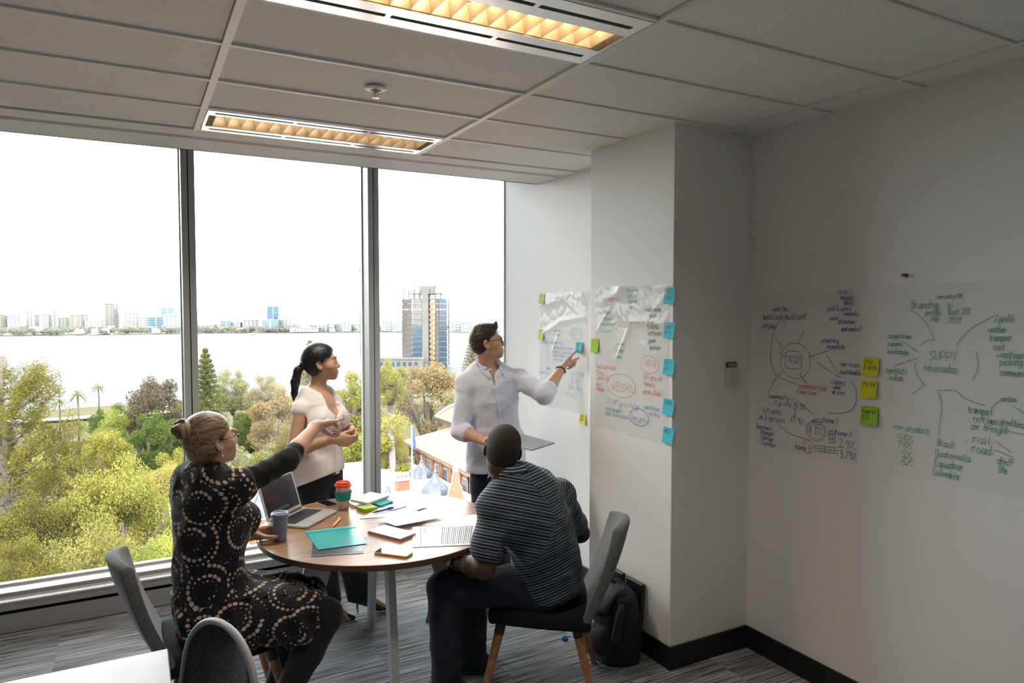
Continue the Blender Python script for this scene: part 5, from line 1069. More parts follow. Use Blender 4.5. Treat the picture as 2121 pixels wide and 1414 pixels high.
MB().tube([tuple(kn+d*.004+x*.019*math.cos(a)+y*.019*math.sin(a)) for a in [2*math.pi*q/20 for q in range(21)]], .0052, 8, cap=False).build('hair_tie', M('teal_band',(.0,.13,.15),.6), hw, world=True, smooth=True)
eyes_glasses(T2, R2, sW, body, m_ink, M('brow_dark',(.015,.01,.008),.6), None, True)
for x_ in (-1,1): c = T2(x_*.080,-.006,-.052); MB().tube([tuple(c+R2[:,1]*.0095*math.cos(a)+R2[:,2]*.0115*math.sin(a)) for a in [2*math.pi*q/18 for q in range(19)]], .0016, 6, cap=False).build('hoop_earring', mc, body, world=True, smooth=True)
d = unit(V(.10,-.83,-.52)); c = J['lw']-d*.005; x = unit(np.cross(d,V(0,0,1))); y = np.cross(d,x); mb = MB()
for q in range(22): a = 2*math.pi*q/22; p = c+x*.029*math.cos(a)+y*.026*math.sin(a); mb.lathe([(.001,-.0042),(.0042,0),(.001,.0042)],6,tuple(p))
tag(mb.build('bead_bracelet', M('dark_beads',(.03,.025,.022),.3), body, world=True, smooth=True), kind='stuff')

# ===== woman seated on the left, pointing across the table
J = A3(dict(head=(.277,3.157,1.270), neck=(.268,3.180,1.130), rs=(.352,3.035,1.085), ls=(.195,3.275,1.065), re=(.566,3.085,1.165), rw=(.735,3.255,1.280), rt=(.92,3.35,1.30), le=(.235,3.47,.805), lw=(.455,3.372,.776), lt=(.60,3.36,.78),
  pel=(.275,3.190,.56), rh=(.32,3.105,.545), lh=(.30,3.285,.545), rk=(.69,2.945,.515), lk=(.672,3.165,.535), ra=(.47,2.955,.11), la=(.50,3.16,.11)))
lo, hi = bounds(J, .17); lo[2] = 0; R3 = frame((.93,.36), 8, 0); s3 = .95
hp1, nl1 = hand(J['rw'], V(.90,.33,.02), V(.10,-.30,-.95), False, .98, ((-12,2,2),(48,70,40),(60,74,40),(66,70,40)), tc=(.75,.35,.55))
cup0 = V(.578,3.345,.775)
hp2, nl2 = hand(J['lw'], V(1,.10,.02), V(.15,-.93,-.35), True, .9, ((12,42,42),(10,40,40),(8,40,38),(8,40,36)), thumb=[J['lw']+V(.028,-.028,.004), V(.505,3.315,.775), V(.540,3.300,.772), V(.566,3.3035,.772)])
F = Field(lo, hi, .0065, [(J['head'],.13),(J['rt']*.6+J['rw']*.4,.11),(V(.53,3.36,.78),.09)], .0032)
latp = V(.25,-.97,0); lats = J['rs']-J['ls']
prof = [(-.10,.165,.130,-.01),(.04,.170,.130,-.01),(.32,.135,.110,.0),(.58,.142,.115,.006),(.80,.155,.104,.0),(.94,.105,.075,-.01),(1.02,.055,.05,-.006)]
SP3 = spine(J['pel'], J['neck'], latp, lats, prof, V(-.02,-.0,0))
for p in SP3: F.ec(*p, k=.03)
for a in ('rs','ls'): F.ec(lerp(J['neck'],J[a],.35)-V(0,0,.018), J[a], .046, .052, k=.03)
arm(F, J['rs'], J['re'], J['rw'], .046, .037, .0255); arm(F, J['ls'], J['le'], J['lw'], .046, .037, .0255)
leg(F, J['rh'], J['rk'], J['ra'], .092,.064,.058,.036); leg(F, J['lh'], J['lk'], J['la'], .092,.064,.058,.036)
for a in ('ra','la'): F.ec(J[a]-V(0,0,.05), J[a]+V(.12,-.02,-.085), (.032,.03), (.033,.02), V(0,1,0), .02)
T3 = head_into(F, J['head'], R3, s3, True, neck=J['neck']-V(0,0,.03), neckr=.049)
put(F, hp1); put(F, hp2); P, Q = F.mesh(); LIDM[0] = M('lid_pale', (.55,.33,.25), .5)
body = np_mesh('person', P, Q, skin_mat('skin'), attrs={'tint':('FLOAT_COLOR', tints(P,(.64,.385,.28),[(T3(0,.094,-.069),.018,(.55,.18,.17),.9),(T3(-.011,.089,-.069),.013,(.55,.18,.17),.8),(T3(-.045,.055,-.035),.03,(.66,.30,.24),.4)]+[(c,r*.95,(.13,.008,.02),1.) for c,r in nl1+nl2]))})
tag(body, 'seated woman in a black dress with beige dots, blonde bun, pointing and holding a cup', 'person')
F = Field(lo, hi, .0055)
for p in SP3[:-1]: F.ec(*p, k=.04, g=.006)
c = lerp(J['pel'],J['neck'],.30); F.ec(c-V(.01,0,.015), c+V(-.005,0,.15), (.150,.122), (.150,.118), lats, .03)       # bloused waist
fw3 = unit(V(.80,.60,0)); lt3 = unit(lats)
for x in (-1,1): c = lerp(J['pel'],J['neck'],.60)+fw3*.09+lt3*x*.065; F.ec(c, c+fw3*.012, .066, k=.05, g=.012)
for a,e in (('rs','re'),('ls','le')): F.ec(lerp(J['neck'],J[a],.35)-V(0,0,.02), J[a], .050, .055, k=.06, g=.006); d = J[e]-J[a]; F.ec(J[a]-d*.1, J[a]+d*.10, .055, .058, k=.05)
for h,k_ in (('rh','rk'),('lh','lk')): d = J[k_]-J[h]; F.ec(J[h], J[h]+d*.80, .110, .090, k=.06)
m1_, m2_ = (J['rh']+J['lh'])/2, J['rk']*.5+J['lk']*.5; F.ec(m1_, lerp(m1_,m2_,.78), (.175,.10), (.165,.082), latp, .05)
F.ec(J['rh']+V(-.04,-.065,-.03), lerp(J['rh'],J['rk'],.76)+V(0,-.045,-.045), .072, .062, k=.05)                  # skirt falling over the seat edge
F.ec(J['pel']+V(-.06,-.10,-.03), J['pel']+V(.02,-.14,-.05), .075, .075, k=.05)
c = lerp(J['pel'],J['neck'],.17); wr = .035
F.wave(lo+.02, hi-.02, folds(21,.009,(6,6,5),6)); F.wave(V(0,2.8,.35), V(.8,3.45,.62), lambda X,Y,Z: .007*np.sin(X*75+3*np.sin(Y*18)+Z*30))
F.ec(J['neck']+V(.015,.012,.01), J['neck']+V(.03,.02,.10), .060, .095, k=.006, mode='s'); P, Q = F.mesh()
segs = [(J['pel']-V(0,0,.05), J['neck'], lats, .18, .14, .0), (J['pel']+V(.02,0,0), m2_, latp, .19, .10, .9), (J['rs'], J['re'], V(0,0,1), .06,.06, 1.7), (J['ls'], J['le'], V(0,0,1), .06,.06, 2.1)]
m_dot = cloth_mat('spotted_crepe', (.008,.008,.013), .8)
n,l,b = NT(m_dot); at = n.new('ShaderNodeAttribute'); at.attribute_name = 'cloth'; sp_ = n.new('ShaderNodeSeparateXYZ'); l.new(at.outputs['Vector'], sp_.inputs[0])
cb = n.new('ShaderNodeCombineXYZ'); l.new(sp_.outputs[0],cb.inputs[0]); l.new(sp_.outputs[1],cb.inputs[1]); vo = n.new('ShaderNodeTexVoronoi'); vo.voronoi_dimensions = '2D'; vo.inputs['Scale'].default_value = 6.2; vo.inputs['Randomness'].default_value = .8; l.new(cb.outputs[0],vo.inputs['Vector'])
sb = n.new('ShaderNodeVectorMath'); sb.operation = 'SUBTRACT'; l.new(cb.outputs[0],sb.inputs[0]); 
l.new(vo.outputs['Position'], sb.inputs[1]); sx = n.new('ShaderNodeSeparateXYZ'); l.new(sb.outputs[0],sx.inputs[0])
N_ = lambda op,a,b_=None,c_=None: nmath(n,l,op,a,b_,c_)
r_ = N_('POWER',N_('ADD',N_('MULTIPLY',sx.outputs[0],sx.outputs[0]),N_('MULTIPLY',sx.outputs[1],sx.outputs[1])),.5); th = N_('ARCTAN2',sx.outputs[1],sx.outputs[0])
ps = .0215; kq = N_('FLOOR',N_('MULTIPLY',r_,1/ps)); ra_ = N_('MULTIPLY',N_('ADD',kq,.5),ps)
sz = N_('ADD',.0014,N_('MULTIPLY',N_('POWER',N_('ABSOLUTE',N_('SINE',N_('ADD',N_('MULTIPLY',kq,1.7),N_('MULTIPLY',th,.55)))),1.6),.0068))       # dots swell and shrink along each arc
nn = N_('ADD',N_('FLOOR',N_('MULTIPLY',ra_,6.283/.0225)),1.); fa = N_('SUBTRACT',N_('FRACT',N_('MULTIPLY',N_('ADD',th,3.2),N_('MULTIPLY',nn,1/6.2832))),.5)
dx = N_('SUBTRACT',r_,ra_); dy = N_('MULTIPLY',fa,N_('DIVIDE',N_('MULTIPLY',ra_,6.2832),nn)); dd = N_('POWER',N_('ADD',N_('MULTIPLY',dx,dx),N_('MULTIPLY',N_('MULTIPLY',dy,dy),.75)),.5)
ms_ = N_('LESS_THAN',dd,sz); ms_ = N_('MULTIPLY',ms_,N_('LESS_THAN',N_('SINE',N_('ADD',N_('MULTIPLY',th,1.0),N_('MULTIPLY',kq,1.9))),.25)); ms_ = N_('MULTIPLY',ms_,N_('GREATER_THAN',kq,.5)); ms_ = N_('MULTIPLY',ms_,N_('LESS_THAN',N_('ABSOLUTE',N_('SUBTRACT',N_('FRACT',N_('ADD',sp_.outputs[2],.5)),.5)),.02))
mx = n.new('ShaderNodeMix'); mx.data_type = 'RGBA'; mx.inputs[6].default_value = (.007,.007,.012,1); mx.inputs[7].default_value = (.52,.40,.33,1); l.new(ms_,mx.inputs[0]); l.new(mx.outputs[2],b.inputs['Base Color'])
np_mesh('dress', P, Q, m_dot, body, {'cloth':('FLOAT_VECTOR',uvw(P,segs))})
m_jer = cloth_mat('black_jersey', (.010,.011,.013), .8)
F = Field(np.minimum(J['rs'],J['rw'])-.12, np.maximum(J['rs'],J['rw'])+.12, .005); d = J['rw']-J['re']; e_ = J['re']+unit(d)*.075
F.ec(J['rs'], J['re'], .054, .045, k=.02); F.ec(J['re'], e_, .045, .040, k=.02); F.wave(np.minimum(J['rs'],J['rw'])-.1, np.maximum(J['rs'],J['rw'])+.1, folds(4,.004,(9,9,9))); cut(F, e_+unit(d)*.03, d, .055); P, Q = F.mesh(); np_mesh('sleeve', P, Q, m_jer, body)
F = Field(np.minimum(J['ls'],J['lw'])-.12, np.maximum(J['ls'],J['lw'])+.12, .006); d = J['lw']-J['le']; e_ = J['le']+unit(d)*.06
F.ec(J['ls'], J['le'], .055, .049, k=.02); F.ec(J['le'], e_, .049, .046, k=.02); cut(F, e_+unit(d)*.03, d, .055); P, Q = F.mesh(); np_mesh('sleeve', P, Q, m_jer, body)
F = Field(V(.1,2.80,.0), V(.86,3.40,.66), .0062)
for h,k_,a in (('rh','rk','ra'),('lh','lk','la')): leg(F, J[h], J[k_], J[a], .098,.071,.066,.044, k=.02)
P, Q = F.mesh(); np_mesh('leggings', P, Q, m_jer, body)
for a in ('ra','la'):
    g = J[a]*V(1,1,0); F = Field(g-V(.1,.1,.01), g+V(.24,.1,.14), .0055); F.ec(g+V(-.01,0,.05), g+V(.13,-.02,.03), (.038,.045), (.040,.026), V(0,1,0), .01); F.ec(g+V(0,0,.08), g+V(0,0,.11), .042, k=.02); F.clip(V(0,0,.002), V(0,0,-1)); P, Q = F.mesh(); np_mesh('boot', P, Q, m_shoe, body)
hl, hh = J['head']-V(.20,.20,.2), J['head']+.17
F = Field(hl, hh, .0036); hair_cap(F, T3, R3, s3, .011); F.el(T3(0,-.03,.035), R3, [.083,.092,.090], .02); F.el(T3(0,-.055,-.035), R3, [.060,.048,.055], .03); hair_face(F, T3, R3, s3, True, -.098)
F.wave(hl+.01, hh-.01, lambda X,Y,Z:   .0005*np.sin((X*.9+Z*1.4-Y*.4)*330+3*np.sin(X*40+Z*30))); P, Q = F.mesh(); m_bl = hair_mat('hair_blonde',(.10,.060,.030),(.33,.225,.13),(80,7,80),.4)
hw = np_mesh('hair', P, Q, m_bl, body, {'strand':('FLOAT_VECTOR',(P-J['head'])@R3)})
bc = T3(0,-.112,.072); F = Field(bc-.09, bc+.09, .0034)
F.el(bc, R3, [.046,.036,.044], .01); F.el(bc-R3[:,1]*.018+R3[:,2]*.006, R3, [.032,.026,.030], .006)
def coil(X,Y,Z):
    q = [(X-bc[0])*R3[0,i]+(Y-bc[1])*R3[1,i]+(Z-bc[2])*R3[2,i] for i in range(3)]; r = np.sqrt(q[0]**2+q[2]**2); a = np.arctan2(q[2],q[0]); return .0050*np.cos(2*a+r*260)+.0012*np.sin(6*a+r*700+q[1]*200)
F.wave(bc-.085, bc+.085, coil); P, Q = F.mesh(); q_ = (P-bc)@R3; np_mesh('hair_bun', P, Q, m_bl, hw, {'strand':('FLOAT_VECTOR',np.stack([np.hypot(q_[:,0],q_[:,2]),np.arctan2(q_[:,2],q_[:,0])*.03,q_[:,1]],1))})
st = MB(); r_ = random.Random(5)
for q in range(12):
    a = r_.uniform(-.05,.05); p0 = T3(a,-.085,-.06); st.tube([tuple(p0), tuple(p0+R3@V(a*.4,-.012,-.04)), tuple(p0+R3@V(a*.6+r_.uniform(-.01,.01),-.012-r_.uniform(0,.02),-.09-r_.uniform(0,.04)))], .0008, 4)
for q in range(4): p0 = T3(-.066,.03,.03); st.tube([tuple(p0), tuple(T3(-.078,.028+q*.004,-.03)), tuple(T3(-.072+.004*q,.022+q*.005,-.10-.01*q))], .0008, 4)
tag(st.build('loose_strands', m_bl, hw, world=True, smooth=True), kind='stuff')
eyes_glasses(T3, R3, s3, body, M('iris_grey',(.06,.08,.09),.15), M('brow_fair',(.16,.10,.06),.6), M('glasses_tortoise',(.05,.022,.012),.25), True)
for x_ in (-1,1):
    c = T3(x_*.079,-.004,-.052); er = MB().tube([tuple(c+R3[:,2]*.010), tuple(c)], .0011, 5); er.lathe([(.0005,-.010),(.0075,0),(.0005,.012)],4,tuple(c-V(0,0,.012))); er.build('drop_earring', M('gold_pale',(.7,.6,.4),.3,metal=.7), body, world=True)

# ===== man seated on the right, back to the camera
J = A3(dict(head=(1.448,2.768,1.188), neck=(1.468,2.735,1.030), rs=(1.755,2.790,.925), ls=(1.392,2.735,.935), re=(1.910,2.830,.715), rw=(1.70,2.98,.66), rt=(1.56,3.04,.64), le=(1.315,2.690,.690), lw=(1.270,2.900,.660), lt=(1.32,3.01,.62),
  pel=(1.700,2.815,.545), rh=(1.745,2.895,.53), lh=(1.640,2.745,.53), rk=(1.43,3.09,.52), lk=(1.258,2.985,.515), ra=(1.46,3.12,.11), la=(1.243,2.950,.11)))
lo, hi = bounds(J, .18); lo[2] = 0; R4 = frame((.44,.90), 6, -9); s4 = 1.02
hp1, nl1 = hand(J['lw'], V(.30,.85,-.30), V(.4,-.3,-.85), True, 1., ((40,40,20),(44,44,20),(46,46,20),(48,48,20)))
hp2, nl2 = hand(J['rw'], V(-.9,.4,-.1), V(0,-.2,-.95), False, 1., ((25,30,20),)*4)
F = Field(lo, hi, .0068, [(J['head'],.14),(J['lw'],.08)], .0034)
latp = V(.56,.83,0); lats = J['rs']-J['ls']
prof = [(-.10,.165,.130,-.01),(.06,.170,.130,-.01),(.32,.158,.122,-.006),(.60,.172,.125,-.006),(.82,.180,.112,-.01),(.94,.125,.085,-.012),(1.03,.068,.062,-.006)]
SP4 = spine(J['pel'], J['neck'], latp, lats, prof, V(.04,-.03,.0))
for p in SP4: F.ec(*p, k=.03)
for a in ('rs','ls'): F.ec(lerp(J['neck'],J[a],.35)-V(0,0,.015), J[a], .062, .066, k=.03)
arm(F, J['rs'], J['re'], J['rw'], .055, .045, .030); arm(F, J['ls'], J['le'], J['lw'], .055, .045, .030)
leg(F, J['rh'], J['rk'], J['ra'], .095,.066,.06,.04); leg(F, J['lh'], J['lk'], J['la'], .095,.066,.06,.04)
T4 = head_into(F, J['head'], R4, s4, False, neck=J['neck']-V(0,0,.02), neckr=.060)
F.ec(T4(0,-.045,-.075), J['neck']+V(.01,-.02,0), .048, .055, k=.03); put(F, hp1); put(F, hp2); P, Q = F.mesh(); LIDM[0] = M('lid_dark', (.05,.024,.016), .5)
body = np_mesh('person', P, Q, skin_mat('skin'), attrs={'tint':('FLOAT_COLOR', tints(P,(.070,.033,.020),[(T4(0,.094,-.069),.02,(.10,.035,.03),.8)]))})
tag(body, 'seated man in a navy striped polo shirt with cropped hair, back to the camera', 'person')
F = Field(lo, hi, .0055)
for p in SP4[:-1]: F.ec(*p, k=.045, g=.013)
F.ec(J['pel']+V(.01,-.01,-.02), J['pel']+V(0,0,.08), (.178,.140), (.182,.142), latp, .05)
for a,e in (('rs','re'),('ls','le')): F.ec(lerp(J['neck'],J[a],.35)-V(0,0,.015), J[a], .064, .072, k=.035, g=.004); d = J[e]-J[a]; F.ec(J[a], J[a]+d*.66, .070, .071, k=.035); cut(F, J[a]+d*.80, d, .074)
F.wave(lo+.02, hi-.02, folds(31,.010,(4,4,6),5)); F.ec(J['neck']+V(0,.01,.055), J['neck']+V(0,.02,.14), .062, .085, k=.006, mode='s')
F.clip(J['pel']-V(0,0,.055), V(.1,0,-1)); P, Q = F.mesh()
up4 = unit(J['neck']-J['pel']); vd_ = unit(V(.45,.86,-.20)); ns_ = unit(up4-vd_*(up4@vd_)); segs = [(J['pel']-ns_*.1, J['pel']+ns_*.6, lats, .19, .14, 0), (J['rs'], J['re'], V(0,1,0), .072,.072,0), (J['ls'], J['le'], V(0,1,0), .072,.072,0)]
m_str = cloth_mat('striped_pique', (.02,.04,.07), .85)
n,l,b = NT(m_str); at = n.new('ShaderNodeAttribute'); at.attribute_name = 'cloth'; sp_ = n.new('ShaderNodeSeparateXYZ'); l.new(at.outputs['Vector'], sp_.inputs[0])
s1_ = band(n,l,sp_.outputs[1],.0135,.16,.16); s2_ = band(n,l,sp_.outputs[1],.0426,.36,.06)
mx0 = n.new('ShaderNodeMix'); mx0.data_type = 'RGBA'; mx0.inputs[6].default_value = (.010,.016,.030,1); mx0.inputs[7].default_value = (.022,.060,.100,1); l.new(s2_,mx0.inputs[0])
mx = n.new('ShaderNodeMix'); mx.data_type = 'RGBA'; mx.inputs[7].default_value = (.40,.44,.48,1); l.new(mx0.outputs[2],mx.inputs[6]); l.new(s1_,mx.inputs[0]); l.new(mx.outputs[2],b.inputs['Base Color'])
sh4 = np_mesh('polo_shirt', P, Q, m_str, body, {'cloth':('FLOAT_VECTOR',uvw(P,segs))})
Rn = frame((.25,.97),0,0); co = collar(J['neck']+V(-.008,.008,.058), Rn@np.array(Matrix.Rotation(-.20,3,'X')), None, M('collar_stripe',(.03,.05,.08),.85), body, r0=.069, back=.030, front=.012, drop=.070, open_=.9, cloth=sh4, exact=False)
n,l,b = NT(MATS['collar_stripe']); tc = n.new('ShaderNodeTexCoord'); sz_ = n.new('ShaderNodeSeparateXYZ'); l.new(tc.outputs['Object'],sz_.inputs[0]); q_ = band(n,l,sz_.outputs[2],.0125,.3,.1)
mx = n.new('ShaderNodeMix'); mx.data_type = 'RGBA'; mx.inputs[6].default_value = (.014,.028,.05,1); mx.inputs[7].default_value = (.42,.47,.52,1); l.new(q_,mx.inputs[0]); l.new(mx.outputs[2],b.inputs['Base Color'])
F = Field(V(1.05,2.55,.03), V(1.98,3.32,.72), .0062); F.ec(J['pel']-V(0,0,.03), J['pel']+V(0,0,.07), (.176,.14), (.17,.135), latp, .02)
for h,k_,a in (('rh','rk','ra'),('lh','lk','la')): F.ec(J[h],J[k_],.105,.079,k=.05); F.ec(J[k_],J[a]-V(0,0,.05),.078,.064,k=.03)
F.wave(V(1.05,2.55,.08), V(1.98,3.32,.70), folds(41,.007,(6,6,6),5)); F.clip(V(0,0,.055), V(0,0,-1)); P, Q = F.mesh()
np_mesh('jeans', P, Q, M('dark_denim', (.008,.011,.020), .85, noise=(14,.5,(.016,.025,.042)), bump=(600,.2)), body)
for a,dr in (('ra',V(-.75,.55,0)),('la',V(-.80,.35,0))):
    f_ = unit(dr); lt_ = np.cross(f_,V(0,0,1)); g = J[a]*V(1,1,0); F = Field(g-V(.26,.15,.01), g+V(.15,.22,.14), .0058)
    F.ec(g-f_*.06+V(0,0,.045), g+f_*.15+V(0,0,.038), (.042,.045), (.046,.032), lt_, .01); F.ec(g-f_*.02+V(0,0,.07), g+f_*.04+V(0,0,.085), .042, .034, k=.03); F.clip(V(0,0,.012), V(0,0,-1)); P, Q = F.mesh(); sh = np_mesh('trainer', P, Q, M('trainer_green',(.012,.030,.030),.6), body)
    F = Field(g-V(.26,.15,.01), g+V(.15,.22,.05), .0058); F.ec(g-f_*.062+V(0,0,.008), g+f_*.152+V(0,0,.008), (.046,.016), (.049,.016), lt_, .01); F.clip(V(0,0,.001), V(0,0,-1)); P, Q = F.mesh(); np_mesh('sole', P, Q, M('sole_grey',(.05,.055,.06),.7), sh)
hl, hh = J['head']-.17, J['head']+.17
F = Field(hl, hh, .0038); hair_cap(F, T4, R4, s4, .0032); hair_face(F, T4, R4, s4, False, -.092); F.wave(hl+.01, hh-.01, lambda X,Y,Z: .0007*np.sin(X*520)*np.sin(Y*520)*np.sin(Z*520)); P, Q = F.mesh()
np_mesh('hair', P, Q, M('hair_cropped', (.014,.010,.008), .8, noise=(130,.4,(.035,.022,.014)), bump=(420,.5)), body)
eyes_glasses(T4, R4, s4, body, m_ink, M('brow_dark',(.015,.01,.008),.6))
d = unit(J['lw']-J['le']); c = J['lw']-d*.02; x = unit(np.cross(d,V(0,0,1))); y = np.cross(d,x)
MB().tube([tuple(c+x*.035*math.cos(a)+y*.035*math.sin(a)) for a in [2*math.pi*q/24 for q in range(25)]], .008, 8, cap=False, flat=.5).build('watch', M('watch_black',(.012,.012,.014),.3), body, world=True, smooth=True)
# ---------------------------------------------------------------- the view: river, far shore, city blocks, park trees, old brick buildings
GZ = -32.
ORD = 'first second third fourth fifth sixth seventh eighth ninth tenth eleventh twelfth thirteenth fourteenth fifteenth sixteenth seventeenth eighteenth nineteenth twentieth twenty-first'.split()
m_grass = M('park_grass', (0.045,0.051,0.0168), .9, noise=(.05,.4,(.07,.057,.03)), bump=(3,.3), spec=.05)
m_water = M('river_water', (.085,.092,.095), .5, spec=.02)
n,l,b = NT(m_water); tc = n.new('ShaderNodeTexCoord'); mp = n.new('ShaderNodeMapping'); mp.inputs['Scale'].default_value = (.012,.05,1); mp.inputs['Rotation'].default_value = (0,0,.42); l.new(tc.outputs['Object'],mp.inputs['Vector'])
t = n.new('ShaderNodeTexNoise'); t.inputs['Scale'].default_value = 3.; t.inputs['Detail'].default_value = 9; t.inputs['Roughness'].default_value = .72; l.new(mp.outputs[0],t.inputs['Vector'])
cr = n.new('ShaderNodeMapRange'); cr.inputs[1].default_value = .3; cr.inputs[2].default_value = .7; l.new(t.outputs['Fac'],cr.inputs[0]); mx = n.new('ShaderNodeMix'); mx.data_type = 'RGBA'; mx.inputs[6].default_value = (.050,.051,.050,1); mx.inputs[7].default_value = (.090,.091,.089,1); l.new(cr.outputs[0],mx.inputs[0]); l.new(mx.outputs[2],b.inputs['Base Color'])  # pale sky reflection painted into the base colour as streaks
bp = n.new('ShaderNodeBump'); bp.inputs['Strength'].default_value = .5; bp.inputs['Distance'].default_value = 2.0; l.new(t.outputs['Fac'],bp.inputs['Height']); l.new(bp.outputs[0],b.inputs['Normal'])
struct('ground', MB().grid(lambda i,j: (-500+1400*i, 6+(252+60*i+6*math.sin(40*i))*j, GZ+.5*math.sin(17*i)*math.sin(9*j)), 60, 12), m_grass)
struct('river', MB().add([(-3000,200,GZ-1.2),(4000,200,GZ-1.2),(4000,1700,GZ-1.2),(-3000,1700,GZ-1.2)],[(0,1,2,3)]), m_water)
m_shore = M('far_shore_ground', (0.15,0.155,0.135), .9, noise=(.01,.3))
struct('far_ground', MB().grid(lambda i,j: (-2500+6000*i, 1190-60*math.sin(7*i)-330*(i-.45)+5000*j, GZ-.8+18*j*(1-j)*2+4*math.sin(40*i)*j), 40, 8), m_shore)
struct('far_hills', MB().grid(lambda i,j: (-4500+10500*i, 3800+700*j-900*(i-.4), GZ+(26+9*math.sin(11*i)+5*math.sin(29*i+1))*math.sin(math.pi*min(1,j*1.0))), 90, 6), M('hill_scrub', (0.134,0.145,0.141), .95, noise=(.004,.3)))
m_path = M('foreshore_path', (0.21,0.19,0.16), .9, noise=(.2,.1))
struct('path', MB().grid(lambda i,j: (-120+340*i, 250+7*j+10*i-3*math.sin(4*i), GZ+.6), 30, 1), m_path)
struct('park_path', MB().grid(lambda i,j: (22+52*i, 165+9*j+8*math.sin(3*i)-12*i, GZ+.62), 20, 1), m_path)
struct('lawn', MB().grid(lambda i,j: (14+62*i, 140+22*j-8*i, GZ+.55), 10, 3), M('bright_lawn', (0.072,0.102,0.021), .9, noise=(.3,.2)))

# ---- leaves
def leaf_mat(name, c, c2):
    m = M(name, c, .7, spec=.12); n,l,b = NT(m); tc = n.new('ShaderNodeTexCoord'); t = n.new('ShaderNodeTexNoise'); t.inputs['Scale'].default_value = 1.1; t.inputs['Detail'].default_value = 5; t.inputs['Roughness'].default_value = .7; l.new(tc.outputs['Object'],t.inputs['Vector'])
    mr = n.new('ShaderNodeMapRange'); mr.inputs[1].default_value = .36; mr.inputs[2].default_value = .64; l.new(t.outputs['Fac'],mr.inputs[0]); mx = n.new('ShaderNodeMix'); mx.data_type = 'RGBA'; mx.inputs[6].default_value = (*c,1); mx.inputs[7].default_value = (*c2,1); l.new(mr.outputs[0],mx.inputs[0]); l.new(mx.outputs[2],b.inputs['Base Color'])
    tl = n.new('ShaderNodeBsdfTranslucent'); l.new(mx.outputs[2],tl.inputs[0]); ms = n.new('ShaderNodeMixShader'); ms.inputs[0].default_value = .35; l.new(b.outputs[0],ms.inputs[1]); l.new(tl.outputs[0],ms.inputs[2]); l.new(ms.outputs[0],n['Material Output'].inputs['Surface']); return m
LM = {'y':leaf_mat('leaf_yellow_green',(0.136,0.149,0.0306),(0.242,0.201,0.0422)), 'y2':leaf_mat('leaf_lime',(0.145,0.181,0.0339),(0.257,0.241,0.0508)), 'l':leaf_mat('leaf_pale_yellow',(0.187,0.165,0.0457),(0.28,0.233,0.0685)), 'g':leaf_mat('leaf_green',(0.0483,0.0711,0.0165),(0.0879,0.109,0.0226)),
 'b':leaf_mat('leaf_grey_brown',(0.062,0.0527,0.0341),(0.0992,0.0775,0.0465)), 'd':leaf_mat('leaf_dark_olive',(0.0538,0.0534,0.0116),(0.127,0.114,0.0192)), 'v':leaf_mat('leaf_olive_yellow',(0.111,0.0978,0.0261),(0.184,0.167,0.0419)), 'o':leaf_mat('leaf_brown_olive',(0.0696,0.0604,0.0128),(0.139,0.117,0.0192)),
 's':leaf_mat('leaf_sage',(0.149,0.151,0.0753),(0.22,0.201,0.0979)), 's2':leaf_mat('leaf_silver',(0.176,0.159,0.0904),(0.264,0.217,0.121)), 'b2':leaf_mat('leaf_sandy',(0.168,0.122,0.0547),(0.223,0.163,0.073)), 'p':leaf_mat('leaf_pine',(0.058,0.0685,0.0231),(0.126,0.121,0.0316)), 'p2':leaf_mat('leaf_far_pine',(0.134,0.126,0.0744),(0.186,0.163,0.0967))}
m_bark = M('bark_grey', (0.084,0.066,0.051), .9, noise=(8,.4), bump=(20,.5))
def quads(C, N, s, rs, asp=.55):
    """N leaf quads around centres C (k,3) with per-centre radii"""
    k = len(C); idx = rs.integers(0,k,N); d = rs.normal(size=(N,3)); d /= np.linalg.norm(d,axis=1)[:,None]; r = rs.random(N)**.45
    p = C[idx,:3]+d*r[:,None]*C[idx,3:6]; a = rs.normal(size=(N,3)); a /= np.linalg.norm(a,axis=1)[:,None]; nn = d*.8+rs.normal(size=(N,3))*.6; bb = np.cross(nn,a); bb /= np.linalg.norm(bb,axis=1)[:,None]+1e-6
    sz = s*(.6+.8*rs.random(N))[:,None]; a = a*sz; bb = bb*sz*asp
    return np.stack([p-a,p-bb*.9,p+a,p+bb],1).reshape(-1,3)
def quad_obj(name, V_, mat, parent):
    F = np.arange(len(V_)).reshape(-1,4); o = np_mesh(name, V_, F, mat, parent, relax=0); o.data.polygons.foreach_set('use_smooth', np.zeros(len(F),bool)); return o
CR = {}
def broad_mesh(var, near):       # unit crown: half width 1, height 0..2, shared by many trees
    key = (var, near)
    if key in CR: return CR[key]
    rs = np.random.default_rng(100+var); nc = 44 if not near else 80
    C = []
    for q in range(nc):
        d = rs.normal(size=3); d /= np.linalg.norm(d); r = .50+.36*rs.random()
        C.append([d[0]*r*(1+.2*rs.random()), d[1]*r, 1.0+d[2]*r, *([.20+.16*rs.random()]*2), .15+.10*rs.random()])
    C = np.array(C); Vv = quads(C, 24000 if not near else 60000, .026 if not near else .017, rs)
    CR[key] = Vv; return Vv
CRM = {}
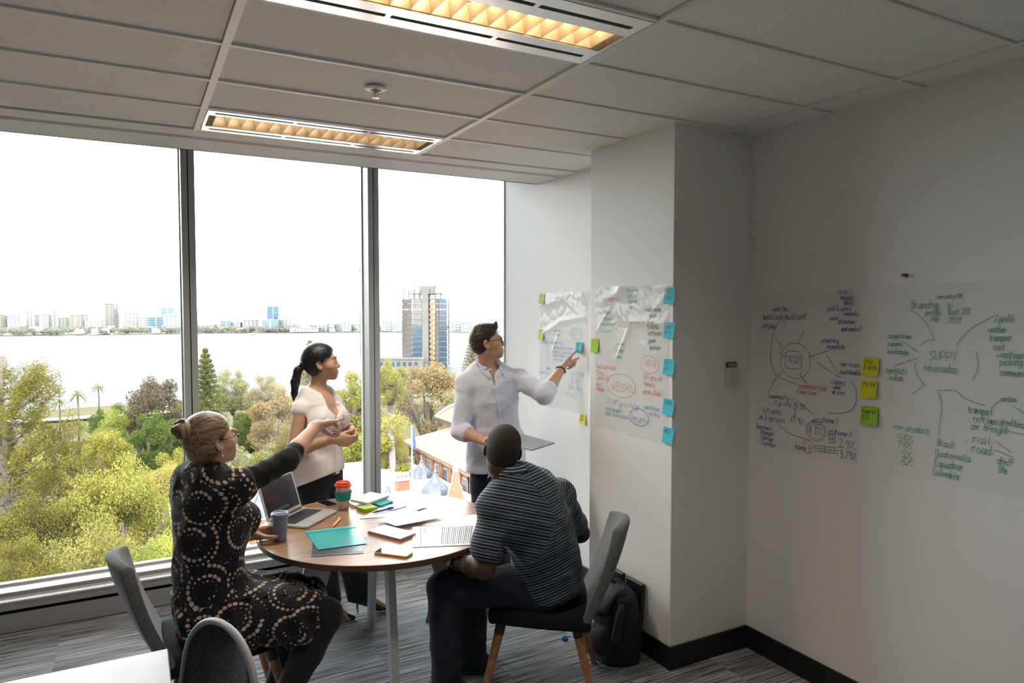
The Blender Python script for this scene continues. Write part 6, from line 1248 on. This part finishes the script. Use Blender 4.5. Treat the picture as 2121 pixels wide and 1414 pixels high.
def tree(kind, x, y, ztop, w, ck, label):
    t = thing('tree' if kind != 'palm' else 'palm_tree', label, 'tree', (x,y,GZ), 0, 'trees outside the window'); h = ztop-GZ; m = LM[ck]; R_ = random.Random(int(x*7+y))
    if kind == 'broad':
        near = y < 60; var = R_.randrange(4); key = (var,near); hw = w/2; ch = min(h*.86, w*1.45)
        if key not in CRM: o = quad_obj('crown', broad_mesh(var,near), m, t); CRM[key] = o
        else: o = CRM[key].copy(); COL.objects.link(o); o.parent = t
        o.material_slots[0].link = 'OBJECT'; o.material_slots[0].material = m
        o.scale = (hw, hw, ch/2); o.location = (0,0,h-ch*1.0); o.rotation_euler = (0,0,R_.uniform(0,6.28)) 
        tr_ = MB(); tr_.tube([(0,0,0),(.1*hw,0,h*.4),(0,.05*hw,h-ch*.45)],[.035*h*.5,.025*h*.5,.01*h],9)
        for q in range(6): a = q*1.05+R_.random(); tr_.tube([(0,0,h-ch*.9),(hw*.35*math.cos(a),hw*.35*math.sin(a),h-ch*.6),(hw*.7*math.cos(a),hw*.7*math.sin(a),h-ch*.35)],[.012*h,.008*h,.003*h],6)
        tr_.build('trunk', m_bark, t, smooth=True)
    elif kind == 'norfolk':
        key = 'norfolk'
        if key not in CRM:
            rs = np.random.default_rng(5); C = []
            for q in range(17):
                z = q/17; r = (1-z)**.85
                for k in range(9):
                    a = k*.698+q*.37
                    for e in (.3,.62,.92): C.append([math.cos(a)*r*e, math.sin(a)*r*e, 2*(.12+.88*z)+.06*e*r, .17*r+.03, .17*r+.03, .045])
            o = quad_obj('crown', quads(np.array(C), 26000, .022, rs), m, t); CRM[key] = o
        else: o = CRM[key].copy(); COL.objects.link(o); o.parent = t
        o.material_slots[0].link = 'OBJECT'; o.material_slots[0].material = m
        o.scale = (w/2,w/2,h*.5*.62); o.location = (0,0,h*.38)
        MB().tube([(0,0,0),(0,0,h*.99)],[.02*h,.004*h],8).build('trunk', m_bark, t, smooth=True)
    elif kind == 'palm':
        tr_ = MB().tube([(0,0,0),(.15,.1,h*.5),(.05,0,h-.6)],[.28,.2,.18],8); tr_.build('trunk', m_bark, t, smooth=True); fr_ = MB()
        for q in range(26):
            a = q*2.4; el = R_.uniform(-.5,1.1); L = w*.55; pts = [(L*s_*math.cos(a)*math.cos(el*.8), L*s_*math.sin(a)*math.cos(el*.8), h-.5+L*(math.sin(el)*s_-.55*s_*s_)) for s_ in (0,.35,.7,1)]
            for u,v in zip(pts,pts[1:]): p = Vector((-math.sin(a),math.cos(a),0))*.16*w/4; fr_.add([Vector(u)-p,Vector(u)+p,Vector(v)+p*.8+Vector((0,0,-.1)),Vector(v)-p*.8+Vector((0,0,-.1))],[(0,1,2,3)])
        tag(fr_.build('fronds', m, t), kind='stuff')
    return t
FAR = [(-190.4,1410.7,7.1,-5.9,'tan'),(-186.1,1419.6,6.4,-8.4,'pale'),(-173.4,1401.4,17.5,-7.5,'white'),(-153.7,1425.2,10.6,-1.2,'white'),(-148.1,1444.7,8.3,-6.2,'pale'),(-126.9,1376.4,8.7,-5.1,'grey'),(-119.2,1383.6,11.2,-6.8,'white'),(-124.9,1489.3,4.3,-0.5,'grey'),(-100.4,1384.6,17.8,-10.9,'white'),(-84.0,1364.5,16.0,-6.8,'tan'),(-73.2,1381.6,11.4,-5.3,'white'),(-55.8,1326.1,23.6,-15.3,'low'),(-37.8,1363.3,13.0,12.6,'tan'),(-27.1,1380.3,10.8,12.0,'white'),(-4.4,1321.7,22.4,-2.8,'white'),(14.4,1299.9,12.7,-9.1,'white'),(29.2,1280.6,18.1,-9.0,'glass'),(52.5,1337.0,19.9,6.2,'glass'),(53.7,1233.4,24.5,-5.6,'white'),(-0.6,1233.2,22.5,-26.4,'low'),(19.8,1222.2,24.0,-25.7,'low'),(98.9,1208.2,31.4,-20.9,'low'),(129.6,1214.6,14.8,-15.1,'glass'),(146.9,1216.5,15.7,-18.4,'white'),(166.5,1217.5,25.4,-14.6,'white'),(193.8,1168.7,24.0,-13.4,'glass'),(200.5,1200.3,17.5,8.4,'dark'),(219.1,1178.0,23.6,-9.8,'white'),(236.4,1122.3,34.9,-26.0,'low'),(265.3,1129.7,15.5,-21.1,'white'),(279.4,1133.6,10.9,-19.0,'white'),(291.9,1138.1,10.2,-21.5,'grey'),(298.4,1112.0,14.7,-18.1,'white'),(316.1,1113.7,17.9,-21.3,'pale'),(364.7,1110.4,19.0,-17.0,'white'),(374.8,1082.2,12.5,-15.9,'white'),(460.2,1047.5,18.1,-15.3,'white'),(467.7,1020.6,14.7,-18.1,'pale'),(496.2,1016.7,17.2,-15.1,'white'),(524.6,1024.2,23.8,-12.2,'white')]
TREES = [
  ('bunya', -6.63, 53.56, 0.36, 10.02, 'o', 'tall dark pine with upswept branches ending in clumps at the left pane'),
  ('broad', -0.85, 41.05, -5.33, 6.46, 'y', 'bright yellow green leafy tree filling the bottom of the left pane'),
  ('broad', 1.85, 55.36, -8.45, 5.87, 'l', 'pale yellow leafy tree between the first mullion and the bright tree'),
  ('broad', 1.4, 112.29, -12.16, 7.59, 'g', 'mid green round tree halfway down the left pane'),
  ('broad', 4.09, 150.77, -9.89, 13.98, 'b', 'grey brown bushy tree below the far towers in the left pane'),
  ('broad', -4.87, 172.3, -17.39, 8.8, 'g', 'small dark green tree near the shore with a palm behind it'),
  ('broad', -4.53, 39.56, -6.55, 5.01, 'd', 'dark olive bush at the lower left edge of the left pane'),
  ('broad', -2.07, 33.66, -6.94, 5.2, 'v', 'olive yellow scrub low against the window sill'),
  ('broad', -4.4, 32.65, -6.89, 3.17, 'o', 'brownish olive bush at the very bottom left corner of the window'),
  ('broad', 0.79, 34.35, -7.76, 4.28, 'y2', 'lime leafed tree just above the sill behind the seated woman chair'),
  ('broad', -3.09, 86.36, -10.48, 5.69, 'y', 'yellow green tree behind the tips of the upswept pine'),
  ('norfolk', 10.47, 128.28, -4.19, 7.70, 'p', 'tiered conical pine just right of the first mullion'),
  ('broad', 18.22, 160.17, -10.57, 7.76, 's', 'pale sage tree beside the conical pine'),
  ('broad', 24.12, 156.95, -11.19, 8.8, 's2', 'silvery green tree above the little park'),
  ('broad', 20.54, 119.12, -10.3, 9.52, 'b2', 'sandy brown feathery tree behind the standing woman'),
  ('norfolk', 46.34, 213.43, -6.83, 10.76, 'p2', 'distant tiered pine above the head of the standing woman'),
  ('broad', 22.11, 78.75, -4.41, 7.18, 'y', 'tall yellow green gum between the standing woman and the second mullion'),
  ('broad', 16.27, 61.23, -8.35, 5.13, 'y2', 'leafy lime tree below the tall gum beside the second mullion'),
  ('broad', 21.82, 65.35, -2.68, 3.52, 'y', 'narrow yellow green gum just right of the second mullion'),
  ('broad', 19.28, 57.35, -8.02, 4.14, 'l', 'light leaved tree under the narrow gum with a grey trunk'),
  ('broad', 33.83, 86.09, -4.07, 9.52, 'b2', 'large sandy olive tree below the unfinished tower'),
  ('broad', 34.28, 77.75, -6.84, 7.04, 's2', 'pale olive tree beside the standing man shirt'),
  ('broad', 30.64, 68.23, -8.93, 3.62, 'y2', 'small bright green tree close to the standing man elbow'),
  ('norfolk', 80.72, 172.24, -4.44, 7.97, 'p2', 'slim distant pine behind the standing man head'),
  ('broad', 65.61, 134.68, -8.81, 9.32, 's', 'pale tree beyond the standing man shoulder'),
  ('broad', 20.49, 101.9, -13.89, 7.59, 'o', 'olive tree low behind the blouse of the standing woman'),
  ('broad', 18.82, 136.87, -15.01, 8.07, 'g', 'green tree beside the pale park lawn'),
  ('palm', -10.62, 260.48, -22.18, 4.04, 'p', 'single palm standing at the river edge'),
  ('palm', -18.39, 224.85, -22.25, 3.93, 'p', 'leaning palm partly behind the upswept pine'),
  ('palm', -12.87, 204.99, -18.66, 4.11, 'p', 'bushy palm beside the upswept pine tips'),
]
for k_,x_,y_,z_,w_,c_,l_ in TREES:
    if k_ != 'bunya': tree(k_,x_,y_,z_,w_,c_,l_)
FR = random.Random(17); FILL = []
for q in range(90):
    b_ = FR.uniform(-10,5) if q%2 else FR.uniform(5,29); d_ = FR.choice([55,62,72,84,98,112,128,150]); a_ = math.radians(b_); hh_ = FR.uniform(10,17) if d_ > 60 else FR.uniform(9,13)
    if 4 < b_ < 13 and d_ > 115 or b_ > 12 and d_ < 62: continue
    x_, y_ = d_*math.sin(a_)*1.05, d_*math.cos(a_)
    if 0 < x_ < 37 and 34 < y_ < 63: continue
    c_ = FR.choice('y y2 g l s o b y g'.split() if b_ < 12 else 's s2 b2 g l y y2'.split())
    FILL.append((b_, d_, x_, y_, GZ+hh_, FR.uniform(7,11), c_))
CW = dict(y='yellow green',y2='lime green',g='dark green',l='pale yellow',s='sage green',o='brownish olive',b='grey brown',s2='silvery',b2='sandy'); FILL.sort(); seen_ = {}
for b_,d_,x_,y_,z_,w_,c_ in FILL:
    pn = 'left' if b_ < 5.5 else 'middle' if b_ < 17.5 else 'right'; rw = 'near' if d_ < 70 else 'middle' if d_ < 105 else 'far'; k_ = (pn,rw,c_); seen_[k_] = seen_.get(k_,-1)+1
    tree('broad', x_, y_, z_, w_, c_, f'{CW[c_]} tree in the {rw} row, {pn} pane, {ORD[seen_[k_]]} such from the left')
# upswept pine at the left: trunk outside the pane, whorled branches ending in dense clumps
t = thing('tree', TREES[0][6], 'tree', (-6.3,45.0,GZ), 0, 'trees outside the window'); rs = np.random.default_rng(3); R_ = random.Random(9); C = []; br = MB()
h = 31.4; br.tube([(0,0,0),(0,0,h*.6),(.1,0,h)],[.55,.35,.06],10)
for q in range(78):
    z0 = h-13.5+11.8*(q/78)+R_.uniform(-.2,.2); a = q*2.4; L = (1.3+5.0*(1-q/78)**.75)*R_.uniform(.85,1.12); up = R_.uniform(.35,.7)
    pts = [Vector((math.cos(a)*L*s_, math.sin(a)*L*s_, z0+L*(.12*s_+up*s_**2.2))) for s_ in (0,.33,.66,1)]; br.tube(pts,[.06,.05,.035,.02],6)
    for s_,rr in ((1,.62),(.88,.52),(.76,.42),(.62,.34)):
        i = min(int(s_*3),2); p = pts[i].lerp(pts[i+1], s_*3-i); C.append([*p, rr*.75, rr*.75, rr])
    for k in range(3):
        s_ = R_.uniform(.5,.95); i = min(int(s_*3),2); p = pts[i].lerp(pts[i+1], s_*3-i); e = p+Vector((R_.uniform(-.9,.9),R_.uniform(-.9,.9),R_.uniform(.2,.8))); br.tube([p,e],[.03,.018],5); C.append([*e,.42,.42,.50])
br.build('trunk', m_bark, t, smooth=True); quad_obj('crown', quads(np.array(C), 90000, .058, rs, .4), leaf_mat('leaf_bunya',(0.0545,0.0512,0.00847),(0.131,0.114,0.0158)), t)
# a bare grey trunk below the narrow gum
t = thing('tree', 'slender bare grey gum trunk between the flagpole and the second mullion', 'tree', (18.6,55.2,GZ), 0, 'trees outside the window')
MB().tube([(0,0,0),(.1,0,18),(-.1,.1,24)],[.45,.36,.2],10).build('trunk', M('gum_bark',(0.15,0.13,0.125),.8,noise=(2,.3)), t, smooth=True)
quad_obj('crown', quads(np.array([[.2,.1,24.5,1.2,1.2,1.0],[-.6,.3,22.8,.9,.9,.7],[.8,-.2,20.6,.7,.7,.5],[-.7,.1,18.6,.6,.6,.5]]), 2600, .12, np.random.default_rng(8)), LM['y'], t)

# ---- far treeline along the opposite bank (thousands of trees, a few pixels each)
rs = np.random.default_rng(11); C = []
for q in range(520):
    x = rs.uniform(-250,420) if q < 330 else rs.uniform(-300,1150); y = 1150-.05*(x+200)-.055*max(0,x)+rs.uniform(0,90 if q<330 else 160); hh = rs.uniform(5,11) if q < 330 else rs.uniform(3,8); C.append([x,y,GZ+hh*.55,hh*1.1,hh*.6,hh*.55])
o = quad_obj('far_treeline', quads(np.array(C), 26000, 1.5, rs), leaf_mat('leaf_far_hazy',(0.121,0.121,0.0935),(0.182,0.171,0.132)), None); tag(o, 'soft grey green line of trees along the far river bank', 'trees', kind='stuff')  # pale greyish leaf colour carries the distance haze
# ---- buildings across the river
BM = {'white':(M('far_white',(0.196,0.193,0.185),.7),M('far_pane_grey',(0.105,0.115,0.126),.3)),'pale':(M('far_pale',(0.169,0.163,0.15),.7),M('far_pane_grey',(0.105,0.115,0.126),.3)),'tan':(M('far_tan',(0.16,0.141,0.118),.7),M('far_pane_brown',(0.105,0.091,0.0805),.4)),'grey':(M('far_grey',(0.147,0.15,0.15),.7),M('far_pane_grey',(0.105,0.115,0.126),.3)),'glass':(M('far_slab',(0.168,0.179,0.185),.6),M('far_pane_blue',(0.06,0.11,0.16),.2)),'dark':(M('far_slab_blue',(0.105,0.14,0.168),.6),M('far_pane_deep',(0.025,0.065,0.11),.2)),'low':(M('far_white',(0.196,0.193,0.185),.7),M('far_pane_grey',(0.105,0.115,0.126),.3))}  # pale blocks, with distance haze also put into their colours
WORD = {'white':'white apartment','pale':'pale cream','tan':'tan brown','grey':'grey concrete','glass':'blue glazed','dark':'dark blue glass','low':'low white waterside'}
panes = ['left pane']*21+['middle pane']*12+['right pane']*6
for i,(x,y,w,zt,k) in enumerate(FAR):
    ps_ = sorted([q for q in range(len(FAR)) if panes[min(q,38)]==panes[min(i,38)]], key=lambda q: FAR[q][0]/FAR[q][1]).index(i); od = ORD[ps_]
    hgt = 'tall' if zt > 8 else 'squat' if zt < -18 else 'mid-height'; lab = f'{hgt} {WORD[k]} block across the river, {od} from the left in the {panes[min(i,38)]}'
    t = thing('apartment_building', lab, 'building', (x,y,GZ), math.atan2(-x,y)+[.3,-.25,.15,-.4][i%4], 'buildings across the river'); h = zt-GZ; d_ = w*.7; wall,pane = BM[k]
    nf = max(2,int(h/3.4)); fl = MB(); win = MB(); fl.box((-w/2,-d_/2,0),(w/2,d_/2,h))
    if k in ('glass','dark'):
        for f_ in range(nf): win.box((-w/2-.25,-d_/2-.25,.9+f_*h/nf),(w/2+.25,d_/2+.25,.9+f_*h/nf+h/nf*.72))
        fl.box((-w*.06,-d_/2-.5,0),(w*.06,-d_/2,h+2)); fl.box((-w/2-.4,-d_/2-.4,h-1),(w/2+.4,d_/2+.4,h+.6))
    else:
        nb = max(2,int(w/5.5))
        for f_ in range(nf):
            for b_ in range(nb): xx = -w/2+w*(b_+.2)/nb; win.box((xx,-d_/2-.12,1.0+f_*h/nf),(xx+w*.55/nb,-d_/2+.1,1.0+f_*h/nf+h/nf*.5))
            win.box((-w/2-.12,-d_/2+d_*.15,1.0+f_*h/nf),(-w/2+.1,d_/2-d_*.15,1.0+f_*h/nf+h/nf*.5)); win.box((w/2-.1,-d_/2+d_*.15,1.0+f_*h/nf),(w/2+.12,d_/2-d_*.15,1.0+f_*h/nf+h/nf*.5))
        fl.box((-w*.18,-d_*.2,h),(w*.2,d_*.2,h+3)); fl.box((-w/2-.3,-d_/2-.3,h-.2),(w/2+.3,d_/2+.3,h+.5))
    fl.build('wall', wall, t); tag(win.build('windows', pane, t), kind='stuff')
# small houses as a soft pale scatter between the blocks
sc_ = MB()
for q in range(420):
    x = rs.uniform(-280,1200); y = 1120-.05*(x+200)-.05*max(0,x)+rs.uniform(10,700); w = rs.uniform(5,12); hh = rs.uniform(4,8); z = GZ+(y-1100)*.008; sc_.box((x,y,z),(x+w,y+w,z+hh*.6)); sc_.hexa([(x-.4,y-.4,z+hh*.6),(x+w+.4,y-.4,z+hh*.6),(x+w+.4,y+w+.4,z+hh*.6),(x-.4,y+w+.4,z+hh*.6),(x+w*.1,y+w*.4,z+hh),(x+w*.9,y+w*.4,z+hh),(x+w*.9,y+w*.6,z+hh),(x+w*.1,y+w*.6,z+hh)],1)
tag(sc_.build('far_houses', [M('far_white',(0.196,0.193,0.185),.7),M('far_roof',(0.208,0.184,0.168),.8)], None), 'pale scatter of far houses between the towers', 'houses', kind='stuff')
# ---- unfinished tower on the near bank
tw = thing('unfinished_tower', 'unfinished tower block with open concrete floors and orange edge screens', 'building', (155,395,GZ), math.radians(-28), None); TH = 43.; W2, D2 = 13., 11.
m_con = M('raw_concrete', (.105,.10,.092), .9, noise=(.3,.15)); m_brn = M('brown_cladding', (.045,.034,.032), .6); m_blu = M('blue_glazing', (.02,.04,.062), .15); m_org = M('orange_screen', (.17,.09,.025), .7)
for f_ in range(15):
    z = f_*3.1; MB().box((-W2*(1 if f_ < 13 else .72),-D2,z),(W2*(.98 if f_ < 13 else .8),D2,z+.32)).build('floor_slab', m_con, tw)
cols = MB()
for f_ in range(15):
    for q in range(7):
        for yy in (-D2+.6,D2-.6): cols.box((-W2+.5+q*(2*W2-1.4)/6*(1 if f_<13 else .8),yy-.3,f_*3.1),(-W2+1.1+q*(2*W2-1.4)/6*(1 if f_<13 else .8),yy+.3,f_*3.1+3.1))
cols.build('columns', m_con, tw)
MB().box((-1.5,-D2-.4,0),(2.2,2,TH+3.5)).box((-4,-3,TH),(5,4,TH+5.2)).box((-9,-2,TH+5.0),(9,2.5,TH+5.4)).build('lift_core', m_con, tw)
for q in range(8): MB().box((-12+q*3.2,-3,TH+5.4),(-11.8+q*3.2,-2.8,TH+6.6)).build('roof_prop', m_con, tw)
for f_ in range(1,13): MB().box((3.0,-D2-.35,f_*3.1-.6),(6.0,-D2-.1,f_*3.1+1.0)).build('edge_screen', m_org, tw)
for f_ in range(13):
    MB().box((-W2-.2,-D2-.25,f_*3.1+.4),(-7.4,-D2-.02,f_*3.1+3.0)).build('cladding_panel', m_brn, tw)
    MB().box((-7.2,-D2-.2,f_*3.1+.4),(-1.7,-D2-.02,f_*3.1+3.0)).build('glazing_panel', m_blu if f_ < 8 else m_con, tw)
    MB().box((6.4,-D2-.25,f_*3.1+.4),(8.3,-D2-.02,f_*3.1+3.0)).build('cladding_panel', m_brn, tw); MB().box((8.6,-D2-.2,f_*3.1+.4),(W2,-D2-.02,f_*3.1+3.0)).build('glazing_panel', m_blu, tw)
    MB().box((-W2-.25,-D2,f_*3.1+.4),(-W2-.02,D2,f_*3.1+3.0)).build('cladding_panel', m_brn, tw)
pdm = thing('podium_building', 'low grey parapet building at the foot of the unfinished tower', 'building', (139,384,GZ), math.radians(-28)); MB().box((-16,-9,0),(9,6,6)).box((-16,-9.5,6),(9,-8.5,7)).build('wall', m_con, pdm)
for q in range(7): MB().box((-15+q*3.3,-9.15,2),(-13+q*3.3,-8.9,4.6)).build('window', m_blu, pdm)
crn = thing('tower_crane', 'thin grey tower crane crossing behind the second mullion', 'crane', (143.5,493,GZ), math.radians(-25)); jb = MB(); m_cr = M('crane_grey',(.06,.062,.065),.5)
for dz,dy in ((0,-.5),(0,.5),(1.2,0)): jb.tube([(-13,dy,63.6+dz),(13,dy,63.6+dz)],.24,5)
for q in range(26): jb.tube([(-13+q,.5 if q%2 else -.5,63.6),(-12+q,0,64.8)],.08,4)
jb.build('jib', m_cr, crn); ms_ = MB()
for dx,dy in ((-.7,-.7),(.7,-.7),(.7,.7),(-.7,.7)): ms_.tube([(dx,dy,0),(dx,dy,66)],.14,5)
for q in range(44): ms_.tube([(-.7 if q%2 else .7,-.7,q*1.5),(.7 if q%2 else -.7,-.7,q*1.5+1.5)],.08,4)
ms_.build('mast', m_cr, crn); MB().box((-1.2,-1.6,61),(.6,-.7,63)).build('cab', m_cr, crn)
for i,(x,y,w,lab) in enumerate([(143,1010,16,'small white ferry far out on the river in the middle pane'),(-25,1060,9,'tiny white boat near the far bank in the left pane')]):
    bo = thing('boat', lab, 'boat', (x,y,GZ-1.2), .3); MB().hexa([(-w/2,-1.5,0),(w/2-1,-1.5,0),(w/2-1,1.5,0),(-w/2,1.5,0),(-w/2,-2,1.6),(w/2+.8,-.4,1.8),(w/2+.8,.4,1.8),(-w/2,2,1.6)]).build('hull', BM['white'][0], bo); MB().box((-w*.3,-1.4,1.6),(w*.2,1.4,3.6)).build('cabin', BM['grey'][0], bo)
# ---- old brick buildings below the window
m_br = M('red_brick', (.18,.06,.026), .85); n,l,b = NT(m_br); tc = n.new('ShaderNodeTexCoord'); bt_ = n.new('ShaderNodeTexBrick'); bt_.inputs['Scale'].default_value = 4.6; bt_.inputs['Color1'].default_value = (.22,.072,.03,1); bt_.inputs['Color2'].default_value = (.15,.048,.022,1); bt_.inputs['Mortar'].default_value = (.25,.18,.14,1); bt_.inputs['Mortar Size'].default_value = .012
mp = n.new('ShaderNodeMapping'); mp.inputs['Rotation'].default_value = (math.pi/2,0,.78); l.new(tc.outputs['Object'],mp.inputs['Vector']); l.new(mp.outputs[0],bt_.inputs['Vector']); l.new(bt_.outputs['Color'],b.inputs['Base Color'])
m_wr = M('white_roof_sheet', (0.49,0.49,0.49), .5, noise=(.3,.08)); m_cop = M('cream_coping', (.26,.235,.20), .7); m_tr = M('pink_tiles', (.14,.075,.05), .8, noise=(1.5,.25)); m_zinc = M('zinc_dome', (.055,.066,.082), .4, metal=.25, noise=(2,.2)); m_win = M('dark_pane', (.06,.06,.07), .15)
bb_ = thing('brick_building', 'old brick building with broad white metal roof, domes rising from it', 'building', (13,46,GZ), 0)
MB().box((2.0,35.7,GZ),(21.4,58,-11.9)).build('wall', m_br, bb_, world=True); rf = MB().box((1.8,35.7,-11.9),(21.15,58.2,-11.5)); rf.build('roof', m_wr, bb_, world=True)
for q in range(38): MB().box((2+q*.5,35.8,-11.5),(2.05+q*.5,58,-11.44)).build('roof_seam', m_wr, bb_, world=True)
for x0,y0,x1,y1 in ((1.9,36,2.4,58),(2,57.6,21.4,58.1),(9,44,9.3,58)): MB().box((x0,y0,-11.6),(x1,y1,-11.05)).build('parapet', m_cop, bb_, world=True)
MB().box((12,50.5,-11.5),(17.5,57,-11.2)).box((12.2,50.7,-11.2),(17.3,56.8,-11.1)).build('raised_roof', m_wr, bb_, world=True)
def dome(label, x, y, zb, w, h, drum=.0):
    t = thing('turret', label, 'turret', (x,y,zb-drum-.2), 0, 'domed turrets on the brick building'); prof = [(w*.50,0),(w*.52,h*.03),(w*.50,h*.10),(w*.44,h*.24),(w*.33,h*.38),(w*.25,h*.47),(w*.245,h*.485),(w*.22,h*.50),(w*.13,h*.66),(w*.075,h*.80),(w*.055,h*.90),(w*.075,h*.93),(w*.05,h*.97),(w*.01,h)]
    MB().lathe([(r,z+drum+.2) for r,z in prof], 8).build('dome', m_zinc, t, smooth=False)
    MB().lathe([(w*.54,drum+.12),(w*.56,drum+.16),(w*.56,drum+.22),(w*.5,drum+.24)],8).build('cornice', m_cop, t); MB().lathe([(w*.48,-.3),(w*.48,drum+.14)],8).build('drum', m_br, t)
    for k in range(8): a = math.pi*2*k/8; MB().tube([(r*1.01*math.cos(a),r*1.01*math.sin(a),z+drum+.2) for r,z in prof[:12]], .018, 4).build('dome_rib', M('zinc_light',(.12,.13,.145),.4), t)
    MB().tube([(0,0,h+drum+.15),(0,0,h+drum+.6)],.03,5).build('finial', m_cop, t)
dome('zinc domed turret in the right pane below the gabled brick parapet', 18.68, 46.15, -11.3, 2.05, 1.75, .1); dome('slim white hipped turret beside the second mullion', 15.10, 45.9, -11.45, 1.3, 1.3, 0)
dome('grey spired roof turret beside the flagpole', 20.0, 52.3, -11.5, 2.2, 1.35, 0); dome('near zinc domed turret seen between seated woman and laptop', 5.55, 37.4, -8.7, 1.35, 1.62, .9)
dome('pale turret behind the arm of the seated woman', 4.9, 44.5, -10.0, 1.5, 1.7, .6)
def chimney(label, x, y, z0, z1, w):
    t = thing('chimney', label, 'chimney', (x,y,z0), 0, 'brick chimneys'); h = z1-z0; MB().box((-w/2,-w*.35,-.3),(w/2,w*.35,h*.72)).build('stack', m_br, t); MB().box((-w*.58,-w*.43,h*.72),(w*.58,w*.43,h*.82)).box((-w*.54,-w*.39,h*.82),(w*.54,w*.39,h*.9)).build('cap', m_cop, t)
    for k in range(3): MB().lathe([(.09,h*.9),(.08,h*1.0),(.1,h*1.02)],8,(-w*.35+k*w*.35,0,0)).build('chimney_pot', m_tr, t)
chimney('squat brick chimney on the white roof beside the slim turret', 17.25, 49.1, -11.5, -10.45, .95); chimney('tall brick chimney in front of the long tiled hall', 22.0, 46.7, -12.2, -9.7, .8); chimney('brick chimney low at the edge of the white roof beside the standing man leg', 20.9, 42.5, -11.5, -9.9, .7)
gb = thing('gable', 'stepped brick gable with white coping beside the zinc dome', 'gable', (18.6,42.4,-12)); pf = [(-.75,0),(.75,0),(.75,.9),(.55,1.15),(.42,1.9),(.22,2.3),(.14,3.0),(-.14,3.0),(-.22,2.3),(-.42,1.9),(-.55,1.15),(-.75,.9)]
MB().prism(pf, -.18, .18).xf(Matrix.Rotation(math.pi/2,4,'X')).build('brick_face', m_br, gb); cp = MB()
for a,b_ in zip(pf[2:],pf[3:]): cp.tube([(a[0]*1.04,0,a[1]+.03),(b_[0]*1.04,0,b_[1]+.03)],.075,6)
cp.build('coping', m_cop, gb); MB().lathe([(.1,3.0),(.2,3.12),(.2,3.3),(.08,3.45),(.13,3.6),(.02,3.9)],10).build('finial', m_cop, gb)
# long hall: brick side wall with tall windows, low tiled roof, upper curved roof
hl_ = thing('brick_hall', 'long red brick hall with pale tiled roof and tall windows', 'building', (25,52,GZ))
MB().box((21.6,42,GZ),(36,60.0,-10.3)).build('wall', m_br, hl_, world=True); MB().box((21.45,42,-10.45),(21.7,60,-10.2)).build('eave_band', m_cop, hl_, world=True)
MB().hexa([(21.2,41.8,-10.2),(26,41.8,-9.4),(26,60.2,-9.4),(21.2,60.2,-10.2),(21.2,41.8,-10.05),(26,41.8,-9.2),(26,60.2,-9.2),(21.2,60.2,-10.05)]).build('roof', m_tr, hl_, world=True)
for q in range(46): y = 41.9+q*.4; MB().hexa([(21.2,y,-10.06),(26,y,-9.21),(26,y+.16,-9.21),(21.2,y+.16,-10.06),(21.2,y+.03,-9.97),(26,y+.03,-9.12),(26,y+.13,-9.12),(21.2,y+.13,-9.97)]).build('tile_row', m_cop if q%3==0 else M('tiles_light',(.20,.135,.105),.8), hl_, world=True)
MB().box((25.9,44,-9.4),(36,62,-8.5)).build('upper_wall', m_tr, hl_, world=True)
MB().grid(lambda i,j: (25.6+11*i, 44+19*j, -8.5+1.5*math.sin(math.pi*min(1,i*1.0))**.7), 14, 1).build('upper_roof', m_tr, hl_, world=True)
MB().tube([(25.6,44,-8.45),(25.6,63,-8.45)],.14,6).tube([(25.6+11*q/10,62.9,-8.4+1.5*math.sin(math.pi*q/10)**.7) for q in range(11)],.16,6).build('upper_coping', m_cop, hl_, world=True)
for q in range(9):
    y = 43.6+q*1.85; wd_ = MB().box((21.50,y-.42,-12.3),(21.62,y+.42,-10.75)).build('window', m_cop, hl_, world=True)
    for a,b_ in ((-.36,-.03),(.03,.36)):
        for z0,z1 in ((-12.2,-11.5),(-11.44,-10.82)): MB().box((21.46,y+a,z0),(21.52,y+b_,z1)).build('pane', m_win, wd_).location = (-25,-52,-GZ)
    MB().box((21.42,y+.62,-13),(21.62,y+.85,-10.4)).build('brick_pier', m_br, hl_, world=True)
fp = thing('flagpole', 'white flagpole with a drooping blue flag', 'flagpole', (18.0,49.0,-11.5)); MB().tube([(0,0,0),(0,0,4.75)],[.07,.04],8).build('pole', M('pole_white',(0.45,0.45,0.45),.4), fp, smooth=True)
MB().shell(lambda i,j: (.06+.32*i*(.55+.25*j)+.03*math.sin(9*j+3*i), .05*math.sin(7*i+4*j), 4.6-1.55*j-.18*i), 8, 14, (0,.01,0)).build('flag', M('flag_blue',(.03,.06,.30),.7), fp, smooth=True)
wl = thing('brick_parapet', 'low brick parapet below the near zinc turret', 'parapet', (4.2,35.4,GZ)); MB().box((2.4,34.9,GZ),(6.6,35.6,-10.1)).build('brick_face', m_br, wl, world=True); MB().box((2.3,34.8,-10.1),(6.7,35.7,-9.9)).build('coping', m_cop, wl, world=True)
shd = thing('park_shed', 'grey roofed shed row in the park behind the seated woman glasses', 'building', (24,118,GZ), -.2); MB().box((-9,-3,0),(9,3,3.2)).build('wall', m_br, shd); MB().hexa([(-9.5,-3.6,3.2),(9.5,-3.6,3.2),(9.5,3.6,3.2),(-9.5,3.6,3.2),(-9,-.2,4.9),(9,-.2,4.9),(9,.2,4.9),(-9,.2,4.9)]).build('roof', m_zinc, shd)
